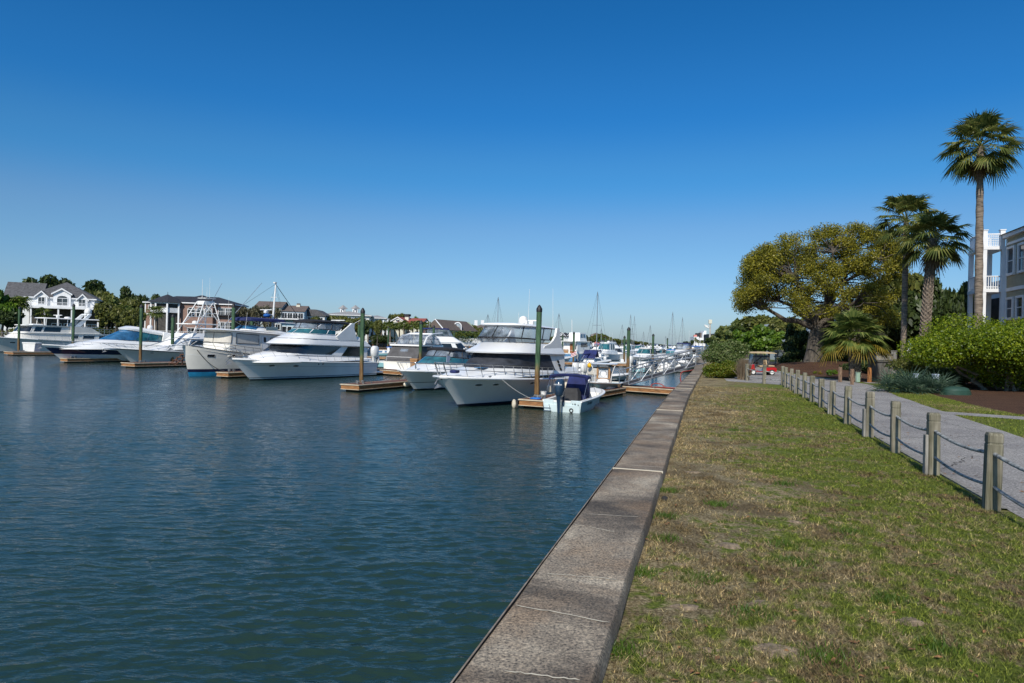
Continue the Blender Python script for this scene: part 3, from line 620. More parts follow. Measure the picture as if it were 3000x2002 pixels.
dock('main_dock', 'long brown main dock running left from the seawall behind the near yachts', (12.5, 50.6), MA, 92, 2.2)
for k, (Y0, x0, L) in enumerate([(112, 27, 110), (185, 46, 130), (275, 70, 150)]):
    dock('cross_dock', ['long dock behind the small sailing boats, second from the camera', 'third long dock across the crowded middle of the marina', 'farthest long dock below the far treeline'][k], (x0, Y0), R(172), L, 2.4, 'long docks across the marina', False)
dock('shore_dock', 'long low dock with brown posts along the foot of the far bank', (-10, 296), R(238), 125, 2.2, None, False)

# piles: base point in the photo on the water, top follows
def pile(x, y, top, r, lab, group='tall green piles'):
    t = thing('dock_pile', lab, 'piling', (x, y, 0), 0, group)
    mb = MB(); rnd = random.Random(int(x * 10)); l = rnd.uniform(-.015, .015)
    mb.tube([(0, 0, -1.5), (l, 0, 1.5), (l * 2, 0, top * .6), (l * 3, 0, top)], [r * 1.0, r * .98, r * 1.0, r * 1.04], 18); mb.build('shaft', M['pile'], t, smooth=60)
    mb = MB(); mb.lathe([(r * 1.12, -.16), (r * 1.15, .02), (r * .5, .20), (0, .27)], (l * 3, 0, top), 18); mb.build('pile_cap', M['black_trim'], t, smooth=60)
    return t
u = U
for (px, py, top, r, lab) in [
    (1571, 1188, None, .155, 'tallest looking green pile, rising in front of the nearest yacht'),
    (1058, 1138, None, .15, 'green pile with rust brown foot beside the stern of the flybridge yacht'),
    (680, 1098, None, .155, 'green pile in front of the trawler hull'),
    (411, 1068, None, .17, 'green pile beside the dock with boarding steps'),
    (213, 1048, None, .17, 'green pile behind the bow of the navy blue cruiser'),
    (54, 1036, None, .17, 'leftmost green pile, by the white dock box'),
    (1839, 1099, None, .20, 'thick green pile behind the tan towered centre console boat'),
    (1828, 1067, None, .19, 'green pile with brown foot left of the thick pile by the gangway'),
    (1911, 1074, None, .19, 'green pile standing left of the gangway middle'),
    (1954, 1052, None, .17, 'rightmost green pile, near the gangway top'),
    (1773, 1055, None, .17, 'green pile between two white sailing boats'),
    (1680, 1060, None, .21, 'green pile at the stern of the blue hulled trawler'),
    (1647, 1050, None, .19, 'green pile in front of the wooden cabin door of the trawler'),
    (1230, 1099, None, .17, 'dark pile beside the grey canvas cruiser and brown box'),
    (1136, 1033, None, .19, 'thin green pile by the teal console boats left of the grey canvas cruiser'),
    (1049, 1062, None, .19, 'green pile seen just left of the flybridge yacht stern pile'),
    (1268, 1063, None, .19, 'green pile below the green gabled house'),
    (1298, 1052, None, .19, 'green pile below the right slope of the green gabled house'),
    (1322, 1036, None, .2, 'left one of two close green piles below the arched dormer'),
    (1329, 1033, None, .2, 'right one of two close green piles below the arched dormer'),
    (735, 1064, None, .2, 'dark green pile behind the trawler roof'),
    (504, 1062, None, .2, 'dark green pile in front of the brick house tower'),
]:
    p = onz(px, py, 0)
    tops = {1571: 896, 1058: 904, 680: 890, 411: 893, 213: 891, 54: 899, 1839: 960, 1828: 985, 1911: 979, 1954: 991, 1773: 987, 1680: 973, 1647: 980, 1230: 940, 1136: 958, 1049: 945, 1268: 954, 1298: 961, 1322: 974, 1329: 972, 735: 931, 504: 922}
    top = EYE + ray(px, tops[px])[1] * p.y
    pile(p.x, p.y, top - .2, r, lab)
# short pale concrete piles with white caps along the far docks
g0 = thing('capped_pile', 'short pale dock pile with white cone cap', 'piling', (0, 0, 0), 0, 'white capped piles along the far docks')
mb = MB(); mb.tube([(0, 0, -1), (0, 0, 3.1)], .17, 8); mb.build('shaft', M['concrete_pile'], g0)
mb = MB(); mb.lathe([(.22, 0), (.22, .25), (.0, .6)], (0, 0, 3.05), 8); mb.build('pile_cap', M['white_plastic'], g0)
spots = []
rnd = random.Random(11)
for (px, py) in [(1348, 1020), (1353, 1022), (1375, 1021), (1448, 1021), (1702, 1049), (1712, 1040), (1720, 1032), (1730, 1030), (1744, 1036), (1758, 1040), (1924, 1056), (1968, 1058), (1985, 1050), (2003, 1050), (2015, 1052), (2027, 1048), (1896, 1034), (1905, 1032), (1868, 1030), (1858, 1028), (1850, 1030), (1845, 1032), (1875, 1034), (1935, 1032), (1943, 1036), (1960, 1038), (1975, 1036), (1990, 1036), (1999, 1033), (2010, 1034), (2020, 1036), (1800, 1028), (1808, 1027), (1790, 1028), (1696, 1030), (1690, 1028)]:
    spots.append(onz(px, py, 0))
for i in range(46):
    t = (i + rnd.random() * .4) / 46; spots.append(Vector((150 - 12 * t - 95 * t, 640 - 210 * t, 0)) + Vector((-rnd.uniform(8, 30), 0, 0)))
for i, p in enumerate(spots):
    c = g0 if i == 0 else copy_tree(g0); c.location = p; c.scale = (1, 1, rnd.uniform(.85, 1.1))
# brown posts along the shore dock, seen as a row under white caps
g1 = thing('shore_dock_post', 'stubby brown post with white cap in the row along the far shore dock', 'post', (0, 0, 0), 0, 'brown posts in a row along the far shore dock')
mb = MB(); mb.tube([(0, 0, -.5), (0, 0, 1.9)], .22, 6); mb.build('shaft', M['dock_fascia'], g1)
mb = MB(); mb.lathe([(.26, 0), (.26, .18), (0, .35)], (0, 0, 1.9), 6); mb.build('pile_cap', M['white_plastic'], g1)
a = Vector((-12, 300, 0)); b_ = Vector((-76, 200, 0))
for i in range(44):
    c = g1 if i == 0 else copy_tree(g1); c.location = a + (b_ - a) * (i / 43)

# gangway
gw = thing('gangway', 'long white aluminium truss gangway sloping from the seawall down to the dock', 'gangway', (8.7, 52.6, 0))
a = Vector((0, 0, .62)); b_ = Vector((6.9, 3.6, 2.35)); d = b_ - a; n = Vector((-d.y, d.x, 0)).normalized() * .6
mb = MB(); mb.poly([a - n, b_ - n, b_ + n, a + n]); mb.poly([a + n + Vector((0, 0, -.05)), b_ + n + Vector((0, 0, -.05)), b_ - n + Vector((0, 0, -.05)), a - n + Vector((0, 0, -.05))]); mb.build('walkway', M['asphalt'], gw)
for s in (-1, 1):
    mb = MB(); o = n * s; up = Vector((0, 0, 1.05)); K = 7
    mb.tube([a + o, b_ + o], .055, 6); mb.tube([a + o + up, b_ + o + up * 1.05], .05, 6)
    for k in range(K + 1):
        p = a + o + d * (k / K); mb.tube([p, p + up], .035, 5)
        if k < K: mb.tube([p if k % 2 else p + up, a + o + d * ((k + 1) / K) + (up if k % 2 else Vector())], .03, 5)
    mb.tube([a + o + up * .5, b_ + o + up * .5], .025, 5)
    mb.build('side_truss', M['aluminium'], gw)
# second gangway beyond
gw2 = thing('gangway', 'second aluminium gangway farther along the seawall behind the first', 'gangway', (17.5, 94, 0))
a = Vector((0, 0, .6)); b_ = Vector((9.2, 3, 2.3)); d = b_ - a; n = Vector((-d.y, d.x, 0)).normalized() * .6
mb = MB(); mb.poly([a - n, b_ - n, b_ + n, a + n]); mb.build('walkway', M['aluminium'], gw2)
for s in (-1, 1):
    mb = MB(); o = n * s; up = Vector((0, 0, 1.05))
    mb.tube([a + o, b_ + o], .06, 5); mb.tube([a + o + up, b_ + o + up], .06, 5)
    for k in range(7): p = a + o + d * (k / 6); mb.tube([p, p + up], .04, 4)
    mb.build('side_truss', M['aluminium'], gw2)
# hoses
mb = MB(); pts = [at(2010, 1122, 49.5), at(1996, 1124, 49.4), at(1993, 1108, 49.4), at(1995, 1094, 49.6), at(2001, 1089, 50), at(2018, 1087, 51), at(2032, 1084, 52)]
tag(mb.tube(pts, .045, 6).build('hose', M['hose_red']), 'dark red hose looping up over the seawall to the dock', 'hose')
mb = MB(); mb.tube([(11.0 + .5 * math.cos(t), 51.2 + .35 * math.sin(t), .56 + .5 * max(0, math.sin(t)) * .5) for t in [k * .5 for k in range(13)]], .04, 5); mb.tube([(11.4, 51, .56), (12.3, 50.2, .56)], .04, 5)
tag(mb.build('hose', M['hose_red']), 'red brown hose coiled on the dock near the seawall', 'hose')
# boarding steps, dock boxes, cardboard coloured box
def place(px, py, z=DZ): return onz(px, py, z)
st = thing('boarding_steps', 'dark brown wooden boarding steps on the dock beside the trawler', 'steps', place(515, 1070), R(65) + math.pi)
st.location.y -= .3
for k in range(4):
    mb = MB(); mb.box((.1 - .42 * k, 0, .22 + .28 * k), (.46, .9, .06)); mb.build('tread', M['dock_deck'], st)
for s in (-1, 1):
    mb = MB(); mb.tube([(.3, s * .42, .02), (-1.3, s * .42, 1.1)], .06, 4); mb.box((-1.25, s * .42, .55), (.09, .07, 1.1)); mb.box((-.6, s * .42, .32), (.09, .07, .64)); mb.build('stringer', M['dock_deck'], st)
def dbox(px, py, w, d_, h, mat, lab, ang=R(65), name='dock_box'):
    t = thing(name, lab, 'box', place(px, py), ang)
    mb = MB(); mb.prism([(-w / 2 * .86, 0), (w / 2 * .86, 0), (w / 2, h * .82), (-w / 2, h * .82)], 'y', -d_ / 2, d_ / 2); mb.build('box_body', M[mat], t)
    mb = MB(); mb.box((0, 0, h * .9), (w * 1.08, d_ * 1.1, h * .16), bev=.03); mb.build('lid', M[mat], t); return t
dbox(93, 1030, 2.6, .9, 1.35, 'white_plastic', 'white flared dock box on the leftmost dock', R(-20))
dbox(1215, 1084, .8, .6, 1.2, 'tan_paint', 'brown box standing on the dock beside the grey canvas cruiser', R(-20))
dbox(1652, 1050, 1.7, 1.2, 1.9, 'tan_paint', 'pinkish brown box at the stern of the blue hulled trawler', R(-5))
for px, lab in ((1519, 'round cream fender on the left corner of the centre finger dock'),):
    p = Vector((EA[0], EA[1], 0)) + Vector((-1.0, .25, .22)); t = thing('dock_bumper', lab, 'fender', p)
    mb = MB(); mb.ball((0, 0, 0), .13, .13, .27, 14, 8); mb.build('bumper', M['fender_cream'], t)
    mb = MB(); mb.box((.15, 0, 0), (.12, .12, .4)); mb.build('bracket', M['rubber'], t)
p = onz(1190, 1128, .3); mb = MB(); mb.tube([(-.45, 0, 0), (-.35, 0, 0), (.35, 0, 0), (.45, 0, 0)], [.06, .17, .17, .06], 12)
o = tag(mb.build('fender', M['fender_cream'], smooth=50), 'cream cylindrical fender lying against the side of the finger dock below the express cruiser', 'fender'); o.location = p + Vector((.15, -.2, .05)); o.rotation_euler = (0, 0, A65)
# ------------------------------------------------------------------ boats: hulls, superstructures, fittings
def sheer(S, t): return S['zs'] + (S['zb'] - S['zs']) * t ** S.get('sp', 1.8)
def bdeck(S, t):
    b = S['B'] / 2; tm = S.get('tm', .42)
    if t <= tm: return b * (.92 + .08 * t / tm)
    s = (t - tm) / (1 - tm); return b * max(0.0, 1 - s ** S.get('pd', 2.4)) ** S.get('pe', .8)
def bwl(S, t):
    b = S['B'] / 2 * S.get('wl', .88); tm = S.get('wm', .30)
    if t <= tm: return b
    s = (t - tm) / (1 - tm); return b * max(0.0, 1 - s ** S.get('pw', 1.7))
def hp(S, t, z, side=1):
    sh = sheer(S, t); h = max(0, min(1, z / sh)); w = bwl(S, t); b = bdeck(S, t)
    y = w + (b - w) * h ** S.get('fl', 1.35)
    if z < 0: y = w * (1 + z * .7)
    x = t * (S['L'] + S['rake'] * max(-.25, z / S['zb']) ** (1 if z > 0 else 1)) if z >= 0 else t * (S['L'] + S['rake'] * z * .6 / S['zb'])
    return (x, y * side, z)
def hull(S, rows, mats, parent, name='hull', nt=26):
    """rows: list of (a, b, material index): z = a + b*sheer, from the top down"""
    ts = [1 - (1 - i / nt) ** 1.35 for i in range(nt + 1)]; rings = []
    for t in ts:
        sh = sheer(S, t); zz = [a + b * sh for a, b, _ in rows]
        ring = [hp(S, t, z, 1) for z in zz] + [hp(S, t, z, -1) for z in reversed(zz)]
        rings.append(ring)
    n = len(rows); idx = [rows[i + 1][2] for i in range(n - 1)]; idx = idx + [rows[-1][2]] + idx[::-1]
    sw = S.get('switch')
    mb = MB(); mb.loft(rings, False, ms=lambda k, i: (sw(ts[k], idx[i]) if sw else idx[i]))
    r0 = rings[0]
    for i in range(n - 1): mb.add([r0[i], r0[i + 1], r0[2 * n - 2 - i], r0[2 * n - 1 - i]], [[0, 1, 2, 3]], [rows[i + 1][2]])
    return mb.build(name, mats, parent, smooth=40)
def deckm(S, parent, mat, crown=.08, t0=0.0, inset=0.0, name='deck', nt=22, dz=0.0, solex=None, cw=.25, sole=.4):
    mb = MB(); rows = []
    for i in range(nt + 1):
        t = t0 + (1 - t0) * i / nt; z = sheer(S, t) + dz; p = hp(S, t, sheer(S, t)); b = max(p[1] - inset, 0)
        if solex and t < solex:
            c = max(b - cw, .02); rows.append([(p[0], b, z), (p[0], c, z), (p[0], c - .02, sole), (p[0], 0, sole), (p[0], -c + .02, sole), (p[0], -c, z), (p[0], -b, z)])
        else:
            rows.append([(p[0], b, z), (p[0], b * .7, z + crown * .5), (p[0], b * .35, z + crown * .87), (p[0], 0, z + crown), (p[0], -b * .35, z + crown * .87), (p[0], -b * .7, z + crown * .5), (p[0], -b, z)])
    mb.loft(rows, False); return mb.build(name, M[mat], parent, smooth=40)
def rubrail(S, parent, mat, r=.05, a=0, b=1, name='rub_rail', t1=1.0):
    mb = MB()
    P = [hp(S, t1 * i / 24, a + b * sheer(S, t1 * i / 24), 1) for i in range(25)]; Q = [(p[0], -p[1], p[2]) for p in P]
    mb.tube(P + Q[::-1][1:] if t1 >= .999 else P, r, 6)
    if t1 < .999: mb.tube(Q, r, 6)
    return mb.build(name, M[mat], parent)
def rail(S, parent, t0, t1, h, n=10, inset=.12, tip=0, mat='steel', r=.016, mid=False, name='bow_rail', hs=None):
    mb = MB(); sides = []
    for sd in (1, -1):
        top = []
        for i in range(n + 1):
            t = t0 + (t1 - t0) * i / n; p = hp(S, t, sheer(S, t)); y = max(p[1] - inset, .08) * sd; hh = (hs(t) if hs else h)
            q = (p[0] + (tip if i == n else tip * (i / n) ** 3) + .12, y * 1.0, p[2] + hh); top.append(q)
            mb.tube([(p[0] - .08, y, p[2]), q], r * .85, 5)
        if mid: mb.tube([(q[0] - .05, q[1], q[2] - h * .5) for q in top], r * .7, 5)
        sides.append(top)
    mb.tube(sides[0] + sides[1][::-1], r, 5)
    return mb.build(name, M[mat], parent)

# superstructure level: z, za (z at the aft end), f, a, w, wa, nose
def LVL(z, f, a, w, wa=None, nose=1.0, za=None, p=.75): return dict(z=z, f=f, a=a, w=w, wa=w if wa is None else wa, n=nose, za=z if za is None else za, p=p)
def LP(v, s):
    sg = 1 if s >= 0 else -1; s = abs(s)
    if s < .3: g = s / .3 * math.pi / 2; x = v['f'] - v['n'] + v['n'] * max(0, math.cos(g)) ** v['p']; y = v['w'] * math.sin(g) ** v['p']
    elif s < .85: q = (s - .3) / .55; x = (v['f'] - v['n']) * (1 - q) + v['a'] * q; y = v['w'] * (1 - q) + v['wa'] * q
    else: q = (s - .85) / .15; x = v['a']; y = v['wa'] * (1 - q)
    z = v['z'] + (v['za'] - v['z']) * (v['f'] - x) / max(v['f'] - v['a'], .01)
    return Vector((x, y * sg, z))
SS = [0, .06, .12, .18, .24, .3, .4, .5, .6, .7, .85, .93, 1.0]
def house(levels, mat, parent, name='cabin', cap=True, bottom=False):
    ring = lambda v: [tuple(LP(v, s)) for s in SS] + [tuple(LP(v, -s)) for s in SS[-2:0:-1]]
    mb = MB(); mb.loft([ring(v) for v in levels], True, bottom, cap); return mb.build(name, mat if not isinstance(mat, str) else M[mat], parent, smooth=32)
def SP(a, b, s, t): return LP(a, s).lerp(LP(b, s), t)
def patch(mb, a, b, s0, s1, t0=0.08, t1=.92, off=.012, s0t=None, s1t=None, ns=10, nt=2):
    s0t = s0 if s0t is None else s0t; s1t = s1 if s1t is None else s1t; rows = []
    for j in range(nt + 1):
        v = j / nt; t = t0 + (t1 - t0) * v; row = []
        for i in range(ns + 1):
            q = i / ns; s = (s0 + (s0t - s0) * v) * (1 - q) + (s1 + (s1t - s1) * v) * q; e = .012
            p = SP(a, b, s, t); n = (SP(a, b, s + e, t) - SP(a, b, s - e, t)).cross(SP(a, b, s, t + .05) - SP(a, b, s, t - .05))
            if n.length > 0: n.normalize()
            if n.x * (p.x - (a['f'] + a['a']) / 2) * .2 + n.y * p.y < 0: n = -n
            row.append(tuple(p + n * off))
        rows.append(row)
    mb.loft(rows, False)
    return rows
def border(mb, rows, r=.02):
    mb.tube([r_[0] for r_ in rows] + list(rows[-1][1:]) + [r_[-1] for r_ in reversed(rows[:-1])] + list(rows[0][-2:0:-1]), r, 5, True)
def window(parent, a, b, s0, s1, t0=.08, t1=.92, mat='glass_dark', s0t=None, s1t=None, off=.012, fr=0, frm='black_trim', both=True, name='window', ns=10):
    """both=True makes the mirrored window too (each its own part)"""
    for sg in ((1, -1) if both else (1,)):
        mb = MB(); rows = patch(mb, a, b, s0 * sg, s1 * sg, t0, t1, off, None if s0t is None else s0t * sg, None if s1t is None else s1t * sg, ns)
        o = mb.build(name, M[mat], parent, smooth=60)
        if fr: mb = MB(); border(mb, rows, fr); mb.build('frame', M[frm], o)
def plate(parent, name, poly, y, th, mat):
    for sg in (1, -1):
        mb = MB(); mb.prism(poly, 'y', sg * y - th / 2, sg * y + th / 2); mb.build(name, M[mat], parent, smooth=0)
def portlight(parent, S, x, z, rx, rz, mat='glass_dark', sides=(1, -1), square=False):
    for sg in sides:
        t = x / (S['L'] + S['rake'] * z / S['zb']); e = .01
        p = Vector(hp(S, t, z, sg)); px = Vector(hp(S, t + e, z, sg)) - p; pz = Vector(hp(S, t, z + .05, sg)) - p; px.normalize(); pz.normalize()
        n = px.cross(pz).normalized(); n = n if n.y * sg > 0 else -n
        c = [(1, .9), (.9, 1), (-.9, 1), (-1, .9), (-1, -.9), (-.9, -1), (.9, -1), (1, -.9)] if square else [(math.cos(k * math.pi / 8), math.sin(k * math.pi / 8)) for k in range(16)]
        pts = [p + px * (rx * a) + pz * (rz * b_) + n * .012 for a, b_ in c]
        mb = MB(); mb.poly(pts); o = mb.build('portlight', M[mat], parent, smooth=0)
        mb = MB(); mb.tube(pts, .018, 5, True); mb.build('rim', M['steel'], o)
def anchor(parent, x, z, roller=True):
    mb = MB(); mb.tube([(x - .9, 0, z), (x - .1, 0, z - .02), (x + .15, 0, z - .28)], .035, 6)
    mb.add([(x + .2, 0, z - .5), (x - .28, .18, z - .38), (x - .1, 0, z - .22), (x - .28, -.18, z - .38)], [[0, 1, 2], [0, 2, 3], [1, 3, 2], [0, 3, 1]])
    mb.build('anchor', M['galvanised'], parent)
def dome(parent, c, r, h=None, name='radar_dome', mat='white_plastic'):
    h = h or r * 1.1; mb = MB(); mb.lathe([(r * .85, 0), (r, .12 * h), (r, .55 * h), (r * .8, .85 * h), (r * .4, h), (0, h * 1.03)], c, 16); mb.build(name, M[mat], parent, smooth=50)
def whip(parent, c, h, lean=(0, 0), r=.012, mat='white_plastic', name='antenna'):
    mb = MB(); mb.tube([c, (c[0] + lean[0], c[1] + lean[1], c[2] + h)], r, 5, r1=r * .5); mb.build(name, M[mat], parent)
def outboard(parent, x, y, z, mat, k=1.0, text=None):
    mb = MB(); f = lambda q: q * k
    mb.loft([[(x + f(a * sx), y + f(b * .17 * wv), z + f(zz + tz * sx)) for a, b in ((.22, -.6), (.22, .6), (.05, 1), (-.28, .9), (-.36, .3), (-.36, -.3), (-.28, -.9), (.05, -1))] for zz, sx, wv, tz in ((.28, .65, .8, 0), (.36, .9, 1, 0), (.62, 1, 1.05, .02), (.82, .95, .95, .05), (.92, .6, .6, .1))], True, True, True)
    o = mb.build('outboard', M[mat], parent, smooth=50)
    mb = MB(); mb.loft([[(x + f(a * sx - .05), y + f(b * wv), z + f(zz)) for a, b in ((.14, 0), (.05, .06), (-.16, .05), (-.2, 0), (-.16, -.05), (.05, -.06))] for zz, sx, wv in ((.3, 1.3, 1.8), (0, 1, 1.3), (-.45, .8, 1), (-.55, .9, 1))], True, True, True)
    mb.box((x - f(.12), y, z - f(.42)), (f(.42), f(.24), f(.025))); mb.tube([(x - f(.35), y, z - f(.62)), (x + f(.15), y, z - f(.62))], f(.06), 8)
    mb.box((x + f(.2), y, z + f(.1)), (f(.12), f(.26), f(.4))); mb.build('leg', M[mat], o)
    return o
def lettering(parent, txt, size, mat, M4, name='lettering'):
    cu = bpy.data.curves.new(name, 'FONT'); cu.body = txt; cu.size = size; cu.extrude = .002; cu.align_x = 'CENTER'; cu.align_y = 'CENTER'
    tmp = bpy.data.objects.new('tmp', cu); COL.objects.link(tmp); dg = bpy.context.evaluated_depsgraph_get()
    me = bpy.data.meshes.new_from_object(tmp.evaluated_get(dg)); bpy.data.objects.remove(tmp); me.materials.clear(); me.materials.append(M[mat])
    o = link(name, me, parent); o.matrix_local = M4; return o
def basis(c, xd, yd):
    x = Vector(xd).normalized(); y = Vector(yd).normalized(); z = x.cross(y).normalized(); y = z.cross(x)
    return Matrix(((x.x, y.x, z.x, c[0]), (x.y, y.y, z.y, c[1]), (x.z, y.z, z.z, c[2]), (0, 0, 0, 1)))
def berth(name, label, cat, bow, L, ang, group=None):
    a = R(ang); t = thing(name, label, cat, (bow[0] - math.cos(a) * L, bow[1] - math.sin(a) * L, 0), a, group); return t
def line_tube(name, label, pts, r=.014, mat='rope_black', sag=0.0, group=None):
    P = []
    for a, b in zip(pts, pts[1:]):
        a, b = Vector(a), Vector(b)
        for k in range(8): t = k / 8; q = a.lerp(b, t); q.z -= sag * 4 * t * (1 - t); P.append(q)
    P.append(Vector(pts[-1])); return tag(MB().tube(P, r, 5).build(name, M[mat]), label, 'rope', group)

# ---- 1. the nearest yacht
S = dict(L=13.5, B=4.6, zb=1.72, zs=1.28, rake=1.9, pd=3.0, pe=.62, tm=.45, wm=.28, wl=.86, pw=1.55, fl=1.5, sp=1.5)
t = berth('motor_yacht', 'large white flybridge yacht, nearest of all, bow to the left behind the tall pile', 'yacht', (-2.86, 37.79), 13.5, -118); Y1 = t
hull(S, [(0, 1, 0), (0, .80, 0), (-.012, .78, 0), (0, .45, 0), (.16, 0, 0), (.10, 0, 1), (-.02, 0, 2), (-.5, 0, 2), (-.9, 0, 2)], [M['gelcoat'], M['boot_navy'], M['antifoul_dark']], t)
deckm(S, t, 'deck_white', .12)
rubrail(S, t, 'gelcoat', .075)
L0 = LVL(1.62, 14.2, 1.0, 2.0, 1.9, 3.4); L1 = LVL(2.12, 11.9, 1.0, 1.78, 1.75, 2.6, 1.98)
house([L0, L1, LVL(2.16, 11.6, 1.0, 1.7, 1.7, 2.6, 2.0)], 'gelcoat', t, 'foredeck_trunk')
H0 = LVL(1.95, 11.9, 3.2, 1.80, 1.85, 3.0, 1.75); H1 = LVL(3.02, 10.5, 3.2, 1.66, 1.80, 2.8, 2.86)
house([H0, H1], 'gelcoat', t, 'cabin')
window(t, H0, H1, 0.0, .70, .10, .97, 'mesh_cover', s1t=.58, ns=20, name='windshield_cover')
for k, (x, z) in enumerate(((4.35, 2.45), (4.12, 2.2), (3.9, 1.95))):
    for sg in (1, -1):
        mb = MB(); mb.poly([(x + .17 * math.cos(a) * 1.2, sg * 1.865, z + .10 * math.sin(a) + .05 * math.cos(a)) for a in [q * math.pi / 6 for q in range(12)]]); mb.build('vent', M['black_trim'], t, smooth=0)
B0 = LVL(3.00, 11.3, 3.3, 1.86, 1.88, 3.0, 2.86); B1 = LVL(3.08, 11.35, 3.3, 1.9, 1.9, 3.0, 2.94); B2 = LVL(3.66, 9.6, 3.9, 1.62, 1.7, 2.4, 3.55)
house([B0, B1, B2], 'gelcoat', t, 'flybridge')
V0 = LVL(3.64, 9.7, 5.6, 1.60, 1.62, 2.3, 3.55); V1 = LVL(3.92, 10.0, 5.2, 1.66, 1.66, 2.4, 3.82); V2 = LVL(4.68, 9.2, 4.3, 1.48, 1.5, 2.0, 4.62)
mb = MB(); patch(mb, V0, V1, -.66, .66, 0, 1, 0, ns=26); mb.build('wind_deflector', M['vinyl'], t, smooth=60)
for (a_, b_) in ((0, .20), (.20, .34), (.34, .55), (.55, .80)):
    window(t, V1, V2, a_, b_, .02, .97, 'vinyl', fr=.034, name='clear_panel', s1t=min(b_, .78))
mb = MB()
for s_ in (-.62, -.45, -.3, -.2, -.1, 0, .1, .2, .3, .45, .62): mb.tube([tuple(SP(V0, V1, s_, 0)), tuple(SP(V0, V1, s_, 1))], .015, 5)
mb.tube([tuple(SP(V0, V1, -.66 + 1.32 * k / 30, 1)) for k in range(31)], .035, 6); mb.build('deflector_rail', M['black_trim'], t)
house([LVL(4.62, 9.3, 3.9, 1.5, 1.4, 2.0, 4.56, .6), LVL(4.70, 9.5, 3.8, 1.6, 1.5, 2.1, 4.62, .6), LVL(4.80, 9.4, 3.85, 1.5, 1.4, 2.0, 4.68, .6), LVL(4.86, 8.6, 4.4, 1.0, 1.0, 1.6, 4.76)], 'gelcoat', t, 'hardtop', True, True)
plate(t, 'arch', [(6.8, 3.0), (6.3, 3.45), (5.5, 3.60), (5.0, 3.82), (4.6, 4.15), (4.42, 4.64), (4.05, 4.66), (3.98, 4.2), (3.75, 3.7), (3.35, 3.25), (3.15, 2.9), (4.5, 2.85)], 1.70, .14, 'gelcoat')
house([LVL(1.3, 3.3, .3, 1.9, 1.85, .2), LVL(1.75, 3.3, .25, 1.9, 1.85, .2)], 'gelcoat', t, 'cockpit_coaming')
dome(t, (6.6, .35, 4.82), .29, .52)
mb = MB(); mb.box((4.7, 0, 5.12), (.14, 1.5, .1), bev=.03); mb.box((4.7, 0, 4.93), (.3, .3, .32), bev=.05); mb.build('radar_scanner', M['white_plastic'], t)
mb = MB(); mb.box((7.4, .9, 4.92), (.2, .34, .24), bev=.03); mb.ball((7.52, .9, 4.92), .07); mb.build('searchlight', M['white_plastic'], t)
whip(t, (7.6, 1.2, 4.8), 2.2, (-.1, 0)); whip(t, (4.1, 1.3, 4.7), 2.6, (.15, 0)); whip(t, (4.1, -1.3, 4.7), 1.0)
rail(S, t, .36, .985, .72, 11, .22, .25, r=.026, hs=lambda q: .66 + .14 * q, mid=True)
for x, z in ((13.3, 1.28), (12.1, 1.27), (8.6, 1.22)): portlight(t, S, x, z, .24, .075)
portlight(t, S, 4.6, 1.08, .55, .07, square=True)
mb = MB(); mb.box((14.0, 0, 1.98), (.45, .4, .18), bev=.06); mb.build('windlass_cover', M['canvas_navy'], t)
anchor(t, 15.75, 1.62)
mb = MB(); mb.box((12.0, .5, 2.17), (.6, .6, .04), bev=.015); mb.build('hatch', M['glass_blue'], t)
for x_, y_ in ((12.9, 1.6), (9.3, 2.1), (4.0, 2.15), (12.9, -1.6)):
    mb = MB(); mb.box((x_, y_, 1.70 if x_ > 12 else 1.5), (.08, .05, .07)); mb.tube([(x_ - .16, y_, 1.76 if x_ > 12 else 1.56), (x_ + .16, y_, 1.76 if x_ > 12 else 1.56)], .022, 5); mb.build('cleat', M['steel'], t)
mb = MB(); mb.box((-.35, 0, .32), (1.0, 3.6, .14), bev=.05); mb.build('swim_platform', M['gelcoat'], t)
def onboat(bt, S_, x, side, z): 
    tt = x / (S_['L'] + S_['rake'] * z / S_['zb']); return Matrix.Translation(bt.location) @ Matrix.Rotation(bt.rotation_euler[2], 4, 'Z') @ Vector(hp(S_, tt, z, side))
SY1 = dict(S)
a_ = onboat(t, S, 12.2, 1, 1.62); line_tube('mooring_line', 'thin line from the nearest yacht bow cleat to the centre finger dock', [a_, (1.1, 38.3, .55)], .012, 'rope_white', .1)
for k, (x, zf, lab) in enumerate(((6.9, .95, 'cream fender hanging on a black line left of the tall centre pile'), (4.2, 1.0, 'cream fender hanging just right of the tall centre pile'), (2.6, .95, 'cream fender hanging between the tall pile and the blue bimini boat'), (.6, 1.15, 'cream fender hanging low behind the blue bimini frame'))):
    p = onboat(t, S, x, 1, 1.25); q = Vector((.47, -.88, 0)) * 0 + Vector((.88, -.47, 0)) * .2
    f = thing('fender', lab, 'fender', (p.x + q.x, p.y + q.y, zf - .35), 0, 'fenders hanging from the nearest yacht')
    mb = MB(); mb.lathe([(.08, 0), (.17, .03), (.17, .22), (.145, .36), (.10, .44), (.05, .48)], (0, 0, 0), 14); mb.build('bumper', M['fender_cream'], f, smooth=50)
    mb = MB(); mb.tube([(0, 0, .46), (-.15, .08, 2.2 - zf + .35)], .012, 5); mb.build('hanging_line', M['rope_black'], f)
bk = thing('bucket', 'white plastic bucket on the dock right of the tall centre pile', 'bucket', (1.95, 39.3, DZ + .01)); bk.location = onz(1592, 1166, DZ + .01)
mb = MB(); mb.lathe([(.13, 0), (.165, .33), (.175, .33), (.175, .36), (.15, .36), (.12, .04), (0, .04)], (0, 0, 0), 16); mb.build('bucket_body', M['white_plastic'], bk, smooth=40)
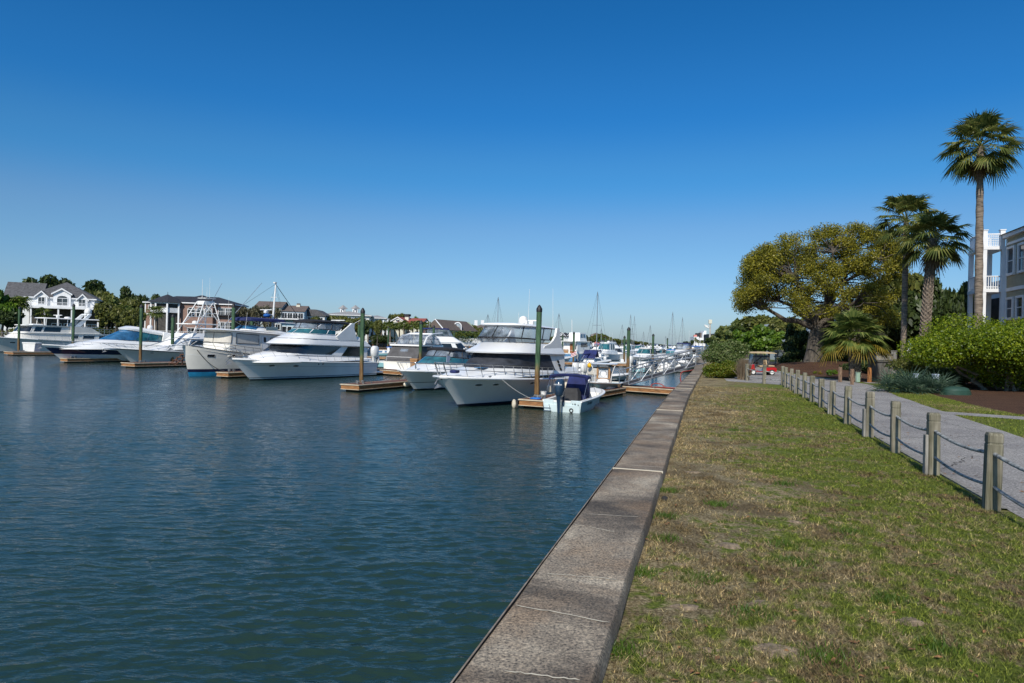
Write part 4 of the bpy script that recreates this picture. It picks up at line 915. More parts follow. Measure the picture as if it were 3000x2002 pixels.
mb = MB(); mb.tube([(.17 * math.cos(a), .02, .34 + .1 * math.sin(a)) for a in [k * math.pi / 8 for k in range(9)]], .008, 5); mb.build('handle', M['steel'], bk)

# ---- 2. the second yacht, left of centre
S = dict(L=14.3, B=4.5, zb=1.76, zs=1.30, rake=2.0, pd=2.3, pe=.85, tm=.40, wl=.88, pw=1.5, fl=1.4, sp=1.6)
t = berth('motor_yacht', 'white flybridge yacht with black canvas top, right of the trawler', 'yacht', (-21.2, 55.6), 14.3, -115)
hull(S, [(0, 1, 0), (0, .74, 0), (-.02, .74, 3), (0, .45, 0), (.24, 0, 0), (.19, 0, 1), (.11, 0, 2), (.07, 0, 1), (-.5, 0, 4), (-.9, 0, 4)], [M['gelcoat'], M['boot_navy'], M['seafoam'], M['grey_plastic'], M['antifoul_dark']], t)
deckm(S, t, 'deck_white', .12); rubrail(S, t, 'gelcoat', .05)
house([LVL(1.5, 15.0, .8, 2.0, 1.95, 4.4), LVL(1.98, 14.2, .8, 1.8, 1.9, 4.6, 1.62), LVL(2.42, 12.3, .8, 1.45, 1.8, 3.0, 1.72)], 'gelcoat', t, 'foredeck_trunk')
H0 = LVL(2.16, 12.7, 1.4, 1.72, 1.78, 3.0, 1.75); H1 = LVL(3.02, 11.3, 1.2, 1.62, 1.75, 2.8, 2.80)
house([H0, H1], 'gelcoat', t, 'cabin')
window(t, H0, H1, 0.0, .50, .16, .94, 'glass_dark', s1t=.56, ns=20, name='windshield')
window(t, H0, H1, .60, .80, .10, .93, 'glass_dark', s0t=.63, s1t=.79, fr=.02)
B0 = LVL(2.98, 11.9, .9, 1.8, 1.85, 3.0, 2.78); B1 = LVL(3.06, 12.0, .8, 1.84, 1.88, 3.0, 2.86); B2 = LVL(3.52, 11.0, 1.6, 1.76, 1.78, 2.8, 3.35); B3 = LVL(3.95, 9.7, 2.6, 1.55, 1.65, 2.4, 3.80)
house([B0, B1, B2, B3], 'gelcoat', t, 'flybridge')
mb = MB(); mb.tube([tuple(LP(B2, -.80 + 1.6 * k / 40) * 1.0 + Vector((0, 0, 0))) for k in range(41)], .022, 5); mb.build('styling_line', M['black_trim'], t)
V0 = LVL(3.94, 9.75, 4.8, 1.56, 1.62, 2.4, 3.85); V1 = LVL(4.40, 8.9, 4.9, 1.44, 1.55, 2.1, 4.3); V2 = LVL(5.05, 8.5, 3.7, 1.36, 1.45, 1.8, 5.02)
for (a_, b_) in ((0, .17), (.17, .36), (.36, .62)): window(t, V0, V1, a_, b_, .04, .97, 'glass_teal', fr=.022, frm='gelcoat', name='windscreen_pane', s0t=a_ * .95)
for (a_, b_) in ((0, .2), (.2, .42), (.42, .74)): window(t, V1, V2, a_, b_, .02, .98, 'vinyl', fr=.04, name='clear_panel')
house([LVL(4.94, 8.7, 3.5, 1.44, 1.52, 1.8, 4.90, .6), LVL(5.08, 8.7, 3.5, 1.46, 1.54, 1.8, 5.02, .6), LVL(5.24, 8.2, 4.0, 1.1, 1.2, 1.6, 5.16, .6)], 'canvas_black', t, 'bimini_top', True, True)
plate(t, 'arch', [(5.9, 3.75), (5.0, 4.3), (3.75, 5.04), (3.35, 5.06), (3.42, 4.6), (3.2, 4.1), (3.0, 3.6), (2.6, 3.2), (1.8, 2.85), (5, 2.9)], 1.72, .14, 'gelcoat')
mb = MB(); mb.box((3.6, 0, 5.30), (.16, 1.6, .1), bev=.03); mb.box((3.7, 0, 5.12), (.5, .5, .2), bev=.06); mb.build('radar_scanner', M['white_plastic'], t)
mb = MB(); mb.box((3.6, 0, 4.98), (.35, 3.4, .12), bev=.03); mb.build('arch_top', M['gelcoat'], t)
whip(t, (3.4, 1.6, 4.95), .7, (-1.7, 0), .03)
mb = MB(); mb.ball((8.6, 1.5, 3.62), .10); mb.tube([(8.6, 1.5, 3.5), (8.6, 1.5, 3.62)], .03); mb.build('horn', M['steel'], t)
rail(S, t, .02, .985, .75, 15, .16, .9, hs=lambda q: .45 + .4 * q)
for x, z in ((13.1, 1.22), (10.9, 1.17)): portlight(t, S, x, z, .26, .085)
for x in (8.6, 8.1): portlight(t, S, x, 1.30, .07, .06, square=True)
anchor(t, 16.7, 1.82); mb = MB(); mb.box((14.9, 0, 1.92), (.4, .3, .16), bev=.04); mb.build('windlass', M['steel'], t)
mb = MB(); mb.box((-.6, 0, .30), (1.3, 3.9, .18), bev=.07); mb.build('swim_platform', M['gelcoat'], t)
a_ = onboat(t, S, 15.3, 1, 1.6); line_tube('mooring_line', 'dark line from the flybridge yacht stern to the finger dock with the brown footed pile', [(-10.7, 49.5, .55), (-9.4, 54, .75), (-8.7, 58, 1.2)], .018, 'rope_black', .15)

# ---- 3. the trawler
S = dict(L=13.2, B=4.5, zb=2.72, zs=1.45, rake=.75, pd=2.5, pe=.8, tm=.45, wl=.92, pw=1.9, fl=1.1, sp=1.9)
t = berth('trawler_yacht', 'white trawler with steep bow, navy boot stripe, light blue bottom and covered windows', 'trawler', (-27.81, 58.92), 13.2, -115)
hull(S, [(0, 1, 0), (0, .72, 0), (-.03, .72, 3), (.62, 0, 0), (.36, 0, 1), (.0, 0, 2), (-.9, 0, 2)], [M['gelcoat_cream'], M['boot_navy'], M['antifoul_blue'], M['gelcoat']], t)
deckm(S, t, 'deck_white', .06, dz=-.25, inset=.06); rubrail(S, t, 'black_trim', .03, 0, 1, 'cap_rail')
H0 = LVL(1.75, 10.9, 1.6, 1.78, 1.78, .7); H1 = LVL(4.05, 10.6, 1.9, 1.66, 1.66, .7, 3.62)
house([H0, H1], 'gelcoat_cream', t, 'cabin')
window(t, H0, H1, 0.0, .26, .52, .92, 'canvas_cream', fr=.03); window(t, H0, H1, .32, .50, .52, .92, 'canvas_cream', fr=.03); window(t, H0, H1, .60, .72, .48, .84, 'canvas_cream', fr=.03)
window(t, H0, H1, .525, .575, .04, .90, 'gelcoat', fr=.015, frm='grey_plastic', name='cabin_door'); window(t, H0, H1, .54, .56, .62, .84, 'glass_dark', off=.022, fr=.012)
house([LVL(4.06, 11.5, 1.2, 1.7, 2.0, 1.6, 3.60), LVL(4.12, 11.7, 1.1, 1.85, 2.1, 1.6, 3.66), LVL(4.22, 11.3, 1.3, 1.6, 1.9, 1.6, 3.74)], 'gelcoat', t, 'roof', True, True)
F0 = LVL(4.15, 8.0, 2.2, 1.35, 1.4, 1.8, 3.8); F1 = LVL(4.62, 7.2, 2.5, 1.2, 1.3, 1.5, 4.0)
house([F0, F1], 'gelcoat', t, 'flybridge'); window(t, F0, F1, .0, .22, .25, .85, 'glass_blue')
mb = MB(); mb.tube([tuple(LP(F1, -.84 + 1.68 * k / 30)) for k in range(31)], .03, 5); mb.build('flybridge_trim', M['black_trim'], t)
house([LVL(5.04, 8.0, 3.2, 1.34, 1.34, .8, 5.04, .5), LVL(5.24, 7.9, 3.3, 1.3, 1.3, .8, 5.24, .5), LVL(5.38, 7.4, 3.8, .8, .8, .6, 5.36, .5)], 'canvas_navy', t, 'bimini', True, True)
mb = MB()
for sg in (1, -1):
    for a_, b_ in (((5.3, 4.2), (7.7, 5.2)), ((5.3, 4.2), (5.5, 5.25)), ((5.3, 4.2), (3.6, 5.2))): mb.tube([(a_[0], sg * 1.25, a_[1]), (b_[0], sg * 1.22, b_[1])], .018, 5)
mb.build('bimini_frame', M['steel'], t)
mb = MB(); mb.tube([(3.7, 0, 3.7), (3.3, 0, 8.9)], .11, 8, r1=.07); mb.tube([(3.35, 0, 5.0), (-.6, 0, 5.0)], .07, 6); mb.tube([(3.4, -.5, 7.5), (3.4, .3, 7.5)], .03); mb.box((3.4, 0, 8.95), (.25, .25, .12)); mb.build('mast', M['white_plastic'], t)
mb = MB(); mb.tube([(3.35, 0, 8.8), (11.2, 0, 4.3)], .012, 4); mb.tube([(3.3, 0, 8.8), (-.6, 0, 5.1)], .035, 4); mb.tube([(3.3, 0, 8.8), (0.6, 0, 2)], .012, 4)
for sg in (1, -1): mb.tube([(3.35, 0, 8.5), (3.4, sg * 1.9, 3.7)], .012, 4)
mb.build('rigging', M['rope_black'], t)
mb = MB(); mb.box((4.5, 0, 6.2), (.12, 1.5, .09), bev=.02); mb.box((4.5, 0, 6.0), (.35, .35, .3), bev=.05); mb.tube([(3.5, 0, 5.7), (4.6, 0, 5.85)], .05); mb.build('radar_scanner', M['white_plastic'], t)
mb = MB(); mb.ball((4.9, .5, 5.62), .34, .34, .2); mb.build('covered_spotlight', M['canvas_blue'], t)
rail(S, t, .45, .97, .62, 8, .12, .5, mid=True, mat='rope_black', r=.018)
mb = MB(); mb.box((14.35, 0, 2.70), (1.6, .42, .09), bev=.02); mb.build('bow_pulpit', M['gelcoat'], t); anchor(t, 15.2, 2.7)
for x in (11.9, 10.2): portlight(t, S, x, 1.80, .30, .11, 'glass_dark', square=True)
portlight(t, S, 8.4, 1.60, .30, .11, 'glass_dark', square=True)
whip(t, (7.9, -1.3, 4.2), 3.0, (0, 0), .014); whip(t, (8.2, 1.2, 4.2), 1.6, (-.2, 0), .014)
mb = MB(); mb.box((5.2, 1.5, 4.35), (1.5, .05, .35)); mb.build('side_rail', M['steel'], t)
line_tube('mooring_line', 'black mooring line hanging from the steep trawler bow down to the dock', [onboat(t, S, 13.0, 1, 2.3), (-24.6, 58.6, .55)], .035, 'rope_black', .35)

# ---- 4. navy blue express cruiser
S = dict(L=14.5, B=4.3, zb=2.02, zs=1.35, rake=2.6, pd=2.2, pe=.9, tm=.40, wl=.86, pw=1.45, fl=1.3, sp=1.4)
S['switch'] = lambda tt, i: (0 if (i == 1 and tt < .46) else i)
t = berth('express_cruiser', 'white express cruiser with broad navy blue bow band and blue tinted windscreen', 'cruiser', (-51.67, 79.0), 14.5, -115)
hull(S, [(0, 1, 0), (0, .86, 0), (.35, .32, 1), (.25, .30, 0), (.12, 0, 0), (-.02, 0, 2), (-.8, 0, 2)], [M['gelcoat'], M['navy_hull'], M['antifoul_dark']], t)
deckm(S, t, 'deck_white', .10); rubrail(S, t, 'gelcoat', .05)
house([LVL(1.55, 15.6, .6, 1.95, 1.9, 5.5), LVL(2.35, 12.8, .8, 1.7, 1.8, 4.6, 2.0), LVL(2.72, 10.6, 1.0, 1.5, 1.7, 3.2, 2.35)], 'gelcoat', t, 'foredeck_trunk')
V0 = LVL(2.70, 10.3, 2.0, 1.55, 1.65, 3.4, 2.6); V1 = LVL(4.05, 7.2, 2.9, 1.25, 1.45, 1.8, 3.7)
mb = MB(); patch(mb, V0, V1, -.3, .3, 0, 1, 0, ns=20); mb.build('windshield', M['glass_blue'], t, smooth=60)
for a_, b_ in ((.3, .48), (.48, .66), (.66, .80)): window(t, V0, V1, a_, b_, 0, 1, 'glass_teal', fr=.03, frm='glass_blue', off=0, name='side_glass')
house([LVL(3.98, 7.6, 1.0, 1.35, 1.75, 1.6, 3.05), LVL(4.22, 7.7, .8, 1.45, 1.85, 1.6, 3.3), LVL(4.46, 6.8, 1.6, 1.1, 1.55, 1.4, 3.65)], 'gelcoat', t, 'hardtop', True, True)
plate(t, 'hardtop_leg', [(3.2, 2.6), (3.0, 3.75), (1.0, 3.4), (.2, 2.2)], 1.7, .12, 'gelcoat')
dome(t, (3.7, 0, 4.15), .33, .5); whip(t, (4.4, .9, 4.1), 1.1, (0, 0), .018)
rail(S, t, .25, .985, .62, 14, .25, .5, mid=True); anchor(t, 17.4, 2.05)
portlight(t, S, 14.0, 1.55, .38, .13, 'white_plastic')
# ---- 5. white sportfisher with tall tower
S = dict(L=14.8, B=4.8, zb=1.75, zs=1.0, rake=2.2, pd=2.2, pe=.85, tm=.38, wl=.84, pw=1.45, fl=1.7, sp=1.5)
t = berth('sport_fishing_boat', 'white sport fishing boat with tall pipe tower and outriggers, between navy cruiser and trawler', 'fishing boat', (-46.0, 82.6), 14.8, -115)
hull(S, [(0, 1, 0), (-.02, .93, 1), (-.03, .88, 0), (0, .5, 0), (.08, 0, 0), (-.02, 0, 2), (-.8, 0, 2)], [M['gelcoat_cream'], M['black_trim'], M['antifoul_dark']], t)
deckm(S, t, 'deck_white', .12); rubrail(S, t, 'gelcoat', .05)
mb = MB(); mb.box((17.2, 0, 1.72), (2.4, .5, .10), bev=.03); mb.build('bow_pulpit', M['gelcoat'], t)
house([LVL(1.5, 14.6, 3, 1.7, 1.8, 4), LVL(2.15, 11.2, 3, 1.6, 1.8, 2.5)], 'gelcoat', t, 'foredeck_trunk')
H0 = LVL(1.6, 11.4, 3.6, 1.9, 1.9, 2.6); H1 = LVL(3.0, 9.4, 3.9, 1.7, 1.75, 2.0)
house([H0, H1], 'gelcoat', t, 'cabin'); window(t, H0, H1, .33, .72, .45, .85, 'glass_dark', s1t=.68)
B0 = LVL(3.0, 9.3, 3.4, 1.85, 1.85, 2.0); B1 = LVL(3.75, 8.2, 3.9, 1.5, 1.6, 1.6)
house([B0, B1], 'gelcoat', t, 'flybridge')
house([LVL(4.9, 8.0, 3.6, 1.5, 1.5, 1.0), LVL(5.0, 8.0, 3.6, 1.5, 1.5, 1.0)], 'gelcoat', t, 'hardtop', True, True); dome(t, (6, .2, 5.0), .32, .4)
mb = MB()
for sg in (1, -1):
    F_ = [(8.4, sg * 1.9, 1.9), (6.6, sg * 1.35, 5.0), (5.0, sg * .65, 8.0)]; A_ = [(2.4, sg * 1.9, 1.6), (2.9, sg * 1.4, 5.0), (3.4, sg * .65, 8.0)]
    mb.tube(F_, .07, 6); mb.tube(A_, .07, 6); mb.tube([F_[1], A_[2]], .05, 5); mb.tube([A_[1], F_[2]], .05, 5); mb.tube([F_[0], A_[1]], .05, 5); mb.tube([A_[0], F_[1]], .05, 5); mb.tube([(6.2, sg * 1.15, 6), (3.1, sg * 1.15, 6)], .035, 5); mb.tube([F_[1], A_[1]], .05, 5)
for x_, z_, w_ in ((6.6, 5, 1.35), (2.9, 5, 1.4), (5.75, 6.5, 1.0), (3.1, 6.5, 1.0), (5, 8, .65), (3.4, 8, .65)): mb.tube([(x_, -w_, z_), (x_, w_, z_)], .04, 5)
mb.tube([(5.1, -.75, 7.3), (5.1, .75, 7.3), (3.3, .75, 7.3), (3.3, -.75, 7.3)], .04, 5, True)
mb.build('tuna_tower', M['white_plastic'], t)
house([LVL(7.62, 5.1, 3.3, .7, .7, .3), LVL(8.1, 5.1, 3.3, .7, .7, .3)], 'gelcoat', t, 'tower_station')
house([LVL(8.45, 5.0, 3.2, .8, .8, .3), LVL(8.52, 5.0, 3.2, .8, .8, .3)], 'gelcoat', t, 'tower_top', True, True)
for sg, x1, z1 in ((1, -3.2, 11.2), (-1, -.8, 11.0)): mb = MB(); mb.tube([(4.6, sg * 1.9, 3.0), (x1, sg * 2.6, z1)], .055, 5, r1=.03); mb.build('outrigger', M['aluminium'], t)
whip(t, (5.1, .4, 8.4), 2.6, (0, 0), .035); whip(t, (4.0, 0, 8.4), 1.6, (0, 0), .02); whip(t, (3.3, -.3, 8.4), 3.0, (0, 0), .018)
rail(S, t, .50, .985, .60, 8, .2, 1.6); anchor(t, 18.3, 1.75)
mb = MB(); mb.tube([(7.4, 1.9, 3.9), (14.2, 1.4, 1.9)], .04, 5); mb.build('boarding_pole', M['aluminium'], t)
portlight(t, S, 13.0, 1.2, .22, .06)
# ---- 6. big motor yacht at the left edge
S = dict(L=22, B=5.6, zb=2.65, zs=1.7, rake=1.8, pd=2.4, pe=.8, tm=.42, wl=.9, pw=1.7, fl=1.3, sp=1.8)
t = berth('motor_yacht', 'long cream motor yacht with pilothouse and ball radar at the left edge', 'yacht', (-83.5, 106), 22, -118)
hull(S, [(0, 1, 0), (0, .90, 0), (-.03, .90, 1), (0, .5, 0), (.12, 0, 0), (-.02, 0, 2), (-.8, 0, 2)], [M['gelcoat_cream'], M['grey_plastic'], M['antifoul_dark']], t)
deckm(S, t, 'deck_white', .06); rubrail(S, t, 'gelcoat', .08)
H0 = LVL(1.7, 18.5, .5, 2.2, 2.3, 4); H1 = LVL(3.15, 16.6, .6, 2.0, 2.2, 2.6, 3.05)
house([H0, H1], 'gelcoat_cream', t, 'deckhouse')
for a_, b_ in ((.52, .57), (.60, .68), (.71, .79)): window(t, H0, H1, a_, b_, .42, .86, 'glass_dark', fr=.03, frm='gelcoat')
D0 = LVL(3.05, 16.9, -.6, 2.15, 2.35, 2.4); D1 = LVL(3.18, 16.9, -.6, 2.2, 2.4, 2.4); house([D0, D1], 'gelcoat', t, 'upper_deck', True, True)
P0 = LVL(3.15, 16.3, 8.8, 1.9, 2.0, 1.2); P1 = LVL(4.35, 15.4, 8.4, 1.75, 1.9, .9)
house([P0, P1], 'gelcoat_cream', t, 'pilothouse')
window(t, P0, P1, 0, .30, .15, .88, 'glass_dark', fr=.03, frm='gelcoat'); window(t, P0, P1, .34, .44, .2, .85, 'glass_dark'); window(t, P0, P1, .47, .70, .2, .85, 'glass_dark')
house([LVL(4.35, 16.0, 4.2, 2.0, 2.1, 1.4, 4.25), LVL(4.48, 16.0, 4.2, 2.05, 2.15, 1.4, 4.36)], 'gelcoat', t, 'pilothouse_roof', True, True)
plate(t, 'bulwark', [(8.8, 3.15), (8.8, 4.35), (5.3, 4.2), (3.4, 3.15)], 2.1, .1, 'gelcoat_cream')
house([LVL(5.62, 13.2, 3.6, 1.6, 1.6, 1.4), LVL(5.76, 13.0, 3.8, 1.5, 1.5, 1.4)], 'gelcoat', t, 'hardtop', True, True)
mb = MB()
for x_ in (12.4, 9.0): 
    for sg in (1, -1): mb.tube([(x_, sg * 1.4, 4.4), (x_ - .1, sg * 1.4, 5.65)], .05, 6)
mb.build('hardtop_posts', M['white_plastic'], t)
plate(t, 'mast_leg', [(7.6, 4.4), (6.6, 4.4), (4.8, 6.5), (5.3, 6.6)], 1.1, .25, 'gelcoat')
mb = MB(); mb.box((5.0, 0, 6.6), (.5, 2.3, .2), bev=.05); mb.build('mast_crossbar', M['gelcoat'], t)
dome(t, (5.0, .5, 6.75), .55, .95); dome(t, (8.2, 0, 5.76), .5, .3)
mb = MB(); mb.box((9.8, 0, 6.25), (.2, 2.4, .14), bev=.04); mb.box((9.8, 0, 6.0), (.4, .4, .4), bev=.05); mb.build('radar_scanner', M['white_plastic'], t)
mb = MB(); mb.box((13.2, 0, 4.55), (1.6, 1.2, .22), bev=.08); mb.build('roof_tender', M['gelcoat'], t)
mb = MB()
for sg in (1, -1):
    mb.tube([(4.0, sg * 2.2, 4.0), (-.5, sg * 2.2, 4.0)], .025, 5); mb.tube([(4.0, sg * 2.2, 3.6), (-.5, sg * 2.2, 3.6)], .02, 5)
    for k in range(6): mb.tube([(4 - .9 * k, sg * 2.2, 3.15), (4 - .9 * k, sg * 2.2, 4.0)], .02, 5)
mb.build('aft_rail', M['steel'], t)
rail(S, t, .3, .985, .8, 14, .15, .2, mid=False); anchor(t, 23.6, 2.6)
for x in (20.2, 17.5): portlight(t, S, x, 1.55, .32, .10, square=True)
# ---- 7. express cruiser with black camper canvas
S = dict(L=10.6, B=3.6, zb=1.48, zs=1.1, rake=1.8, pd=2.9, pe=.65, tm=.42, wl=.86, pw=1.5, fl=1.5, sp=1.4)
t = berth('express_cruiser', 'white express cruiser with black framed clear camper top left of the nearest yacht', 'cruiser', (-6.94, 49.31), 10.6, -116)
hull(S, [(0, 1, 0), (0, .78, 0), (-.012, .77, 0), (.60, 0, 0), (.56, 0, 1), (.54, 0, 0), (.10, 0, 0), (-.02, 0, 1), (-.8, 0, 1)], [M['gelcoat'], M['antifoul_dark']], t)
deckm(S, t, 'deck_white', .10); rubrail(S, t, 'gelcoat', .06)
house([LVL(1.3, 11.4, .6, 1.62, 1.6, 3.8), LVL(1.85, 9.4, .6, 1.45, 1.5, 3.0, 1.75), LVL(1.98, 8.6, .6, 1.3, 1.4, 2.6, 1.82)], 'gelcoat', t, 'foredeck_trunk')
V0 = LVL(1.92, 9.3, 4.4, 1.42, 1.5, 2.4, 1.80); V1 = LVL(2.42, 8.2, 4.2, 1.32, 1.42, 1.9, 2.2); V2 = LVL(3.02, 7.6, 3.2, 1.22, 1.3, 1.5, 2.7)
for a_, b_ in ((0, .16), (.16, .38), (.38, .74)): window(t, V0, V1, a_, b_, .03, .97, 'glass_teal', fr=.018, frm='steel', name='windscreen_pane')
for a_, b_ in ((0, .15), (.15, .32), (.32, .52), (.52, .64), (.64, .80)): window(t, V1, V2, a_, b_, .02, .98, 'vinyl', fr=.042, name='clear_panel')
house([LVL(2.92, 7.8, 2.9, 1.28, 1.32, 1.5, 2.60, .6), LVL(3.06, 7.8, 3.0, 1.28, 1.33, 1.5, 2.74, .6), LVL(3.15, 7.2, 3.6, 1.0, 1.0, 1.2, 2.88, .6)], 'canvas_black', t, 'camper_top', True, True)
plate(t, 'arch', [(3.3, 1.75), (4.1, 2.35), (5.1, 2.86), (6.2, 3.02), (6.2, 3.10), (5.0, 3.02), (3.9, 2.62), (2.7, 1.75)], 1.48, .1, 'gelcoat')
house([LVL(1.4, 3.4, .3, 1.5, 1.5, .3), LVL(2.6, 3.4, 1.6, 1.3, 1.3, .3), ], 'canvas_black', t, 'aft_curtain')
rail(S, t, .34, .985, .58, 10, .2, .35); anchor(t, 12.1, 1.35)
mb = MB(); mb.box((8.1, 1.25, 2.25), (.5, .02, .55)); mb.build('notice_sheet', M['utility_white'], t)
mb = MB(); mb.tube([(11.0, .3, 1.58), (11.0, .3, 1.95)], .05); mb.ball((11.0, .3, 2.0), .09); mb.build('spotlight', M['steel'], t)
# ---- 8. grey canvas cruiser, stern to us, and the flybridge boat beyond
S = dict(L=11, B=4.2, zb=1.7, zs=1.25, rake=1.6, pd=2.6, pe=.75, fl=1.4, sp=1.6)
t = thing('cabin_cruiser', 'cabin cruiser seen from its stern with sloping dark grey canvas cockpit cover', 'cruiser', (-12.0, 73.0, 0), R(70))
hull(S, [(0, 1, 0), (0, .6, 0), (.1, 0, 0), (-.02, 0, 1), (-.8, 0, 1)], [M['gelcoat_cream'], M['antifoul_dark']], t)
deckm(S, t, 'deck_white', .06)
E0 = LVL(1.25, 4.4, .15, 2.0, 1.95, .2); E1 = LVL(2.95, 4.4, 1.5, 1.85, 1.75, .2)
house([E0, E1], 'canvas_grey', t, 'cockpit_cover')
mb = MB(); q = [SP(E0, E1, s, v) + Vector((-.02, 0, .01)) for s, v in ((.955, .45), (-.96, .45), (-.96, .85), (.955, .85))]; mb.poly([tuple(p) for p in (Vector((.78, .55, 2.02)), Vector((.78, -.45, 2.02)), Vector((1.22, -.4, 2.62)), Vector((1.22, .5, 2.62)))]); mb.build('clear_window', M['vinyl'], t, smooth=0)
house([LVL(2.93, 4.6, 1.2, 1.95, 1.9, .3), LVL(3.10, 4.6, 1.2, 1.95, 1.9, .3)], 'gelcoat', t, 'deck_overhang', True, True)
V0 = LVL(3.08, 8.0, 1.9, 1.6, 1.6, 1.4); V1 = LVL(3.75, 7.2, 2.3, 1.45, 1.5, 1.2)
house([LVL(1.7, 9.0, 4.3, 1.8, 1.8, 2), LVL(3.08, 8.2, 4.3, 1.6, 1.6, 1.4)], 'gelcoat', t, 'cabin')
for a_, b_ in ((0, .3), (.3, .55), (.55, .85), (.86, 1.0)): window(t, V0, V1, a_, b_, .02, .98, 'vinyl', fr=.03, name='clear_panel')
house([LVL(3.72, 7.4, 2.1, 1.5, 1.55, 1.2), LVL(4.2, 6.2, 3.0, 1.35, 1.4, 1.0)], 'vinyl', t, 'upper_clear_panel', False)
mb = MB(); mb.tube([(2.2, 1.75, 3.1), (3.2, 1.6, 3.9), (4.8, 1.45, 4.3), (7.4, 1.4, 4.45)], .10, 6); mb.tube([(2.2, -1.75, 3.1), (3.2, -1.6, 3.9), (4.8, -1.45, 4.3), (7.4, -1.4, 4.45)], .10, 6); mb.tube([(4.8, 1.45, 4.3), (4.8, -1.45, 4.3)], .10, 6); mb.build('arch', M['gelcoat'], t)
mb = MB(); mb.tube([(-.1, 1.5, 1.25), (-.1, 1.5, 1.75), (-.1, -1.5, 1.75), (-.1, -1.5, 1.25)], .02, 5); mb.box((-.35, 0, .4), (.9, 3.4, .12), bev=.05); mb.build('swim_platform', M['gelcoat'], t)
# ---- 9. skiff with blue bimini (stern to us)
S = dict(L=6.0, B=2.35, zb=.92, zs=.62, rake=.75, pd=3.2, pe=.6, tm=.45, wl=.86, wm=.3, pw=1.8, fl=1.3, sp=1.6)
t = thing('skiff', 'pale seafoam skiff with navy bimini and dark outboard, stern to the camera', 'skiff', (2.75, 36.45, 0), R(68))
hull(S, [(0, 1, 0), (0, .86, 0), (-.01, .84, 1), (.22, 0, 1), (0, 0, 1), (-.3, 0, 1)], [M['gelcoat'], M['seafoam']], t)
deckm(S, t, 'deck_white', .05, solex=.68, cw=.2, sole=.22); rubrail(S, t, 'gelcoat', .04, -.03, 1)
mb = MB(); mb.box((.05, .75, .50), (.14, .55, .28), bev=.03); mb.box((.05, -.75, .50), (.14, .55, .28), bev=.03); mb.box((-.03, 0, .16), (.08, 2.0, .46), bev=.02); mb.build('transom', M['seafoam'], t)
o = outboard(t, -.34, 0, .50, 'outboard_navy', 1.3)
lettering(o, 'YAMAHA', .11, 'white_plastic', basis((-.80, 0, 1.50), (0, -1, 0), (.35, 0, 1)))
mb = MB()
A_ = LVL(.3, 3.9, 2.3, .62, .66, .5); B_ = LVL(1.2, 3.75, 2.5, .56, .6, .5); C_ = LVL(1.85, 3.45, 2.7, .42, .45, .4)
house([A_, B_, C_], 'canvas_navy', t, 'console_cover')
house([LVL(.3, 2.35, 1.25, .48, .5, .4), LVL(.95, 2.3, 1.3, .46, .47, .4), LVL(1.18, 2.1, 1.5, .36, .36, .35)], 'canvas_dark_grey', t, 'seat_cover')
top = []
for k in range(15):
    a = math.pi * (k / 14) ; y = 1.08 * math.cos(a); z = 1.72 + .26 * math.sin(a) ** .45; top.append((y, z))
mb = MB(); mb.loft([[(x + dx, y * sc_, z + dz) for y, z in top] for x, dx, sc_, dz in ((1.05, 0, .98, -.12), (1.0, 0, 1.03, -.02), (1.2, 0, 1.04, .03), (1.55, 0, 1.04, .03), (1.8, 0, 1.02, -.02), (1.8, 0, .99, -.12))], False); mb.build('bimini', M['canvas_navy'], t)
mb = MB()
for sg in (1, -1):
    mb.tube([(.35, sg * 1.08, .68), (1.15, sg * 1.08, 1.72)], .018, 6); mb.tube([(1.6, sg * 1.1, .70), (1.5, sg * 1.08, 1.72)], .018, 6); mb.tube([(3.1, sg * 1.1, .72), (1.7, sg * 1.08, 1.75)], .01, 4)
mb.tube([(1.15, 1.08, 1.72), (1.12, .9, 1.90), (1.12, -.9, 1.90), (1.15, -1.08, 1.72)], .018, 6); mb.build('bimini_frame', M['steel'], t)
pz = hp(S, .16, .42, -1); pz2 = hp(S, .34, .42, -1); dd = Vector(pz2) - Vector(pz)
lettering(t, 'SEA HUNT', .20, 'black_trim', basis((Vector(pz) + Vector(pz2)) / 2 + Vector((0, -.02, 0)), dd, Vector((0, -.15, 1))))
mb = MB(); mb.tube([(-.09, -.55 + .09 * math.cos(a), .12 + .10 * math.sin(a)) for a in [k * math.pi / 6 for k in range(12)]], .03, 5, True); mb.build('drain_ring', M['rubber'], t)
mb = MB()
for y in (.6, .95): mb.tube([(-.12, y, .02), (-.10, y + .1, .40)], .015, 4)
mb.tube([(-.14, .55, .04), (-.14, 1.0, .04)], .025, 4); mb.tube([(-.13, .58, .2), (-.13, 1.0, .2)], .015, 4); mb.build('swim_ladder', M['steel'], t)
mb = MB(); mb.box((-.085, -.75, .47), (.02, .07, .05)); mb.box((-.085, -.62, .47), (.02, .04, .04)); mb.box((-.085, -.92, .42), (.02, .04, .07)); mb.build('fittings', M['black_trim'], t)
mb = MB()
for k in range(6):
    for sg in (1, -1): p = hp(S, .62 + .055 * k, .8, sg); mb.box((p[0] - .1, p[1] * .86, sheer(S, .62 + .055 * k) + .03), (.05, .05, .015))
mb.build('rod_holders', M['black_trim'], t)
mb = MB(); mb.tube([(3.2, .8, .5), (3.2, .8, .9)], .03); mb.box((3.4, .2, .45), (.5, .9, .4), bev=.05); mb.build('cooler_seat', M['gelcoat'], t)

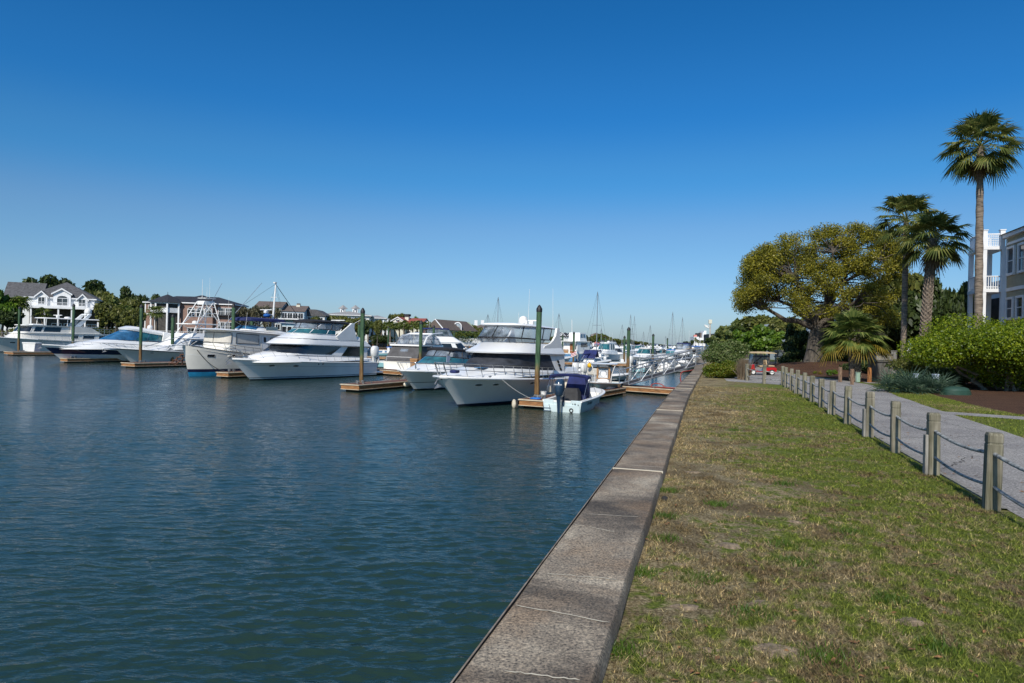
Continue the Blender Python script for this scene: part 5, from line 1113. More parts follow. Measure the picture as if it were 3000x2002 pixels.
# ---- 10. centre console with tan tower top
S = dict(L=6.6, B=2.5, zb=1.05, zs=.72, rake=.9, pd=2.6, pe=.75, tm=.42, wl=.84, pw=1.6, fl=1.6, sp=1.8)
t = thing('centre_console_boat', 'seafoam centre console boat with tan framed tower top, bow to the camera beside the gangway', 'boat', (7.75, 54.3, 0), R(-104))
hull(S, [(0, 1, 0), (0, .9, 0), (-.01, .88, 1), (.15, 0, 1), (0, 0, 1), (-.3, 0, 1)], [M['gelcoat'], M['teal_hull']], t)
deckm(S, t, 'deck_white', .05, solex=.82, cw=.22, sole=.3); rubrail(S, t, 'gelcoat', .045, -.03, 1)
C0 = LVL(.3, 4.1, 2.8, .48, .48, .3); C1 = LVL(1.12, 3.95, 2.8, .46, .46, .3)
house([C0, C1], 'gelcoat', t, 'console')
mb = MB(); mb.box((4.15, 0, .72), (.08, .62, .36), bev=.1); mb.build('front_seat', M['tan_paint'], t); mb = MB(); mb.box((4.22, 0, .66), (.06, .42, .22), bev=.06); mb.build('seat_cushion', M['canvas_cream'], t)
mb = MB(); mb.add([(3.9, -.34, 1.14), (3.9, .34, 1.14), (3.62, .30, 1.86), (3.62, -.30, 1.86)], [[0, 1, 2, 3]]); mb.build('windscreen', M['vinyl'], t, smooth=0)
mb = MB(); mb.tube([(3.92, -.36, 1.12), (3.92, .36, 1.12), (3.62, .32, 1.88), (3.62, -.32, 1.88)], .02, 5, True); mb.tube([(3.80 + .0 * math.cos(a), .24 * math.cos(a), 1.5 + .26 * math.sin(a)) for a in [k * math.pi / 8 for k in range(16)]], .018, 5, True); mb.build('windscreen_frame', M['steel'], t)
mb = MB()
for sg in (1, -1):
    mb.box((3.75, sg * .44, 1.50), (.09, .13, .80)); mb.tube([(4.05, sg * .52, .35), (4.0, sg * .52, 1.15)], .02); mb.tube([(2.9, sg * .5, .35), (2.9, sg * .55, 2.2)], .025)
mb.box((3.72, 0, 1.93), (.09, 1.0, .08)); mb.box((3.9, 0, 1.14), (.1, 1.0, .06)); mb.build('tower_frame', M['tan_paint'], t)
mb = MB(); mb.box((3.7, 0, 2.03), (.12, .64, .16), bev=.04); mb.build('electronics_box', M['gelcoat'], t)
house([LVL(2.16, 4.2, 2.3, .92, .92, .4), LVL(2.21, 4.25, 2.25, .96, .96, .4), LVL(2.25, 4.1, 2.4, .85, .85, .4)], 'gelcoat', t, 't_top', True, True)
mb = MB(); mb.tube([(3.9, -.9, 2.16), (4.0, -.78, 1.9), (3.95, -.62, 1.4), (3.95, -.55, .35)], .03); mb.tube([(3.9, .9, 2.16), (4.0, .78, 1.9), (3.95, .62, 1.4), (3.95, .55, .35)], .03); mb.build('t_top_legs', M['white_plastic'], t)
outboard(t, -.35, 0, .6, 'rubber', 1.0)

# ------------------------------------------------------------------ small and far boats, one builder with kinds
WHITE = ['gelcoat', 'gelcoat', 'gelcoat_cream']
def sboat(kind, loc, ang, L, label, hm='gelcoat', top='gelcoat', canvas='canvas_blue', group=None, mast=11, low=False):
    name = dict(console='centre_console_boat', cruiser='cabin_cruiser', fly='flybridge_boat', sail='sailing_boat', skiff='skiff', pilot='pilothouse_boat')[kind]
    cat = dict(console='boat', cruiser='cruiser', fly='yacht', sail='sailing boat', skiff='skiff', pilot='boat')[kind]
    t = thing(name, label, cat, loc, R(ang), group); B = L * (.34 if L < 9 else .29); k = L / 8.0
    fb = {'console': .13, 'skiff': .11, 'cruiser': .14, 'fly': .13, 'sail': .11, 'pilot': .15}[kind] * L
    S = dict(L=L, B=B, zb=fb, zs=fb * .68, rake=L * .12, pd=2.4, pe=.8, tm=.42, wl=.86, pw=1.6, fl=1.4, sp=1.6)
    hull(S, [(0, 1, 0), (0, .82, 0), (-.01, .80, 1), (.1, 0, 1), (-.02, 0, 2), (-.4, 0, 2)], [M['gelcoat'], M[hm], M['antifoul_dark']], t, nt=14)
    deckm(S, t, 'deck_white', .08, nt=12, **(dict(solex=.66, cw=.2 * k, sole=fb * .3) if kind in ('console', 'skiff') else {}))
    z = fb * .8; w = B / 2
    if kind in ('console', 'skiff'):
        house([LVL(z * .4, L * .56, L * .42, w * .36, w * .36, .2), LVL(z + .5 * k, L * .54, L * .43, w * .34, w * .34, .2)], 'gelcoat', t, 'console')
        mb = MB(); mb.box((L * .34, 0, z + .12 * k), (.5 * k, w * .8, .75 * k), bev=.08); mb.build('leaning_post', M['gelcoat'], t)
        if kind == 'console':
            zt = z + 1.45 * k; mb = MB()
            for sx in (.40, .57):
                for sg in (1, -1): mb.tube([(L * sx, sg * w * .42, z * .5), (L * (sx + .01), sg * w * .5, zt)], .03, 5)
            mb.build('t_top_legs', M['aluminium'], t)
            house([LVL(zt, L * .64, L * .34, w * .72, w * .72, .5), LVL(zt + .09 * k, L * .63, L * .35, w * .7, w * .7, .5)], top, t, 't_top', True, True)
        outboard(t, -.3 * k, 0, fb * .55, 'outboard_navy' if hm != 'gelcoat' else 'white_plastic', max(.9, k * 1.1))
    elif kind in ('cruiser', 'pilot'):
        up = 1.15 if kind == 'pilot' else .75
        A_ = LVL(z, L * .92, L * .1, w * .85, w * .85, L * .35); Bq = LVL(z + .5 * k, L * .72, L * .12, w * .78, w * .8, L * .25); house([A_, Bq], 'gelcoat', t, 'foredeck_trunk')
        C_ = LVL(z + .48 * k, L * .68, L * .22, w * .74, w * .78, L * .2); D_ = LVL(z + (.5 + up) * k, L * .56, L * .24, w * .64, w * .7, L * .1)
        house([C_, D_], 'gelcoat' if kind == 'pilot' else 'black_trim', t, 'cabin')
        window(t, C_, D_, 0, .28, .15, .88, 'glass_teal', fr=.02, frm='gelcoat'); window(t, C_, D_, .34, .52, .15, .88, 'glass_dark'); window(t, C_, D_, .58, .78, .15, .88, 'glass_dark' if kind == 'pilot' else 'vinyl')
        house([LVL(z + (.5 + up) * k, L * .58, L * .14, w * .68, w * .74, L * .1), LVL(z + (.6 + up) * k, L * .57, L * .16, w * .62, w * .7, L * .1)], top, t, 'roof', True, True)
        dome(t, (L * .3, 0, z + (.6 + up) * k), .25 * k ** .5); whip(t, (L * .3, w * .5, z + (.6 + up) * k), 2.0 * k ** .5, r=.02)
        rail(S, t, .45, .98, .55, 6, .15, .2, r=.02)
    elif kind == 'fly':
        A_ = LVL(z, L * .80, L * .14, w * .88, w * .88, L * .2); Bq = LVL(z + 1.05 * k, L * .68, L * .15, w * .8, w * .84, L * .14); house([A_, Bq], 'gelcoat', t, 'cabin')
        window(t, A_, Bq, 0, .28, .35, .9, 'glass_dark'); window(t, A_, Bq, .34, .55, .35, .88, 'glass_dark'); window(t, A_, Bq, .6, .78, .35, .88, 'glass_dark')
        C_ = LVL(z + 1.05 * k, L * .70, L * .12, w * .84, w * .86, L * .12); D_ = LVL(z + 1.6 * k, L * .58, L * .2, w * .68, w * .74, L * .1); house([C_, D_], 'gelcoat', t, 'flybridge')
        E_ = LVL(z + 2.3 * k, L * .52, L * .22, w * .6, w * .66, L * .08)
        for a_, b_ in ((0, .28), (.28, .55), (.55, .84)): window(t, D_, E_, a_, b_, .02, .98, 'vinyl', fr=.03, name='clear_panel')
        house([LVL(z + 2.28 * k, L * .53, L * .2, w * .62, w * .68, L * .08), LVL(z + 2.4 * k, L * .52, L * .22, w * .58, w * .62, L * .08)], top, t, 'bimini_top', True, True)
        whip(t, (L * .3, w * .5, z + 2.4 * k), 1.5 * k, r=.02); rail(S, t, .4, .98, .6, 6, .15, .2, r=.02)
    elif kind == 'sail':
        A_ = LVL(z, L * .72, L * .28, w * .6, w * .62, L * .12); Bq = LVL(z + .42 * k, L * .66, L * .3, w * .5, w * .54, L * .1); house([A_, Bq], 'gelcoat', t, 'cabin'); window(t, A_, Bq, .34, .74, .3, .8, 'glass_dark')
        if mast:
            mx_ = L * .56; mb = MB(); mb.tube([(mx_, 0, z), (mx_ - .1, 0, z + mast)], .085, 6, r1=.055)
            for q in (.52, .77)[: 2 if mast > 11 else 1]: mb.tube([(mx_ - .08, -.75, z + mast * q), (mx_ - .08, .75, z + mast * q)], .025, 4)
            mb.build('mast', M['aluminium'], t)
            mb = MB()
            for e in ((L * 1.08, 0, fb), (-.1, 0, fb * .7)): mb.tube([(mx_ - .1, 0, z + mast), e], .012, 3)
            for sg in (1, -1): mb.tube([(mx_ - .1, 0, z + mast), (mx_ - .08, sg * .75, z + mast * .52), (mx_ - .1, sg * w * .95, fb * .8)], .012, 3)
            mb.build('rigging', M['rope_black'], t)
        mb = MB(); mb.tube([(L * .55, 0, z + 1.15), (L * .1, 0, z + 1.05)], .06, 5); mb.tube([(L * .54, 0, z + 1.3), (L * .35, 0, z + 1.22), (L * .1, 0, z + 1.12)], [.2, .18, .08], 8); mb.build('boom_with_cover', M[canvas], t)
    return t

# ring pieces seen between the near boats, placed by the photo
P0 = lambda px, py: onz(px, py, 0)
tb = sboat('skiff', P0(1706, 1119), 42, 6.4, 'white open tender with white outboards behind the blue bimini skiff'); outboard(tb, -.35, .55, .6, 'white_plastic', 1.25); outboard(tb, -.35, -.55, .6, 'white_plastic', 1.25)
mb = MB(); mb.box((1.4, 0, .95), (.5, 1.5, .7), bev=.1); mb.build('bench_backrest', M['canvas_cream'], tb)
t = thing('trawler_yacht', 'blue hulled trawler seen from its stern with a varnished wooden cabin door', 'trawler', P0(1661, 1058), R(60))
S = dict(L=12, B=4.0, zb=2.4, zs=1.6, rake=.8, pd=2.5, pe=.8, tm=.45, wl=.92, pw=1.9, fl=1.1, sp=1.9)
hull(S, [(0, 1, 0), (0, .9, 0), (.1, 0, 1), (-.8, 0, 1)], [M['gelcoat'], M['blue_hull']], t); deckm(S, t, 'deck_white', .05)
H0 = LVL(1.5, 9, 1.4, 1.5, 1.6, .8); H1 = LVL(4.0, 8.6, 1.5, 1.5, 1.55, .8); house([H0, H1], 'gelcoat', t, 'cabin'); window(t, H0, H1, .4, .7, .55, .9, 'glass_dark')
mb = MB(); mb.box((1.40, -.3, 2.6), (.06, .75, 2.0)); mb.build('wooden_door', M['teak'], t); mb = MB(); mb.box((1.40, -1.1, 2.9), (.06, .5, 1.0)); mb.build('window', M['glass_dark'], t, smooth=0)
house([LVL(4.0, 9.2, .3, 1.75, 1.75, .8), LVL(4.12, 9.2, .3, 1.75, 1.75, .8)], 'gelcoat', t, 'roof', True, True)
H0 = LVL(4.1, 7.5, 3.2, 1.3, 1.3, .8); H1 = LVL(5.9, 6.9, 3.4, 1.2, 1.25, .6); house([H0, H1], 'gelcoat', t, 'upper_cabin'); window(t, H0, H1, .35, .55, .4, .85, 'glass_blue'); window(t, H0, H1, .6, .8, .4, .85, 'glass_blue')
mb = MB(); mb.tube([(.3, 1.6, 1.6), (.3, 1.6, 4.0)], .05); mb.tube([(.3, -1.6, 1.6), (.3, -1.6, 4.0)], .05); mb.tube([(.1, 1.7, 2.2), (.1, -1.7, 2.2)], .03); mb.tube([(4, .9, 5.9), (3.8, .9, 8.6)], .06); mb.build('posts', M['white_plastic'], t)
t = sboat('sail', P0(1700, 1078), -8, 10.0, 'white sailing boat with dark blue cockpit canopy and tall mast behind the yellow ball', 'gelcoat', canvas='canvas_navy', mast=11.0); t.rotation_euler[2] = R(58)
mb = MB(); mb.add([(2.6, -1.2, 1.4), (2.6, 1.2, 1.4), (3.6, 1.1, 2.7), (3.6, -1.1, 2.7), (4.6, -1.0, 1.6), (4.6, 1.0, 1.6)], [[0, 1, 2, 3], [3, 2, 5, 4]]); mb.build('dodger', M['canvas_navy'], t)
mb = MB(); mb.ball((.5, .9, 1.75), .5, .2, .42); mb.build('grill_cover', M['canvas_cream'], t)
fl_ = thing('flag', 'small red and white striped flag on the stern of the white sailing boat', 'flag', P0(1699, 1078) + Vector((-.3, 0, 0)))
mb = MB(); mb.tube([(0, 0, 1.0), (-.3, 0, 2.6)], .02, 4); mb.build('staff', M['white_plastic'], fl_)
for k in range(6):
    mb = MB(); z = 2.5 - .11 * k; mb.add([(-.3, 0, z), (-1.1, .1, z - .35), (-1.1, .1, z - .46), (-.3, 0, z - .11)], [[0, 1, 2, 3]]); mb.build('stripe', M['red_paint' if k % 2 == 0 else 'white_paint'], fl_, smooth=0)
by = thing('buoy', 'bright yellow round buoy hanging behind the navy bimini', 'buoy', at(1727, 1071, 66))
mb = MB(); mb.ball((0, 0, 0), .23, .23, .24, 18, 10); mb.build('float_ball', M['yellow_buoy'], by, smooth=60)
mb = MB(); mb.lathe([(.05, -.03), (.05, .05), (.02, .08)], (0, 0, .22), 8); mb.build('eye', M['red_paint'], by); mb = MB(); mb.tube([(0, 0, .28), (-.5, .2, 1.0), (-1.3, .5, -.4)], .03, 5); mb.build('davit_arm', M['steel'], by)
sboat('skiff', P0(1778, 1071), 4, 7.6, 'long white flat skiff moored across behind the tan towered boat', 'gelcoat')
sboat('fly', P0(1752, 1050), -60, 11.5, 'white flybridge boat with black framed clear panels below the green trees', 'gelcoat', 'canvas_black')
sboat('pilot', P0(1797, 1055), -118, 12.0, 'white pilothouse cruiser with teal front windows left of two green piles', 'gelcoat')
t = sboat('console', P0(1862, 1091), 60, 8.2, 'teal and white console boat with white outboard right of the thick pile', 'teal_hull'); outboard(t, -.45, .5, .7, 'white_plastic', 1.5)
t = sboat('console', P0(1925, 1093), 55, 7.2, 'white console boat with twin dark outboards seen through the gangway truss', 'gelcoat_cream'); outboard(t, -.45, .45, .6, 'outboard_navy', 1.2)
t = sboat('skiff', P0(1957, 1091), 48, 7.6, 'boxy white skiff moored close to the gangway top'); 
sboat('cruiser', P0(1893, 1050), -105, 10.5, 'dark canopied cruiser with black hull band in the middle of the marina', 'navy_hull', 'canvas_black')
t = sboat('console', P0(1106, 1077), 62, 8.8, 'teal console boat with bright blue canopy and white outboard by the second yacht', 'teal_hull', 'canvas_blue'); outboard(t, -.5, 0, .75, 'white_plastic', 2.0)
sboat('console', P0(1100, 1036), 10, 9.0, 'white open boat with blue lower hull left of the grey canvas cruiser', 'blue_hull')
sboat('skiff', P0(1085, 1042), 15, 8.0, 'white skiff with dark outboards left of the thin green pile', 'teal_hull')
sboat('fly', P0(1190, 1058), 25, 14.0, 'white flybridge boat with navy top and clear panels behind the grey canvas cruiser', 'gelcoat', 'canvas_navy')
sboat('console', P0(1380, 1058), 20, 8.5, 'white boat with red lower hull seen just left of the nearest yacht windshield', 'red_paint')
sboat('cruiser', P0(1372, 1033), 15, 9.5, 'white boat under black canvas left of the nearest yacht clear panels', 'gelcoat', 'canvas_black')
sboat('skiff', P0(1330, 1026), 185, 9.0, 'white covered tender lying below the arched dormer house', 'gelcoat')
sboat('cruiser', P0(1275, 1030), 190, 9.0, 'small white cruiser left of the tender below the green house', 'gelcoat')
sboat('skiff', P0(355, 1024), 10, 7.0, 'small white boat hidden behind the stern of the left edge motor yacht')
sboat('cruiser', P0(930, 1022), 20, 9, 'white cruiser just visible over the second yacht roof, far dock', 'gelcoat')
# sailing boats whose masts show; (mast px, top py, Y)
msts = [(1457, 871, 112, 'tallest mast left of the nearest yacht clear panels'), (1428, 921, 118, 'shorter bare mast left of the nearest yacht'), (1636, 919, 120, 'dark mast just right of the nearest yacht'),
        (1846, 922, 170, 'mast rising directly behind the thick green pile'), (1857, 926, 210, 'pale thin mast right of the thick green pile'), (1822, 951, 190, 'mast between the thick pile and its left neighbour'),
        (1904, 953, 180, 'dark mast close behind the pile left of the gangway'), (1969, 914, 150, 'tallest mast right of the gangway piles'), (1998, 930, 175, 'mast with white masthead light near the gangway top'),
        (1885, 972, 240, 'short pale mast between two green piles'), (1761, 963, 150, 'mast above the white flybridge boat with black panels'), (1851, 961, 260, 'short mast low behind the thick pile'),
        (1950, 985, 230, 'short white mast left of the rightmost green pile'), (1215, 925, 0, '')]
for i, (px, py, Y, lab) in enumerate(msts[:-1]):
    p = at(px, 1010, Y); L = 9 + (i % 3); z = L * .11 * .8; h = EYE + ray(px, py)[1] * Y - z; a = R(65)
    q = Vector((p.x - math.cos(a) * L * .56, Y - math.sin(a) * L * .56, 0))
    sboat('sail', q, 65, L, 'white sailing boat with ' + lab, 'gelcoat', canvas=['canvas_blue', 'canvas_navy', 'canvas_cream'][i % 3], mast=h)
# the crowded middle: rows of moored small boats; descriptions repeat only where the photo tells nothing apart
rnd = random.Random(21)
crowd = []
kinds = ['console', 'cruiser', 'skiff', 'pilot', 'fly', 'console', 'cruiser']
hulls = ['gelcoat', 'gelcoat', 'blue_hull', 'gelcoat', 'teal_hull', 'gelcoat_cream', 'gelcoat', 'navy_hull']
tops = ['gelcoat', 'canvas_blue', 'gelcoat', 'canvas_navy', 'canvas_black', 'gelcoat', 'canvas_tan']
cn = dict(gelcoat='white', blue_hull='blue hulled', teal_hull='teal hulled', gelcoat_cream='cream', navy_hull='navy hulled')
tn = dict(gelcoat='white top', canvas_blue='bright blue canopy', canvas_navy='navy canopy', canvas_black='black canopy', canvas_tan='tan canopy')
kn = dict(console='console boat', cruiser='cabin cruiser', skiff='open skiff', pilot='pilothouse boat', fly='flybridge boat')
for row, (py, xs, where) in enumerate([(1082, (1990, 2006), 'beside the seawall past gangway'), (1068, (1896, 1916, 1938, 1974, 1992, 2012), 'nearest crowded row past gangway'), (1058, (1868, 1884, 1904, 1926, 1948, 1968, 1990, 2014, 2034), 'second crowded row past gangway'),
        (1048, (1704, 1722, 1738, 1856, 1876, 1915, 1937, 1958, 1980, 2002, 2026, 2042), 'in the middle row'), (1040, (1688, 1712, 1728, 1826, 1846, 1866, 1888, 1908, 1930, 1952, 1974, 1996, 2018, 2040), 'in a far row'),
        (1033, (1700, 1722, 1742, 1790, 1812, 1834, 1856, 1878, 1900, 1922, 1944, 1966, 1988, 2010, 2032, 2052), 'below the far treeline'), (1028, (1300, 1345, 1395, 1430, 1460, 1800, 1830, 1850, 1872, 1894, 1916, 1938, 1960, 1982, 2004, 2030, 2046), 'at the farthest docks')]):
    for px in xs:
        k = kinds[(row * 3 + px) % 7]; hm = hulls[(px * 7 + row) % 8]; tp = tops[(px // 3 + row) % 7]
        p = P0(px + rnd.uniform(-3, 3), py); ang = rnd.choice([65, 65, -115, -115, 20, 245]) + rnd.uniform(-8, 8); L = rnd.uniform(6.5, 9.5) if k in ('console', 'skiff') else rnd.uniform(8.5, 12)
        lab = f"{cn[hm]} {kn[k]}" + (f" with {tn[tp]}" if k != 'skiff' else '') + ' ' + where
        crowd.append(sboat(k, p, ang, L, lab, hm, tp, group='small boats moored in the crowded middle of the marina'))

# ------------------------------------------------------------------ golf cart
t = thing('golf_cart', 'red golf cart with tan roof parked on the path beyond the rope fence', 'golf cart', (0, 0, 0), 0)
t.location = onz(2229, 1099, GZ); t.location.z = GZ + .008; t.rotation_euler = (0, 0, R(176)); t.scale = (.73, .73, .73)
mb = MB(); mb.prism([(.95, .25), (1.15, .35), (1.2, .62), (1.0, .82), (.72, .88), (.62, .42), (.1, .36), (-.2, .42), (-.28, .62), (-.95, .66), (-1.12, .55), (-1.1, .3), (-.95, .28)], 'y', -.55, .55); mb.build('body', M['red_paint'], t, smooth=0)
mb = MB(); mb.box((.15, 0, .30), (2.1, 1.0, .10), bev=.02); mb.box((-1.25, 0, .28), (.45, .9, .05)); mb.build('floor', M['rubber'], t)
for x_ in (.78, -.72):
    for sg in (1, -1):
        mb = MB(); mb.tube([(x_, sg * .40, .23), (x_, sg * .60, .23)], .235, 20); w_ = mb.build('wheel', M['rubber'], t, smooth=30)
        mb = MB(); mb.tube([(x_, sg * .57, .23), (x_, sg * .615, .23)], .145, 16); mb.tube([(x_, sg * .60, .23), (x_, sg * .63, .23)], .05, 8); mb.build('rim', M['white_plastic'], w_, smooth=30)
mb = MB(); mb.box((-.02, 0, .72), (.5, 1.0, .13), bev=.04); mb.box((-.72, 0, .76), (.48, 1.0, .11), bev=.04); mb.build('seat', M['canvas_tan'], t)
for sg in (1, -1): mb = MB(); mb.box((-.30, sg * .25, 1.05), (.10, .36, .40), ry=.15, bev=.05); mb.build('backrest', M['canvas_tan'], t)
for sg in (1, -1):
    for P_ in ([(.95, sg * .5, .8), (.72, sg * .5, 1.83)], [(-.42, sg * .5, .6), (-.38, sg * .5, 1.83)]): mb = MB(); mb.tube(P_, .022); mb.build('roof_post', M['iron_black'], t)
    mb = MB(); mb.tube([(-1.0, sg * .5, .6), (-.9, sg * .5, .98), (-.5, sg * .5, .98)], .018); mb.build('arm_rail', M['iron_black'], t)
mb = MB(); mb.add([(.93, -.48, .9), (.93, .48, .9), (.74, .48, 1.78), (.74, -.48, 1.78)], [[0, 1, 2, 3]]); mb.build('windshield', M['vinyl'], t, smooth=0)
mb = MB(); mb.loft([[(x_, -.62, 1.82), (x_, -.4, 1.86 + b_), (x_, 0, 1.88 + b_), (x_, .4, 1.86 + b_), (x_, .62, 1.82)] for x_, b_ in ((1.05, -.03), (.8, .03), (0, .06), (-.8, .03), (-1.05, -.03))], False); mb.box((0, 0, 1.80), (2.12, 1.26, .035)); mb.build('roof', M['canvas_tan'], t)
mb = MB(); mb.tube([(.45 + .0, .25 + .17 * math.cos(a), 1.08 + .17 * math.sin(a)) for a in [k * math.pi / 6 for k in range(12)]], .018, 5, True); mb.tube([(.7, .25, .8), (.45, .25, 1.08)], .02); mb.build('steering_wheel', M['rubber'], t)
mb = MB(); mb.box((.35, 0, .98), (.12, .95, .25), bev=.03); mb.build('dashboard', M['rubber'], t)

# ------------------------------------------------------------------ garden things on the right
def gpl(px, py, z=GZ): p = onz(px, py, z); return p
g0p = gpl(2546, 1117); g1p = gpl(2622, 1111); gd = (g1p - g0p); gw_ = gd.length; ga = math.atan2(gd.y, gd.x)
t = thing('garden_gate', 'grey weathered wooden gate with a lattice top between two square posts', 'gate', g0p, ga); GH = 1.58
for x_ in (0, gw_ * .88, gw_): mb = MB(); mb.box((x_, 0, GH / 2 + .02), (.13, .13, GH + .04)); mb.box((x_, 0, GH + .07), (.17, .17, .05), bev=.02); mb.build('gate_post', M['old_wood'], t)
mb = MB(); n = 9
for k in range(n): mb.box((.12 + (gw_ * .86 - .12) * (k + .5) / n, 0, .52), ((gw_ * .86 - .12) / n - .012, .03, 1.0))
mb.build('boards', M['old_wood'], t)
mb = MB(); x1_ = gw_ * .86
for z_ in (1.04, 1.12, 1.46): mb.box(((.08 + x1_) / 2, -.02, z_), (x1_ - .06, .06, .05))
mb.build('rails', M['old_wood'], t)
mb = MB(); k = 0
x_ = -.2
while x_ < x1_ + .3:
    for sgn in (1, -1):
        a = (x_, 1.13); b_ = (x_ + .32 * sgn, 1.45)
        if min(a[0], b_[0]) >= .08 and max(a[0], b_[0]) <= x1_: mb.tube([(a[0], -.01 * sgn, a[1]), (b_[0], -.01 * sgn, b_[1])], .016, 4)
    x_ += .105
mb.build('lattice', M['old_wood'], t)
def stump(px, py, h, w, mat, lab):
    p = gpl(px, py); t = thing('timber_post', lab, 'post', p, R(20)); mb = MB(); mb.box((0, 0, h / 2), (w, w, h), bev=.012); mb.build('shaft', M[mat], t)
    mb = MB(); mb.prism([(-w / 2, 0), (w / 2, 0), (w / 2 - .02, .03), (-w / 2 + .02, .03)], 'y', -w / 2 + .01, w / 2 - .01); o = mb.build('post_top', M[mat], t); o.location = (0, 0, h)
stump(2461, 1120, .74, .13, 'stump_wood', 'reddish timber post left of the palmetto trunk on the mulch')
stump(2496, 1128, .72, .12, 'stump_wood', 'reddish timber post right in front of the palmetto trunk')
stump(2547, 1121, .74, .14, 'new_wood', 'fresh orange timber post in front of the lattice gate')
p = gpl(2513, 1121); t = thing('utility_pedestal', 'slim pale green utility pedestal beside the palmetto trunk', 'utility box', p, R(15)); mb = MB(); mb.box((0, 0, .25), (.17, .17, .50), bev=.03); mb.build('housing', M['utility_green'], t); mb = MB(); mb.box((0, 0, .515), (.19, .19, .03), bev=.01); mb.build('lid', M['utility_green'], t)
for px, w_, lab in ((2682, .13, 'small pale blue utility box among the dark palmetto leaves'), (2741, .20, 'larger pale blue utility box left of the green dome under the bush')):
    p = at(px, 1090, 27.6); t = thing('utility_pedestal', lab, 'utility box', (p.x, p.y, GZ), R(10)); mb = MB(); mb.box((0, 0, .36), (w_, .2, .72), bev=.02); mb.build('housing', M['utility_white'], t); mb = MB(); mb.box((0, 0, .74), (w_ * 1.15, .22, .05), bev=.015); mb.build('lid', M['utility_white'], t)
p = gpl(2800, 1158); t = thing('utility_dome', 'low dark green ribbed utility housing on the mulch under the big bush', 'utility box', p, R(15))
mb = MB(); mb.loft([[(.62 * k * (1 if a < 4 else 1) * math.cos(a * math.pi / 8), .42 * k * math.sin(a * math.pi / 8), z_) for a in range(16)] for z_, k in ((0, 1), (.07, 1), (.075, .97), (.13, .97), (.135, .94), (.19, .94), (.195, .90), (.27, .80), (.32, .55), (.34, 0.02))], True, True, True); mb.build('housing', M['utility_dark'], t)
# rustic gate and bench seen behind the cart
t = thing('wooden_gate', 'small grey picket gate with a diagonal brace left of the golf cart', 'gate', gpl(2196, 1078), R(-12)); mb = MB()
for k in range(11): mb.box((.14 * k, 0, .55), (.125, .03, 1.1))
mb.build('boards', M['old_wood'], t); mb = MB(); mb.tube([(0, -.04, .15), (1.0, -.04, 1.0)], .04, 4); mb.box((.7, -.03, .95), (1.5, .04, .1)); mb.build('brace', M['iron_black'], t)
t = thing('garden_swing', 'grey wooden slatted garden arbour screen behind the golf cart', 'arbour', gpl(2272, 1072) + Vector((0, 0, 0)), R(-10)); Y_ = t.location.y; kz = Y_ / 2000
mb = MB(); w_ = 40 * kz; h_ = 44 * kz
for x_ in (0, w_): mb.box((x_, 0, h_ / 2), (.14, .14, h_))
mb.box((w_ / 2, 0, h_), (w_ + .3, .1, .12)); mb.box((w_ / 2, 0, h_ * .62), (w_ + .3, .1, .12)); mb.build('frame', M['old_wood'], t); mb = MB()
for k in range(13): mb.tube([(w_ * k / 13, 0, h_ * .63), (w_ * (k + 1.2) / 13, 0, h_ * .98)], .03, 4)
mb.build('slats', M['old_wood'], t)
t = thing('picnic_bench', 'brown wooden bench on the lawn under the slatted arbour', 'bench', gpl(2290, 1073) + Vector((0, -2, 0)), R(-8)); mb = MB(); mb.box((0, 0, .75), (2.0, .7, .06)); mb.build('seat', M['stump_wood'], t)
for x_ in (-.8, .8): mb = MB(); mb.box((x_, 0, .37), (.1, .6, .72)); mb.build('leg', M['stump_wood'], t)
mb = MB(); a = gpl(2303, 1075); b_ = gpl(2336, 1085)
mb.tube([a + Vector((0, 0, .45)), b_ + Vector((0, 0, .45))], .04, 5)
for k in range(6): q = a.lerp(b_, k / 5); mb.tube([q, q + Vector((0, 0, .45))], .03, 5)
tag(mb.build('low_railing', M['iron_black']), 'low dark railing along the mulch edge behind the rope fence corner', 'railing')
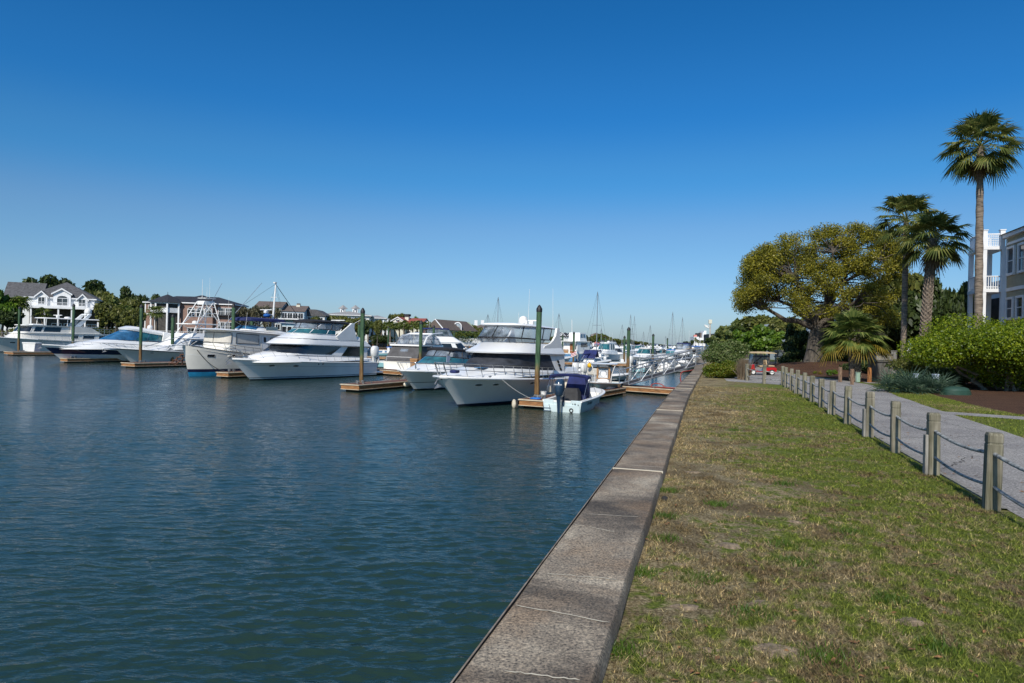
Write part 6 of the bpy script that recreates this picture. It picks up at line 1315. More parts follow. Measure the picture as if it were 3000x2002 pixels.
# ------------------------------------------------------------------ houses
class HS:
    def __init__(s, name, label, px, Y, rz, cat='house', base=1.9):
        p = at(px, 1000, Y); s.o = Vector((p.x, p.y, 0)); s.a = R(rz); s.base = base
        s.t = thing(name, label, cat, (p.x, p.y, base), s.a); s.X = Vector((math.cos(s.a), math.sin(s.a), 0)); s.Yd = Vector((-math.sin(s.a), math.cos(s.a), 0))
    def q(s, px, py, y=0.0):
        """photo pixel -> (x, z) on the plane at local depth y"""
        a, b = ray(px, py); o = s.o + s.Yd * y; det = a * (-s.X.y) + s.X.x
        t = (o.x * (-s.X.y) + s.X.x * o.y) / det; x = (a * t - o.x) * s.X.x + (t - o.y) * s.X.y
        return x, EYE + b * t - s.base
    def box(s, name, x0, x1, y0, y1, z0, z1, mat):
        mb = MB(); mb.box(((x0 + x1) / 2, (y0 + y1) / 2, (z0 + z1) / 2), (abs(x1 - x0), abs(y1 - y0), abs(z1 - z0))); return mb.build(name, M[mat], s.t, smooth=0)
    def gable(s, name, x0, x1, y0, y1, z, zr, mat, wall=None, along='x', over=.4, th=.22, trim='white_paint'):
        """gabled roof over a block; ridge along x or y; gable walls filled"""
        mb = MB()
        if along == 'x':
            c = (y0 + y1) / 2; h = zr - z; pr = [(y0 - over, z - over * h / (c - y0)), (c, zr), (y1 + over, z - over * h / (c - y0)), (y1 + over, z - over * h / (c - y0) + th), (c, zr + th), (y0 - over, z - over * h / (c - y0) + th)]
            mb.loft([[(x, a, b) for a, b in pr] for x in (x0 - over, x1 + over)], True, True, True)
            r = mb.build(name, M[mat], s.t, smooth=0)
            if wall: mb = MB(); mb.prism([(y0, z - .05), (c, zr - .02), (y1, z - .05)], 'x', x0 + .02, x1 - .02); mb.build('gable_wall', M[wall], s.t, smooth=0)
        else:
            c = (x0 + x1) / 2; h = zr - z; k = over * h / (c - x0); pr = [(x0 - over, z - k), (c, zr), (x1 + over, z - k), (x1 + over, z - k + th), (c, zr + th), (x0 - over, z - k + th)]
            mb.loft([[(a, y, b) for a, b in pr] for y in (y0 - over, y1 + over)], True, True, True)
            r = mb.build(name, M[mat], s.t, smooth=0)
            if wall: mb = MB(); mb.prism([(x0, z - .05), (c, zr - .02), (x1, z - .05)], 'y', y0 + .02, y1 - .02); mb.build('gable_wall', M[wall], s.t, smooth=0)
            if trim:
                mb = MB(); mb.prism([(x0 - over, z - k - .12), (x0 - over, z - k + th + .03), (c, zr + th + .03), (x1 + over, z - k + th + .03), (x1 + over, z - k - .12), (c, zr - .14)], 'y', y0 - over - .08, y0 - over - .01); mb.build('barge_board', M[trim], s.t, smooth=0)
        return r
    def hip(s, name, x0, x1, y0, y1, z, zr, mat, over=.6, inset=None, fascia='white_paint'):
        x0 -= over; x1 += over; y0 -= over; y1 += over; w = (y1 - y0) / 2; i = min(inset if inset is not None else w, (x1 - x0) / 2 - .01); c = (y0 + y1) / 2
        mb = MB(); mb.add([(x0, y0, z), (x1, y0, z), (x1, y1, z), (x0, y1, z), (x0 + i, c, zr), (x1 - i, c, zr)], [[0, 1, 5, 4], [1, 2, 5], [2, 3, 4, 5], [3, 0, 4], [3, 2, 1, 0]]); r = mb.build(name, M[mat], s.t, smooth=0)
        if fascia: mb = MB(); mb.box(((x0 + x1) / 2, (y0 + y1) / 2, z - .17), (x1 - x0 - .1, y1 - y0 - .1, .3)); mb.build('fascia', M[fascia], s.t, smooth=0)
        return r
    def win(s, x, z, w, h, y=0.0, nx=2, nz=1, fr=.12, mat='pane', arch=False, frm='white_paint', door=False, parent=None):
        mb = MB(); ow = w / 2 + fr
        for sx in (-1, 1): mb.box((x + sx * (w / 2 + fr / 2), y - .05, z), (fr, .14, h + 2 * fr))
        mb.box((x, y - .05, z + h / 2 + fr / 2), (w, .14, fr)); mb.box((x, y - .05, z - h / 2 - fr / 2), (w, .16, fr))
        for k in range(1, nx): mb.box((x - w / 2 + w * k / nx, y - .04, z), (.07, .08, h))
        for k in range(1, nz): mb.box((x, y - .042, z - h / 2 + h * k / nz), (w, .07, .06))
        if arch: mb.loft([[(x + (w / 2 + e) * math.cos(a), y - .06, z + h / 2 + fr + (w / 2 + e) * .5 * math.sin(a)) for a in [math.pi * k / 10 for k in range(11)]] for e in (-.02, .14)], False)
        o = mb.build('door' if door else 'window', M[frm], parent or s.t, smooth=0)
        mb = MB(); mb.box((x, y - .015, z), (w, .04, h))
        if arch: mb.poly([(x + w / 2 * math.cos(a), y - .03, z + h / 2 + fr + w / 4 * math.sin(a)) for a in [math.pi * k / 10 for k in range(11)]])
        mb.build('glass', M[mat], o, smooth=0); return o
    def rail(s, pts, z, h=1.0, mat='white_paint', step=.22, name='railing'):
        mb = MB()
        for a, b in zip(pts, pts[1:]):
            a = Vector((*a, z)); b = Vector((*b, z)); d = b - a; n = max(1, int(d.length / step))
            mb.tube([a + Vector((0, 0, h)), b + Vector((0, 0, h))], .05, 4); mb.tube([a + Vector((0, 0, .12)), b + Vector((0, 0, .12))], .04, 4)
            for k in range(n + 1): q = a + d * (k / n); mb.box((q.x, q.y, z + h / 2), (.045, .045, h))
        mb.build(name, M[mat], s.t, smooth=0)
def c1(cx, cy): return cx / 4.196, 780 + cy / 4.196
def c2(cx, cy): return 500 + cx / 3.79, 780 + cy / 3.79
def c3(cx, cy): return 980 + cx / 4.127, 840 + cy / 4.127
def c8(cx, cy): return 1100 + cx / 5.875, 880 + cy / 5.875

# A: white house with three front gables
h = HS('beach_house', 'large white house with three front gables and full width deck at the left edge', 80, 172, 22)
xa = h.q(*c1(330, 400))[0]; xb = h.q(*c1(1160, 440))[0]; ze = h.q(*c1(700, 400))[1]; zd = h.q(*c1(700, 500))[1]; zr = h.q(*c1(640, 190), y=6)[1]
h.box('wall', xa, xb, 0, 12, zd, ze, 'white_paint'); h.box('lower_wall', xa + .3, xb - .3, 1.2, 12, -.2, zd - .3, 'painted_shade_wall')  # lower wall under the deck carries its shade in the dark colour
h.hip('roof', xa, xb, 0, 12, ze + .3, zr, 'roof_grey', inset=8)
h.box('deck', xa - .5, xb + 2.2, -3.2, .5, zd - .55, zd, 'white_paint'); h.rail([(xa + 1.5, -3.1), (xb + 2.1, -3.1), (xb + 2.1, .3)], zd, 1.0)
for k in range(6): h.box('column', xa + 1.6 + (xb - xa - .2) * k / 5 - .18, xa + 1.6 + (xb - xa - .2) * k / 5 + .18, -3.0, -2.65, -.2, zd - .55, 'white_paint')
for (l, r_, pk, wl_, wr_, wt, wb, arch) in ((430, 612, 305, 478, 560, 380, 470, False), (640, 900, 275, 706, 842, 395, 490, True), (945, 1105, 345, 975, 1056, 410, 500, False)):
    x0 = h.q(*c1(l, 400))[0]; x1 = h.q(*c1(r_, 400))[0]; zp = h.q(*c1((l + r_) / 2, pk))[1]; zb_ = h.q(*c1(l, pk + 62))[1]
    h.box('bay', x0 + .4, x1 - .4, -.7, 1, zd + .01, zb_ + .1, 'white_paint'); h.gable('bay_roof', x0 + .4, x1 - .4, -.7, 5.5, zb_, zp - .2, 'roof_grey', 'white_paint', 'y')
    a = h.q(*c1(wl_, wt)); b_ = h.q(*c1(wr_, wb)); h.win((a[0] + b_[0]) / 2, (a[1] + b_[1]) / 2, (b_[0] - a[0]) * .92, (a[1] - b_[1]) * .92, -.7, 2, arch=arch)
for cx in (700, 850, 960, 1130): x_ = h.q(*c1(cx, 600), y=1.2)[0]; h.win(x_, 2.6, 2.0, 1.7, 1.2, 2)
# side wing with its own gable to the left
h2 = (xa - 5.2, xa + .5); h.box('side_wing', h2[0], h2[1], 2, 10, -.2, ze, 'white_paint'); h.gable('side_roof', h2[0], h2[1] + 2, 2, 10, ze, zr - .8, 'roof_grey', 'white_paint', 'x')
# B: salmon brick house with turret
h = HS('brick_house', 'salmon brick house with dark hipped roofs, porch turret and arched windows', 385, 190, 4)
x0 = h.q(*c1(1785, 500))[0]; x1 = h.q(*c2(690, 500))[0]; ze = h.q(*c1(2250, 462))[1]; zm = h.q(*c2(560, 545))[1]
h.box('wall', x0, x1, 0, 12, -.2, ze, 'salmon_wall'); h.hip('roof', x0, x1, 0, 12, ze + .3, h.q(*c2(130, 335), y=6)[1], 'roof_black')
xr = h.q(*c2(270, 400))[0]; h.hip('roof', xr - 5, xr + 6, -1.5, 9, ze + .35, h.q(*c2(290, 335), y=4)[1] + .3, 'roof_black'); h.box('front_wing', xr - 4.4, xr + 5.4, -1.4, 1, -.2, ze, 'salmon_wall')
for cx in (232, 330, 418): x_ = h.q(*c2(cx, 490), y=-1.4)[0]; h.win(x_, ze - 2.6, 1.9, 1.8, -1.4, 2, arch=True); h.win(x_, 2.2, 1.8, 2.2, -1.4, 2)
for cx in (572, 645): x_ = h.q(*c2(cx, 490))[0]; h.win(x_, ze - 1.9, 1.9, 1.8, 0, 3, 2); h.win(x_, zm - 3.1, 1.9, 2.2, 0, 3, 2)
h.box('lower_roof', xr + 5.5, x1 + .4, -1.2, .0, zm - .2, zm + .1, 'roof_black'); h.box('white_band', x0, xr - 4.5, -.12, 0, zm - .35, zm, 'white_paint')
for cx in (1830, 2235): x_ = h.q(*c1(cx, 500))[0]; h.box('corner_board', x_ + (.9 if cx > 2000 else -.9) - .15, x_ + (.9 if cx > 2000 else -.9) + .15, -.12, .02, -.2, ze, 'white_paint')
x_ = h.q(*c1(1890, 490))[0]; h.win(x_, ze - 1.2, 2.6, 1.0, 0, 3); x_ = h.q(*c1(2190, 640))[0]; h.win(x_, 2.6, 2.6, 2.0, 0, 3)
xt = h.q(*c1(2060, 450), y=-1)[0]; r_ = 4.0
oc = [(xt + r_ * math.cos(R(22.5 + 45 * k)), -1 + r_ * math.sin(R(22.5 + 45 * k))) for k in range(8)]
mb = MB(); mb.loft([[(a, b, zm + .2) for a, b in oc], [(a, b, zm + 1.5) for a, b in oc]], True, True); mb.loft([[(a, b, ze - .3) for a, b in oc], [(a, b, ze + .1) for a, b in oc]]); mb.build('turret_band', M['white_paint'], h.t, smooth=0)
mb = MB(); mb.loft([[(xt + (a - xt) * .85, -1 + (b + 1) * .85, -.2) for a, b in oc], [(xt + (a - xt) * .85, -1 + (b + 1) * .85, ze) for a, b in oc]]); mb.build('turret_wall', M['painted_shade_wall'], h.t, smooth=0)
for a, b in oc:
    if b < 1: h.box('column', a - .2, a + .2, b - .2, b + .2, -.2, ze, 'white_paint')
mb = MB(); mb.loft([[(xt + (a - xt) * 1.18, -1 + (b + 1) * 1.18, ze + .1) for a, b in oc], [(xt + (a - xt) * .6, -1 + (b + 1) * .6, ze + 1.4) for a, b in oc], [(xt + (a - xt) * .02, -1 + (b + 1) * .02, h.q(*c1(2060, 348), y=-1)[1]) for a, b in oc]], True, True, True); mb.tube([(xt, -1, 11), (xt, -1, h.q(*c1(2060, 318), y=-1)[1])], .06, 4); mb.build('turret_roof', M['roof_black'], h.t, smooth=0)
xg = h.q(*c1(1640, 600))[0]; h.box('garage_wing', xg, x0 + .5, 1, 9, -.2, h.q(*c1(1700, 572))[1], 'salmon_wall'); h.hip('garage_roof', xg, x0 + .5, 1, 9, h.q(*c1(1700, 568))[1], h.q(*c1(1700, 545))[1] + .8, 'roof_black')
h.win(h.q(*c1(1612, 620))[0] + 1.5, 3.0, 2.2, 3.4, 1.0, 1); h.box('terrace', x0 + 5, x1 + 6, -9, -6.5, -.2, 1.2, 'retaining'); h.rail([(x0 + 5, -9), (x1 + 14, -9)], 1.2, 1.1, step=.5)
# C: grey green house with brown roof
h = HS('terraced_house', 'grey green three storey house with brown roof and balconies behind the trawler mast', 760, 225, 6)
x0, z0 = h.q(*c2(905, 460)); x1 = h.q(*c2(1480, 490))[0]; ze = h.q(*c2(1100, 455))[1]; zr = h.q(*c2(1130, 410), y=6)[1]
xm = h.q(*c2(1230, 480))[0]; h.box('wall', x0 + 1, xm, 0, 12, -.2, ze, 'grey_wall'); h.gable('roof', x0 + 1, xm, 0, 12, ze, zr + .3, 'roof_brown', 'grey_wall', 'x')
ze2 = h.q(*c2(1350, 500))[1]; h.box('wall', xm, x1, .6, 12, -.2, ze2, 'blue_wall'); h.gable('roof', xm, x1, .6, 12, ze2, h.q(*c2(1330, 445), y=6)[1], 'roof_brown', 'blue_wall', 'x')
for cx in (1260, 1320, 1380, 1440): x_ = h.q(*c2(cx, 540))[0]; h.win(x_, ze2 - 1.5, 1.5, 1.7, .6, 2); h.win(x_, ze2 - 6.2, 1.3, 2.0, .6, 1)
for cx in (1060, 1140, 1190): x_ = h.q(*c2(cx, 540))[0]; h.win(x_, ze - 2, 1.5, 1.7, 0, 2); h.win(x_, ze - 6.5, 1.5, 1.7, 0, 2)
zb_ = h.q(*c2(1350, 585))[1]; h.box('balcony', x0 + 8, x1, -1.6, .5, zb_ - .3, zb_, 'white_paint'); h.rail([(x0 + 8, -1.5), (x1, -1.5)], zb_, 1.0, 'iron_black')
xc = h.q(*c2(1415, 450), y=5)[0]; h.box('chimney', xc - .62, xc + .62, 5, 6.6, ze2, h.q(*c2(1415, 430), y=5)[1], 'cream_paint'); h.box('chimney_cap', xc - .5, xc + .5, 5.2, 6.4, h.q(*c2(1415, 430), y=5)[1], h.q(*c2(1415, 414), y=5)[1], 'roof_brown')
h = HS('terraced_house', 'narrow white house with shallow roof just right of the grey green one', 900, 232, 4)
x1 = h.q(*c2(1710, 540))[0]; x0 = h.q(*c2(1515, 540))[0]; ze = h.q(*c2(1690, 548))[1]; h.box('wall', x0, x1, 0, 11, -.2, ze, 'pale_wall'); mb = MB(); z2 = h.q(*c2(1520, 500))[1]; mb.prism([(x0 - .3, z2 + .6), (x0 + 3, z2 + .6), (x1 + .5, ze), (x1 + .5, ze - .3), (x0 - .3, ze - .3)], 'y', -.5, 11.5); mb.build('roof', M['roof_grey'], h.t, smooth=0)
for cx in (1550, 1605, 1665): x_ = h.q(*c2(cx, 570))[0]; h.win(x_, ze - 1.9, 1.4, 2.2, 0, 2); h.win(x_, ze - 6.5, 1.4, 2.2, 0, 2)
# D: long light roof with two cupolas
h = HS('cupola_building', 'long building with pale grey hipped roof and two small white cupolas', 950, 262, 8)
x0 = h.q(*c2(1690, 530))[0]; x1 = h.q(*c3(420, 370))[0]; ze = h.q(*c2(1750, 540))[1]; zr = h.q(*c2(1900, 500), y=8)[1]
h.box('wall', x0 + 1, x1, 0, 16, -.2, ze, 'pale_wall'); h.hip('roof', x0 + 1, x1, 0, 16, ze + .2, zr, 'roof_light', over=1.0)
for cx in (1915, 2052):
    x_, zt = h.q(*c2(cx, 433), y=8); h.box('cupola', x_ - 1.0, x_ + 1.0, 7.0, 9.0, zr - 1.2, zt - 1.5, 'white_paint')
    o = MB(); o.lathe([(2.0, 0), (1.0, .8), (.2, 1.4), (0, 1.5)], (x_, 8, zt - 1.5), 4); o.build('cupola_roof', M['roof_light'], h.t, smooth=0)
    for k in (-.5, .5): h.win(x_ + k, zt - 2.5, .35, 1.0, 7.0, 1, fr=.08)
for k in range(9): h.win(x0 + 3 + (x1 - x0 - 5) * k / 8, ze - 2.0, 1.6, 1.9, 0, 2)
# E
h = HS('beach_house', 'white two storey house with pale hipped roof between the pile and the red roofed house', 1075, 275, 4)
x0 = h.q(*c3(380, 400))[0]; x1 = h.q(*c3(600, 400))[0]; ze = h.q(*c3(500, 385))[1]; h.box('wall', x0, x1, 0, 12, -.2, ze, 'white_paint'); h.hip('roof', x0, x1, 0, 12, ze + .3, h.q(*c3(400, 345), y=6)[1], 'roof_light', over=1.2)
for k, cx in enumerate((425, 480, 535, 585)): x_ = h.q(*c3(cx, 420))[0]; h.win(x_, ze - 1.8, 2.2, 1.8, 0, 2); h.win(x_, ze - 6.5, 2.4, 2.0, 0, 2); h.box('pilaster', x_ + 1.6, x_ + 2.2, -.4, 0, -.2, ze, 'white_paint')
# F red roof
h = HS('beach_house', 'cream house with steep red roof and tall chimney', 1145, 292, -14)
x0 = h.q(*c8(272, 380))[0]; x1 = h.q(*c8(500, 380))[0]; z0 = h.q(*c8(280, 360))[1]; zp = h.q(*c8(390, 285))[1]
h.box('wall', x0, x1, 0, 14, -.2, z0, 'cream_paint'); h.gable('roof', x0, x1, 0, 14, z0, zp - .2, 'roof_red', 'cream_paint', 'y'); h.gable('roof', x1 - 3, x1 + 7, 2, 12, z0 - 1, zp - .5, 'roof_red', 'cream_paint', 'x'); h.box('wall', x1 - 3, x1 + 7, 2, 12, -.2, z0 - 1, 'cream_paint')
a = h.q(*c8(545, 260), y=5); h.box('chimney', a[0] - .85, a[0] + .85, 4.6, 6.2, z0, a[1] - .4, 'cream_paint'); h.box('chimney_cap', a[0] - 1.1, a[0] + 1.1, 4.1, 6.7, a[1] - .4, a[1] + .5, 'roof_black')
h.gable('porch_roof', x0 + .5, x0 + 7, -3, 2, z0 - 2.6, z0 - .4, 'roof_red', 'cream_paint', 'y'); h.box('porch', x0 + .7, x0 + 6.8, -2.8, 0, -.2, z0 - 2.6, 'cream_paint')
for k in range(4): h.win(x0 + 2 + 3 * k, 4.0, 1.8, 2.2, 0 if k < 3 else 2, 2)
h.win((x0 + x1) / 2, z0 - .2, 1.6, 1.6, 0, 2)
# F2 small red front house with blue wall
h = HS('beach_house', 'small house with red front slope and pale blue side wall beside the green gabled house', 1243, 290, -10)
x0 = h.q(*c8(845, 450))[0]; x1 = h.q(*c8(955, 450))[0]; z0 = h.q(*c8(850, 415))[1]; h.box('wall', x0, x1, 0, 9, -.2, z0, 'blue_wall'); h.gable('roof', x0, x1, 0, 9, z0, h.q(*c8(890, 375))[1], 'roof_brown', 'white_paint', 'y')
mb = MB(); mb.add([(x0 - .3, -.3, z0 - .4), (x0 + 3.4, -.3, z0 - .4), (x0 + 2.4, -.3, z0 - 4.8), (x0 - .3, -.3, z0 - 4.8)], [[0, 3, 2, 1]]); mb.build('red_slope', M['roof_red'], h.t, smooth=0); h.win(x0 + 1.0, z0 - 3.4, 1.0, 1.3, -.33, 1)
# G green gable with round dormer
h = HS('beach_house', 'pale green gabled house with long brown roof and one round arched dormer', 1264, 285, -24)
x0 = h.q(*c8(950, 430))[0]; x1 = h.q(*c8(1172, 500))[0]; zp = h.q(*c8(1040, 335))[1]; z0 = h.q(*c8(1172, 498))[1]; c = h.q(*c8(1040, 335))[0]
mb = MB(); mb.prism([(x0 - 1, -.2), (x1, -.2), (x1, z0), (c, zp), (x0 - 1, z0 + 1.5)], 'y', 0, 30); mb.build('wall', M['green_wall'], h.t, smooth=0)
mb = MB(); mb.add([(c, -.5, zp + .2), (x1 + .6, -.5, z0 - .3), (x1 + .6, 31, z0 - .3), (c, 27, zp + .2), (x0 - 1.6, -.5, z0 + 1.2), (x0 - 1.6, 31, z0 + 1.2)], [[0, 1, 2, 3], [0, 3, 5, 4], [1, 0, 4], [3, 2, 5]]); mb.build('roof', M['roof_brown'], h.t, smooth=0)
mb = MB(); mb.tube([(x0 - 1.6, -.6, z0 + 1.1), (c, -.6, zp + .1), (x1 + .6, -.6, z0 - .4)], .28, 4); mb.build('barge_board', M['white_paint'], h.t, smooth=0); h.win(c + .2, zp - 4.2, 2.4, 1.7, 0, 3)
# dormer: a barrel sticking out of the right roof slope, opening toward the camera side
dm = at(*c8(1415, 470), 296)
inv = Matrix.Translation(h.t.location) @ Matrix.Rotation(h.a, 4, 'Z'); inv = inv.inverted(); lc = inv @ dm
mb = MB(); ar = [(1.7 * math.cos(math.pi * k / 12), .7 + 1.7 * math.sin(math.pi * k / 12)) for k in range(13)]; ar = [(1.7, -1.9)] + ar + [(-1.7, -1.9)]
rot = Matrix.Rotation(R(24 + 4), 4, 'Z')
def dp(x, y, z): v = rot @ Vector((x, y, z)); return (lc.x + v.x, lc.y + v.y, lc.z + v.z)
mb.loft([[dp(x, 0, z) for x, z in ar], [dp(x, 7, z) for x, z in ar]], False); mb.loft([[dp(x, 0, z) for x, z in ar], [dp(x * .80, -.02, z * .80 if z > -1.5 else z) for x, z in ar]], False); dd_ = mb.build('dormer', M['white_paint'], h.t, smooth=40)
mb = MB(); mb.poly([dp(x * .80, .4, z * .80 if z > -1.5 else z) for x, z in ar]); g_ = mb.build('window', M['pane_pale'], dd_, smooth=0)
mb = MB(); mb.tube([dp(0, .3, -1.8), dp(0, .3, 1.8)], .08, 4); mb.tube([dp(-1.3, .3, .5), dp(1.3, .3, .5)], .08, 4); mb.build('muntins', M['white_paint'], g_)
# H brown roof with two white chimneys
h = HS('beach_house', 'pale blue house with brown hipped roof and two white chimneys', 1384, 325, 4)
x0 = h.q(*c8(1690, 480))[0]; x1 = h.q(*c8(2030, 480))[0]; ze = h.q(*c8(1950, 478))[1]; zr = h.q(*c8(1800, 405), y=7)[1]; h.box('wall', x0 + 4, x1, 0, 14, -.2, ze, 'blue_wall'); h.hip('roof', x0, x1, 0, 14, ze, zr, 'roof_brown')
for cx in (1730, 1842): a = h.q(*c8(cx, 345), y=7); h.box('chimney', a[0] - .75, a[0] + .75, 6.4, 7.8, zr - 1, a[1], 'white_paint')
for k in range(3): h.win(x1 - 2.2 - 3.2 * k, ze - 1.8, 1.3, 1.7, 0, 2)
h = HS('beach_house', 'grey house with dark gables just left of the nearest yacht clear panels', 1455, 335, 0)
x0 = h.q(1458, 970)[0]; x1 = h.q(1482, 970)[0]; h.box('wall', x0, x1, 0, 9, -.2, h.q(1465, 968)[1], 'grey_wall'); h.gable('roof', x0, x1, 0, 9, h.q(1465, 968)[1], h.q(1465, 958)[1], 'roof_black', 'white_paint', 'y'); h.win((x0 + x1) / 2, h.q(1465, 973)[1], 1.4, 1.6, 0, 2)
h = HS('beach_house', 'dark roofed house with small white gables above the blue trawler', 1640, 430, 4)
x0 = h.q(1635, 990)[0]; x1 = h.q(1684, 990)[0]; ze = h.q(1660, 988)[1]; h.box('wall', x0, x1, 0, 12, -.2, ze, 'pale_wall'); h.hip('roof', x0, x1, 0, 12, ze, h.q(1660, 974)[1], 'roof_black')
for px in (1645, 1672): a = h.q(px, 984); h.gable('dormer_roof', a[0] - 2.2, a[0] + 2.2, -1.5, 5, a[1], h.q(px, 975)[1], 'roof_black', 'white_paint', 'y'); h.win(a[0], ze - 2, 2, 1.6, 0, 2)
for i, (px, py, Y) in enumerate(((1748, 982, 520), (1790, 996, 560), (1800, 1000, 590), (1724, 1000, 470))):
    h = HS('distant_house', ['peach house poking out of the treetops', 'small pale house among the far trees above the pilothouse cruiser', 'pale house low in the far trees', 'low white house below the dark green trees'][i], px, Y, 0); a = h.q(px, py)
    h.box('wall', -4, 4, 0, 8, -.2, a[1], ['pink_wall', 'cream_paint', 'white_paint', 'white_paint'][i]); h.hip('roof', -4, 4, 0, 8, a[1], a[1] + 1.8, 'roof_brown'); h.win(-1.5, a[1] - 1.6, 1.4, 1.4, 0, 1); h.win(1.5, a[1] - 1.6, 1.4, 1.4, 0, 1)
# J white condominium at the far end on the right
h = HS('condominium', 'bright white angular condominium at the far right end of the marina', 2030, 380, -4, 'building', GZ)
cz = lambda px, py, y=0: h.q(px, py, y)
for (l, r_, tp, y0) in ((2033, 2048, 987, 0), (2047, 2060, 990, -2), (2060, 2070, 974, 1), (2066, 2073, 969, 3), (2070, 2082, 980, -1)):
    a = cz(l, tp); b_ = cz(r_, tp); h.box('wall', a[0], b_[0], y0, y0 + 12, -.2, a[1], 'white_paint')
    for k in range(3): h.win((a[0] + b_[0]) / 2, a[1] - 2.2 - 3.2 * k, (b_[0] - a[0]) * .55, 1.7, y0, 2, fr=.2)
a = cz(2047, 976); b_ = cz(2056, 976); h.box('roof_tower', a[0], b_[0], 6, 10, cz(2050, 990)[1], a[1], 'roof_black'); a = cz(2056, 985); b_ = cz(2064, 985); h.box('roof_tower', a[0], b_[0], 4, 9, cz(2050, 990)[1] - 1, cz(2056, 975)[1], 'roof_brown'); a = cz(2043, 981); h.box('chimney', a[0] - .8, a[0] + .8, 5, 7, cz(2050, 990)[1], a[1], 'pink_wall')
h = HS('condominium', 'dark brown slab roofed building behind the round oleander shrub', 2078, 235, -6, 'building', GZ)
a = h.q(2082, 975); b_ = h.q(2114, 975); h.box('wall', a[0], b_[0], 0, 10, -.2, a[1] - .5, 'white_paint'); mb = MB(); mb.prism([(a[0] - .5, a[1] - 3.6), (b_[0] + .5, a[1] - 3.6), (b_[0] + .5, a[1]), (a[0] - .5, a[1] - .5)], 'y', -.6, 10.5); mb.build('roof', M['roof_black'], h.t, smooth=0); h.win((a[0] + b_[0]) / 2, a[1] - 4.8, 2.4, 1.6, 0, 2)
a = at(2079, 1010, 150); lp = thing('floodlight_pole', 'tall grey pole with two white floodlights above the round oleander shrub', 'light pole', (a.x, a.y, GZ)); zt = EYE + ray(2079, 943)[1] * 150 - GZ
mb = MB(); mb.tube([(0, 0, 0), (0, 0, zt)], .22, 8, r1=.16); mb.build('pole', M['concrete_pile'], lp)
for z_, dx in ((zt - .9, -.9), (zt - 1.2, -.7)): mb = MB(); mb.box((dx, 0, z_), (.8, .4, .3), ry=.3, bev=.05); mb.tube([(0, 0, z_), (dx, 0, z_)], .05, 4); mb.build('floodlight', M['white_plastic'], lp)
mb = MB(); mb.box((0, 0, zt), (.7, .5, .9), bev=.04); mb.build('pole_box', M['cream_paint'], lp)
# L olive house with white balconies at the right edge; its long wall runs parallel to the path
h = HS('balcony_house', 'olive sided house with stacked white corner balconies at the right edge', 2943, 49, -106.9, 'house', GZ)
simple('olive_siding', (.37, .33, .22), .8, var=.05)
zz = lambda cy: EYE + ray(2900, 640 + cy / 5.6)[1] * 49.6 - GZ
z_top = zz(470) + .55; xw = 0.0; LW = 26; nb = 56; mb = MB()
for k in range(nb):
    z0 = z_top * k / nb; z1 = z_top * (k + 1) / nb; mb.add([(0, -.022, z0), (LW, -.022, z0), (LW, 0, z1), (0, 0, z1), (0, 0, z0), (LW, 0, z0)], [[0, 1, 2, 3], [4, 5, 1, 0]])
mb.add([(0, 0, 0), (0, 12, 0), (0, 12, z_top), (0, 0, z_top), (LW, 0, z_top), (LW, 12, z_top)], [[0, 1, 2, 3], [3, 2, 5, 4]]); mb.build('wall', M['olive_siding'], h.t, smooth=0)
h.box('corner_board', -.03, .16, -.05, .18, 0, z_top, 'white_paint')
h.box('band', .1, LW, -.07, .02, zz(1215), zz(1160), 'white_paint'); h.box('cornice', -.25, LW, -.30, .3, z_top - .02, z_top + .24, 'white_paint')
h.box('upper_trim', .1, LW, -.10, .02, z_top - .55, z_top - .38, 'white_paint')
mb = MB(); mb.add([(-.3, -.45, z_top + .24), (LW, -.45, z_top + .24), (LW, 5, z_top + 1.3), (1.8, 5, z_top + 1.3), (-.3, 12, z_top + .24)], [[0, 1, 2, 3], [0, 3, 4]]); mb.build('roof', M['roof_black'], h.t, smooth=0)
mb = MB(); mb.add([(.2, .8, z_top + .5), (1.7, .8, z_top + 1.2), (1.7, 1.0, z_top + 1.2), (.2, 1.0, z_top + .5), (.2, .8, z_top + .3), (1.7, .8, z_top + 1.0)], [[0, 1, 2, 3], [4, 5, 1, 0]]); mb.build('roof_trim', M['white_paint'], h.t, smooth=0)
for cx0, cx1, t0, b0 in ((985, 1080, zz(540), zz(930)), (1165, 1265, zz(540), zz(930)), (1340, 1460, zz(540), zz(930)), (985, 1075, zz(1350), zz(1640)), (1150, 1250, zz(1350), zz(1640)), (1340, 1460, zz(1350), zz(1640))):
    x0 = h.q(2780 + cx0 / 5.6, 800)[0]; x1 = h.q(2780 + cx1 / 5.6, 800)[0]; h.win((x0 + x1) / 2, (t0 + b0) / 2, x1 - x0, t0 - b0, -.02, 1, 2, fr=.16)
bw, bl = 1.5, 3.0
zt2, zb2, zt1, zb1 = zz(470), zz(522), zz(1160), zz(1216)
h.box('top_deck', -bl, -.01, -bw, 0, zb2, zt2, 'white_paint'); h.box('middle_deck', -bl, -.01, -bw, 0, zb1, zt1, 'white_paint'); h.box('lower_deck', -bl, -.01, -bw, 0, zb1 - 3.2, zb1 - 2.95, 'white_paint')
for x_, y_ in ((-.17, -bw + .16), (-bl + .16, -bw + .16), (-.17, -.14), (-bl + .16, -.14)):
    for z0, z1 in ((-.2, zb1 - 3.2), (zb1 - 2.95, zb1), (zt1, zb2)): h.box('column', x_ - .14, x_ + .14, y_ - .14, y_ + .14, z0, z1, 'white_paint')
hh = zz(210) - zt2
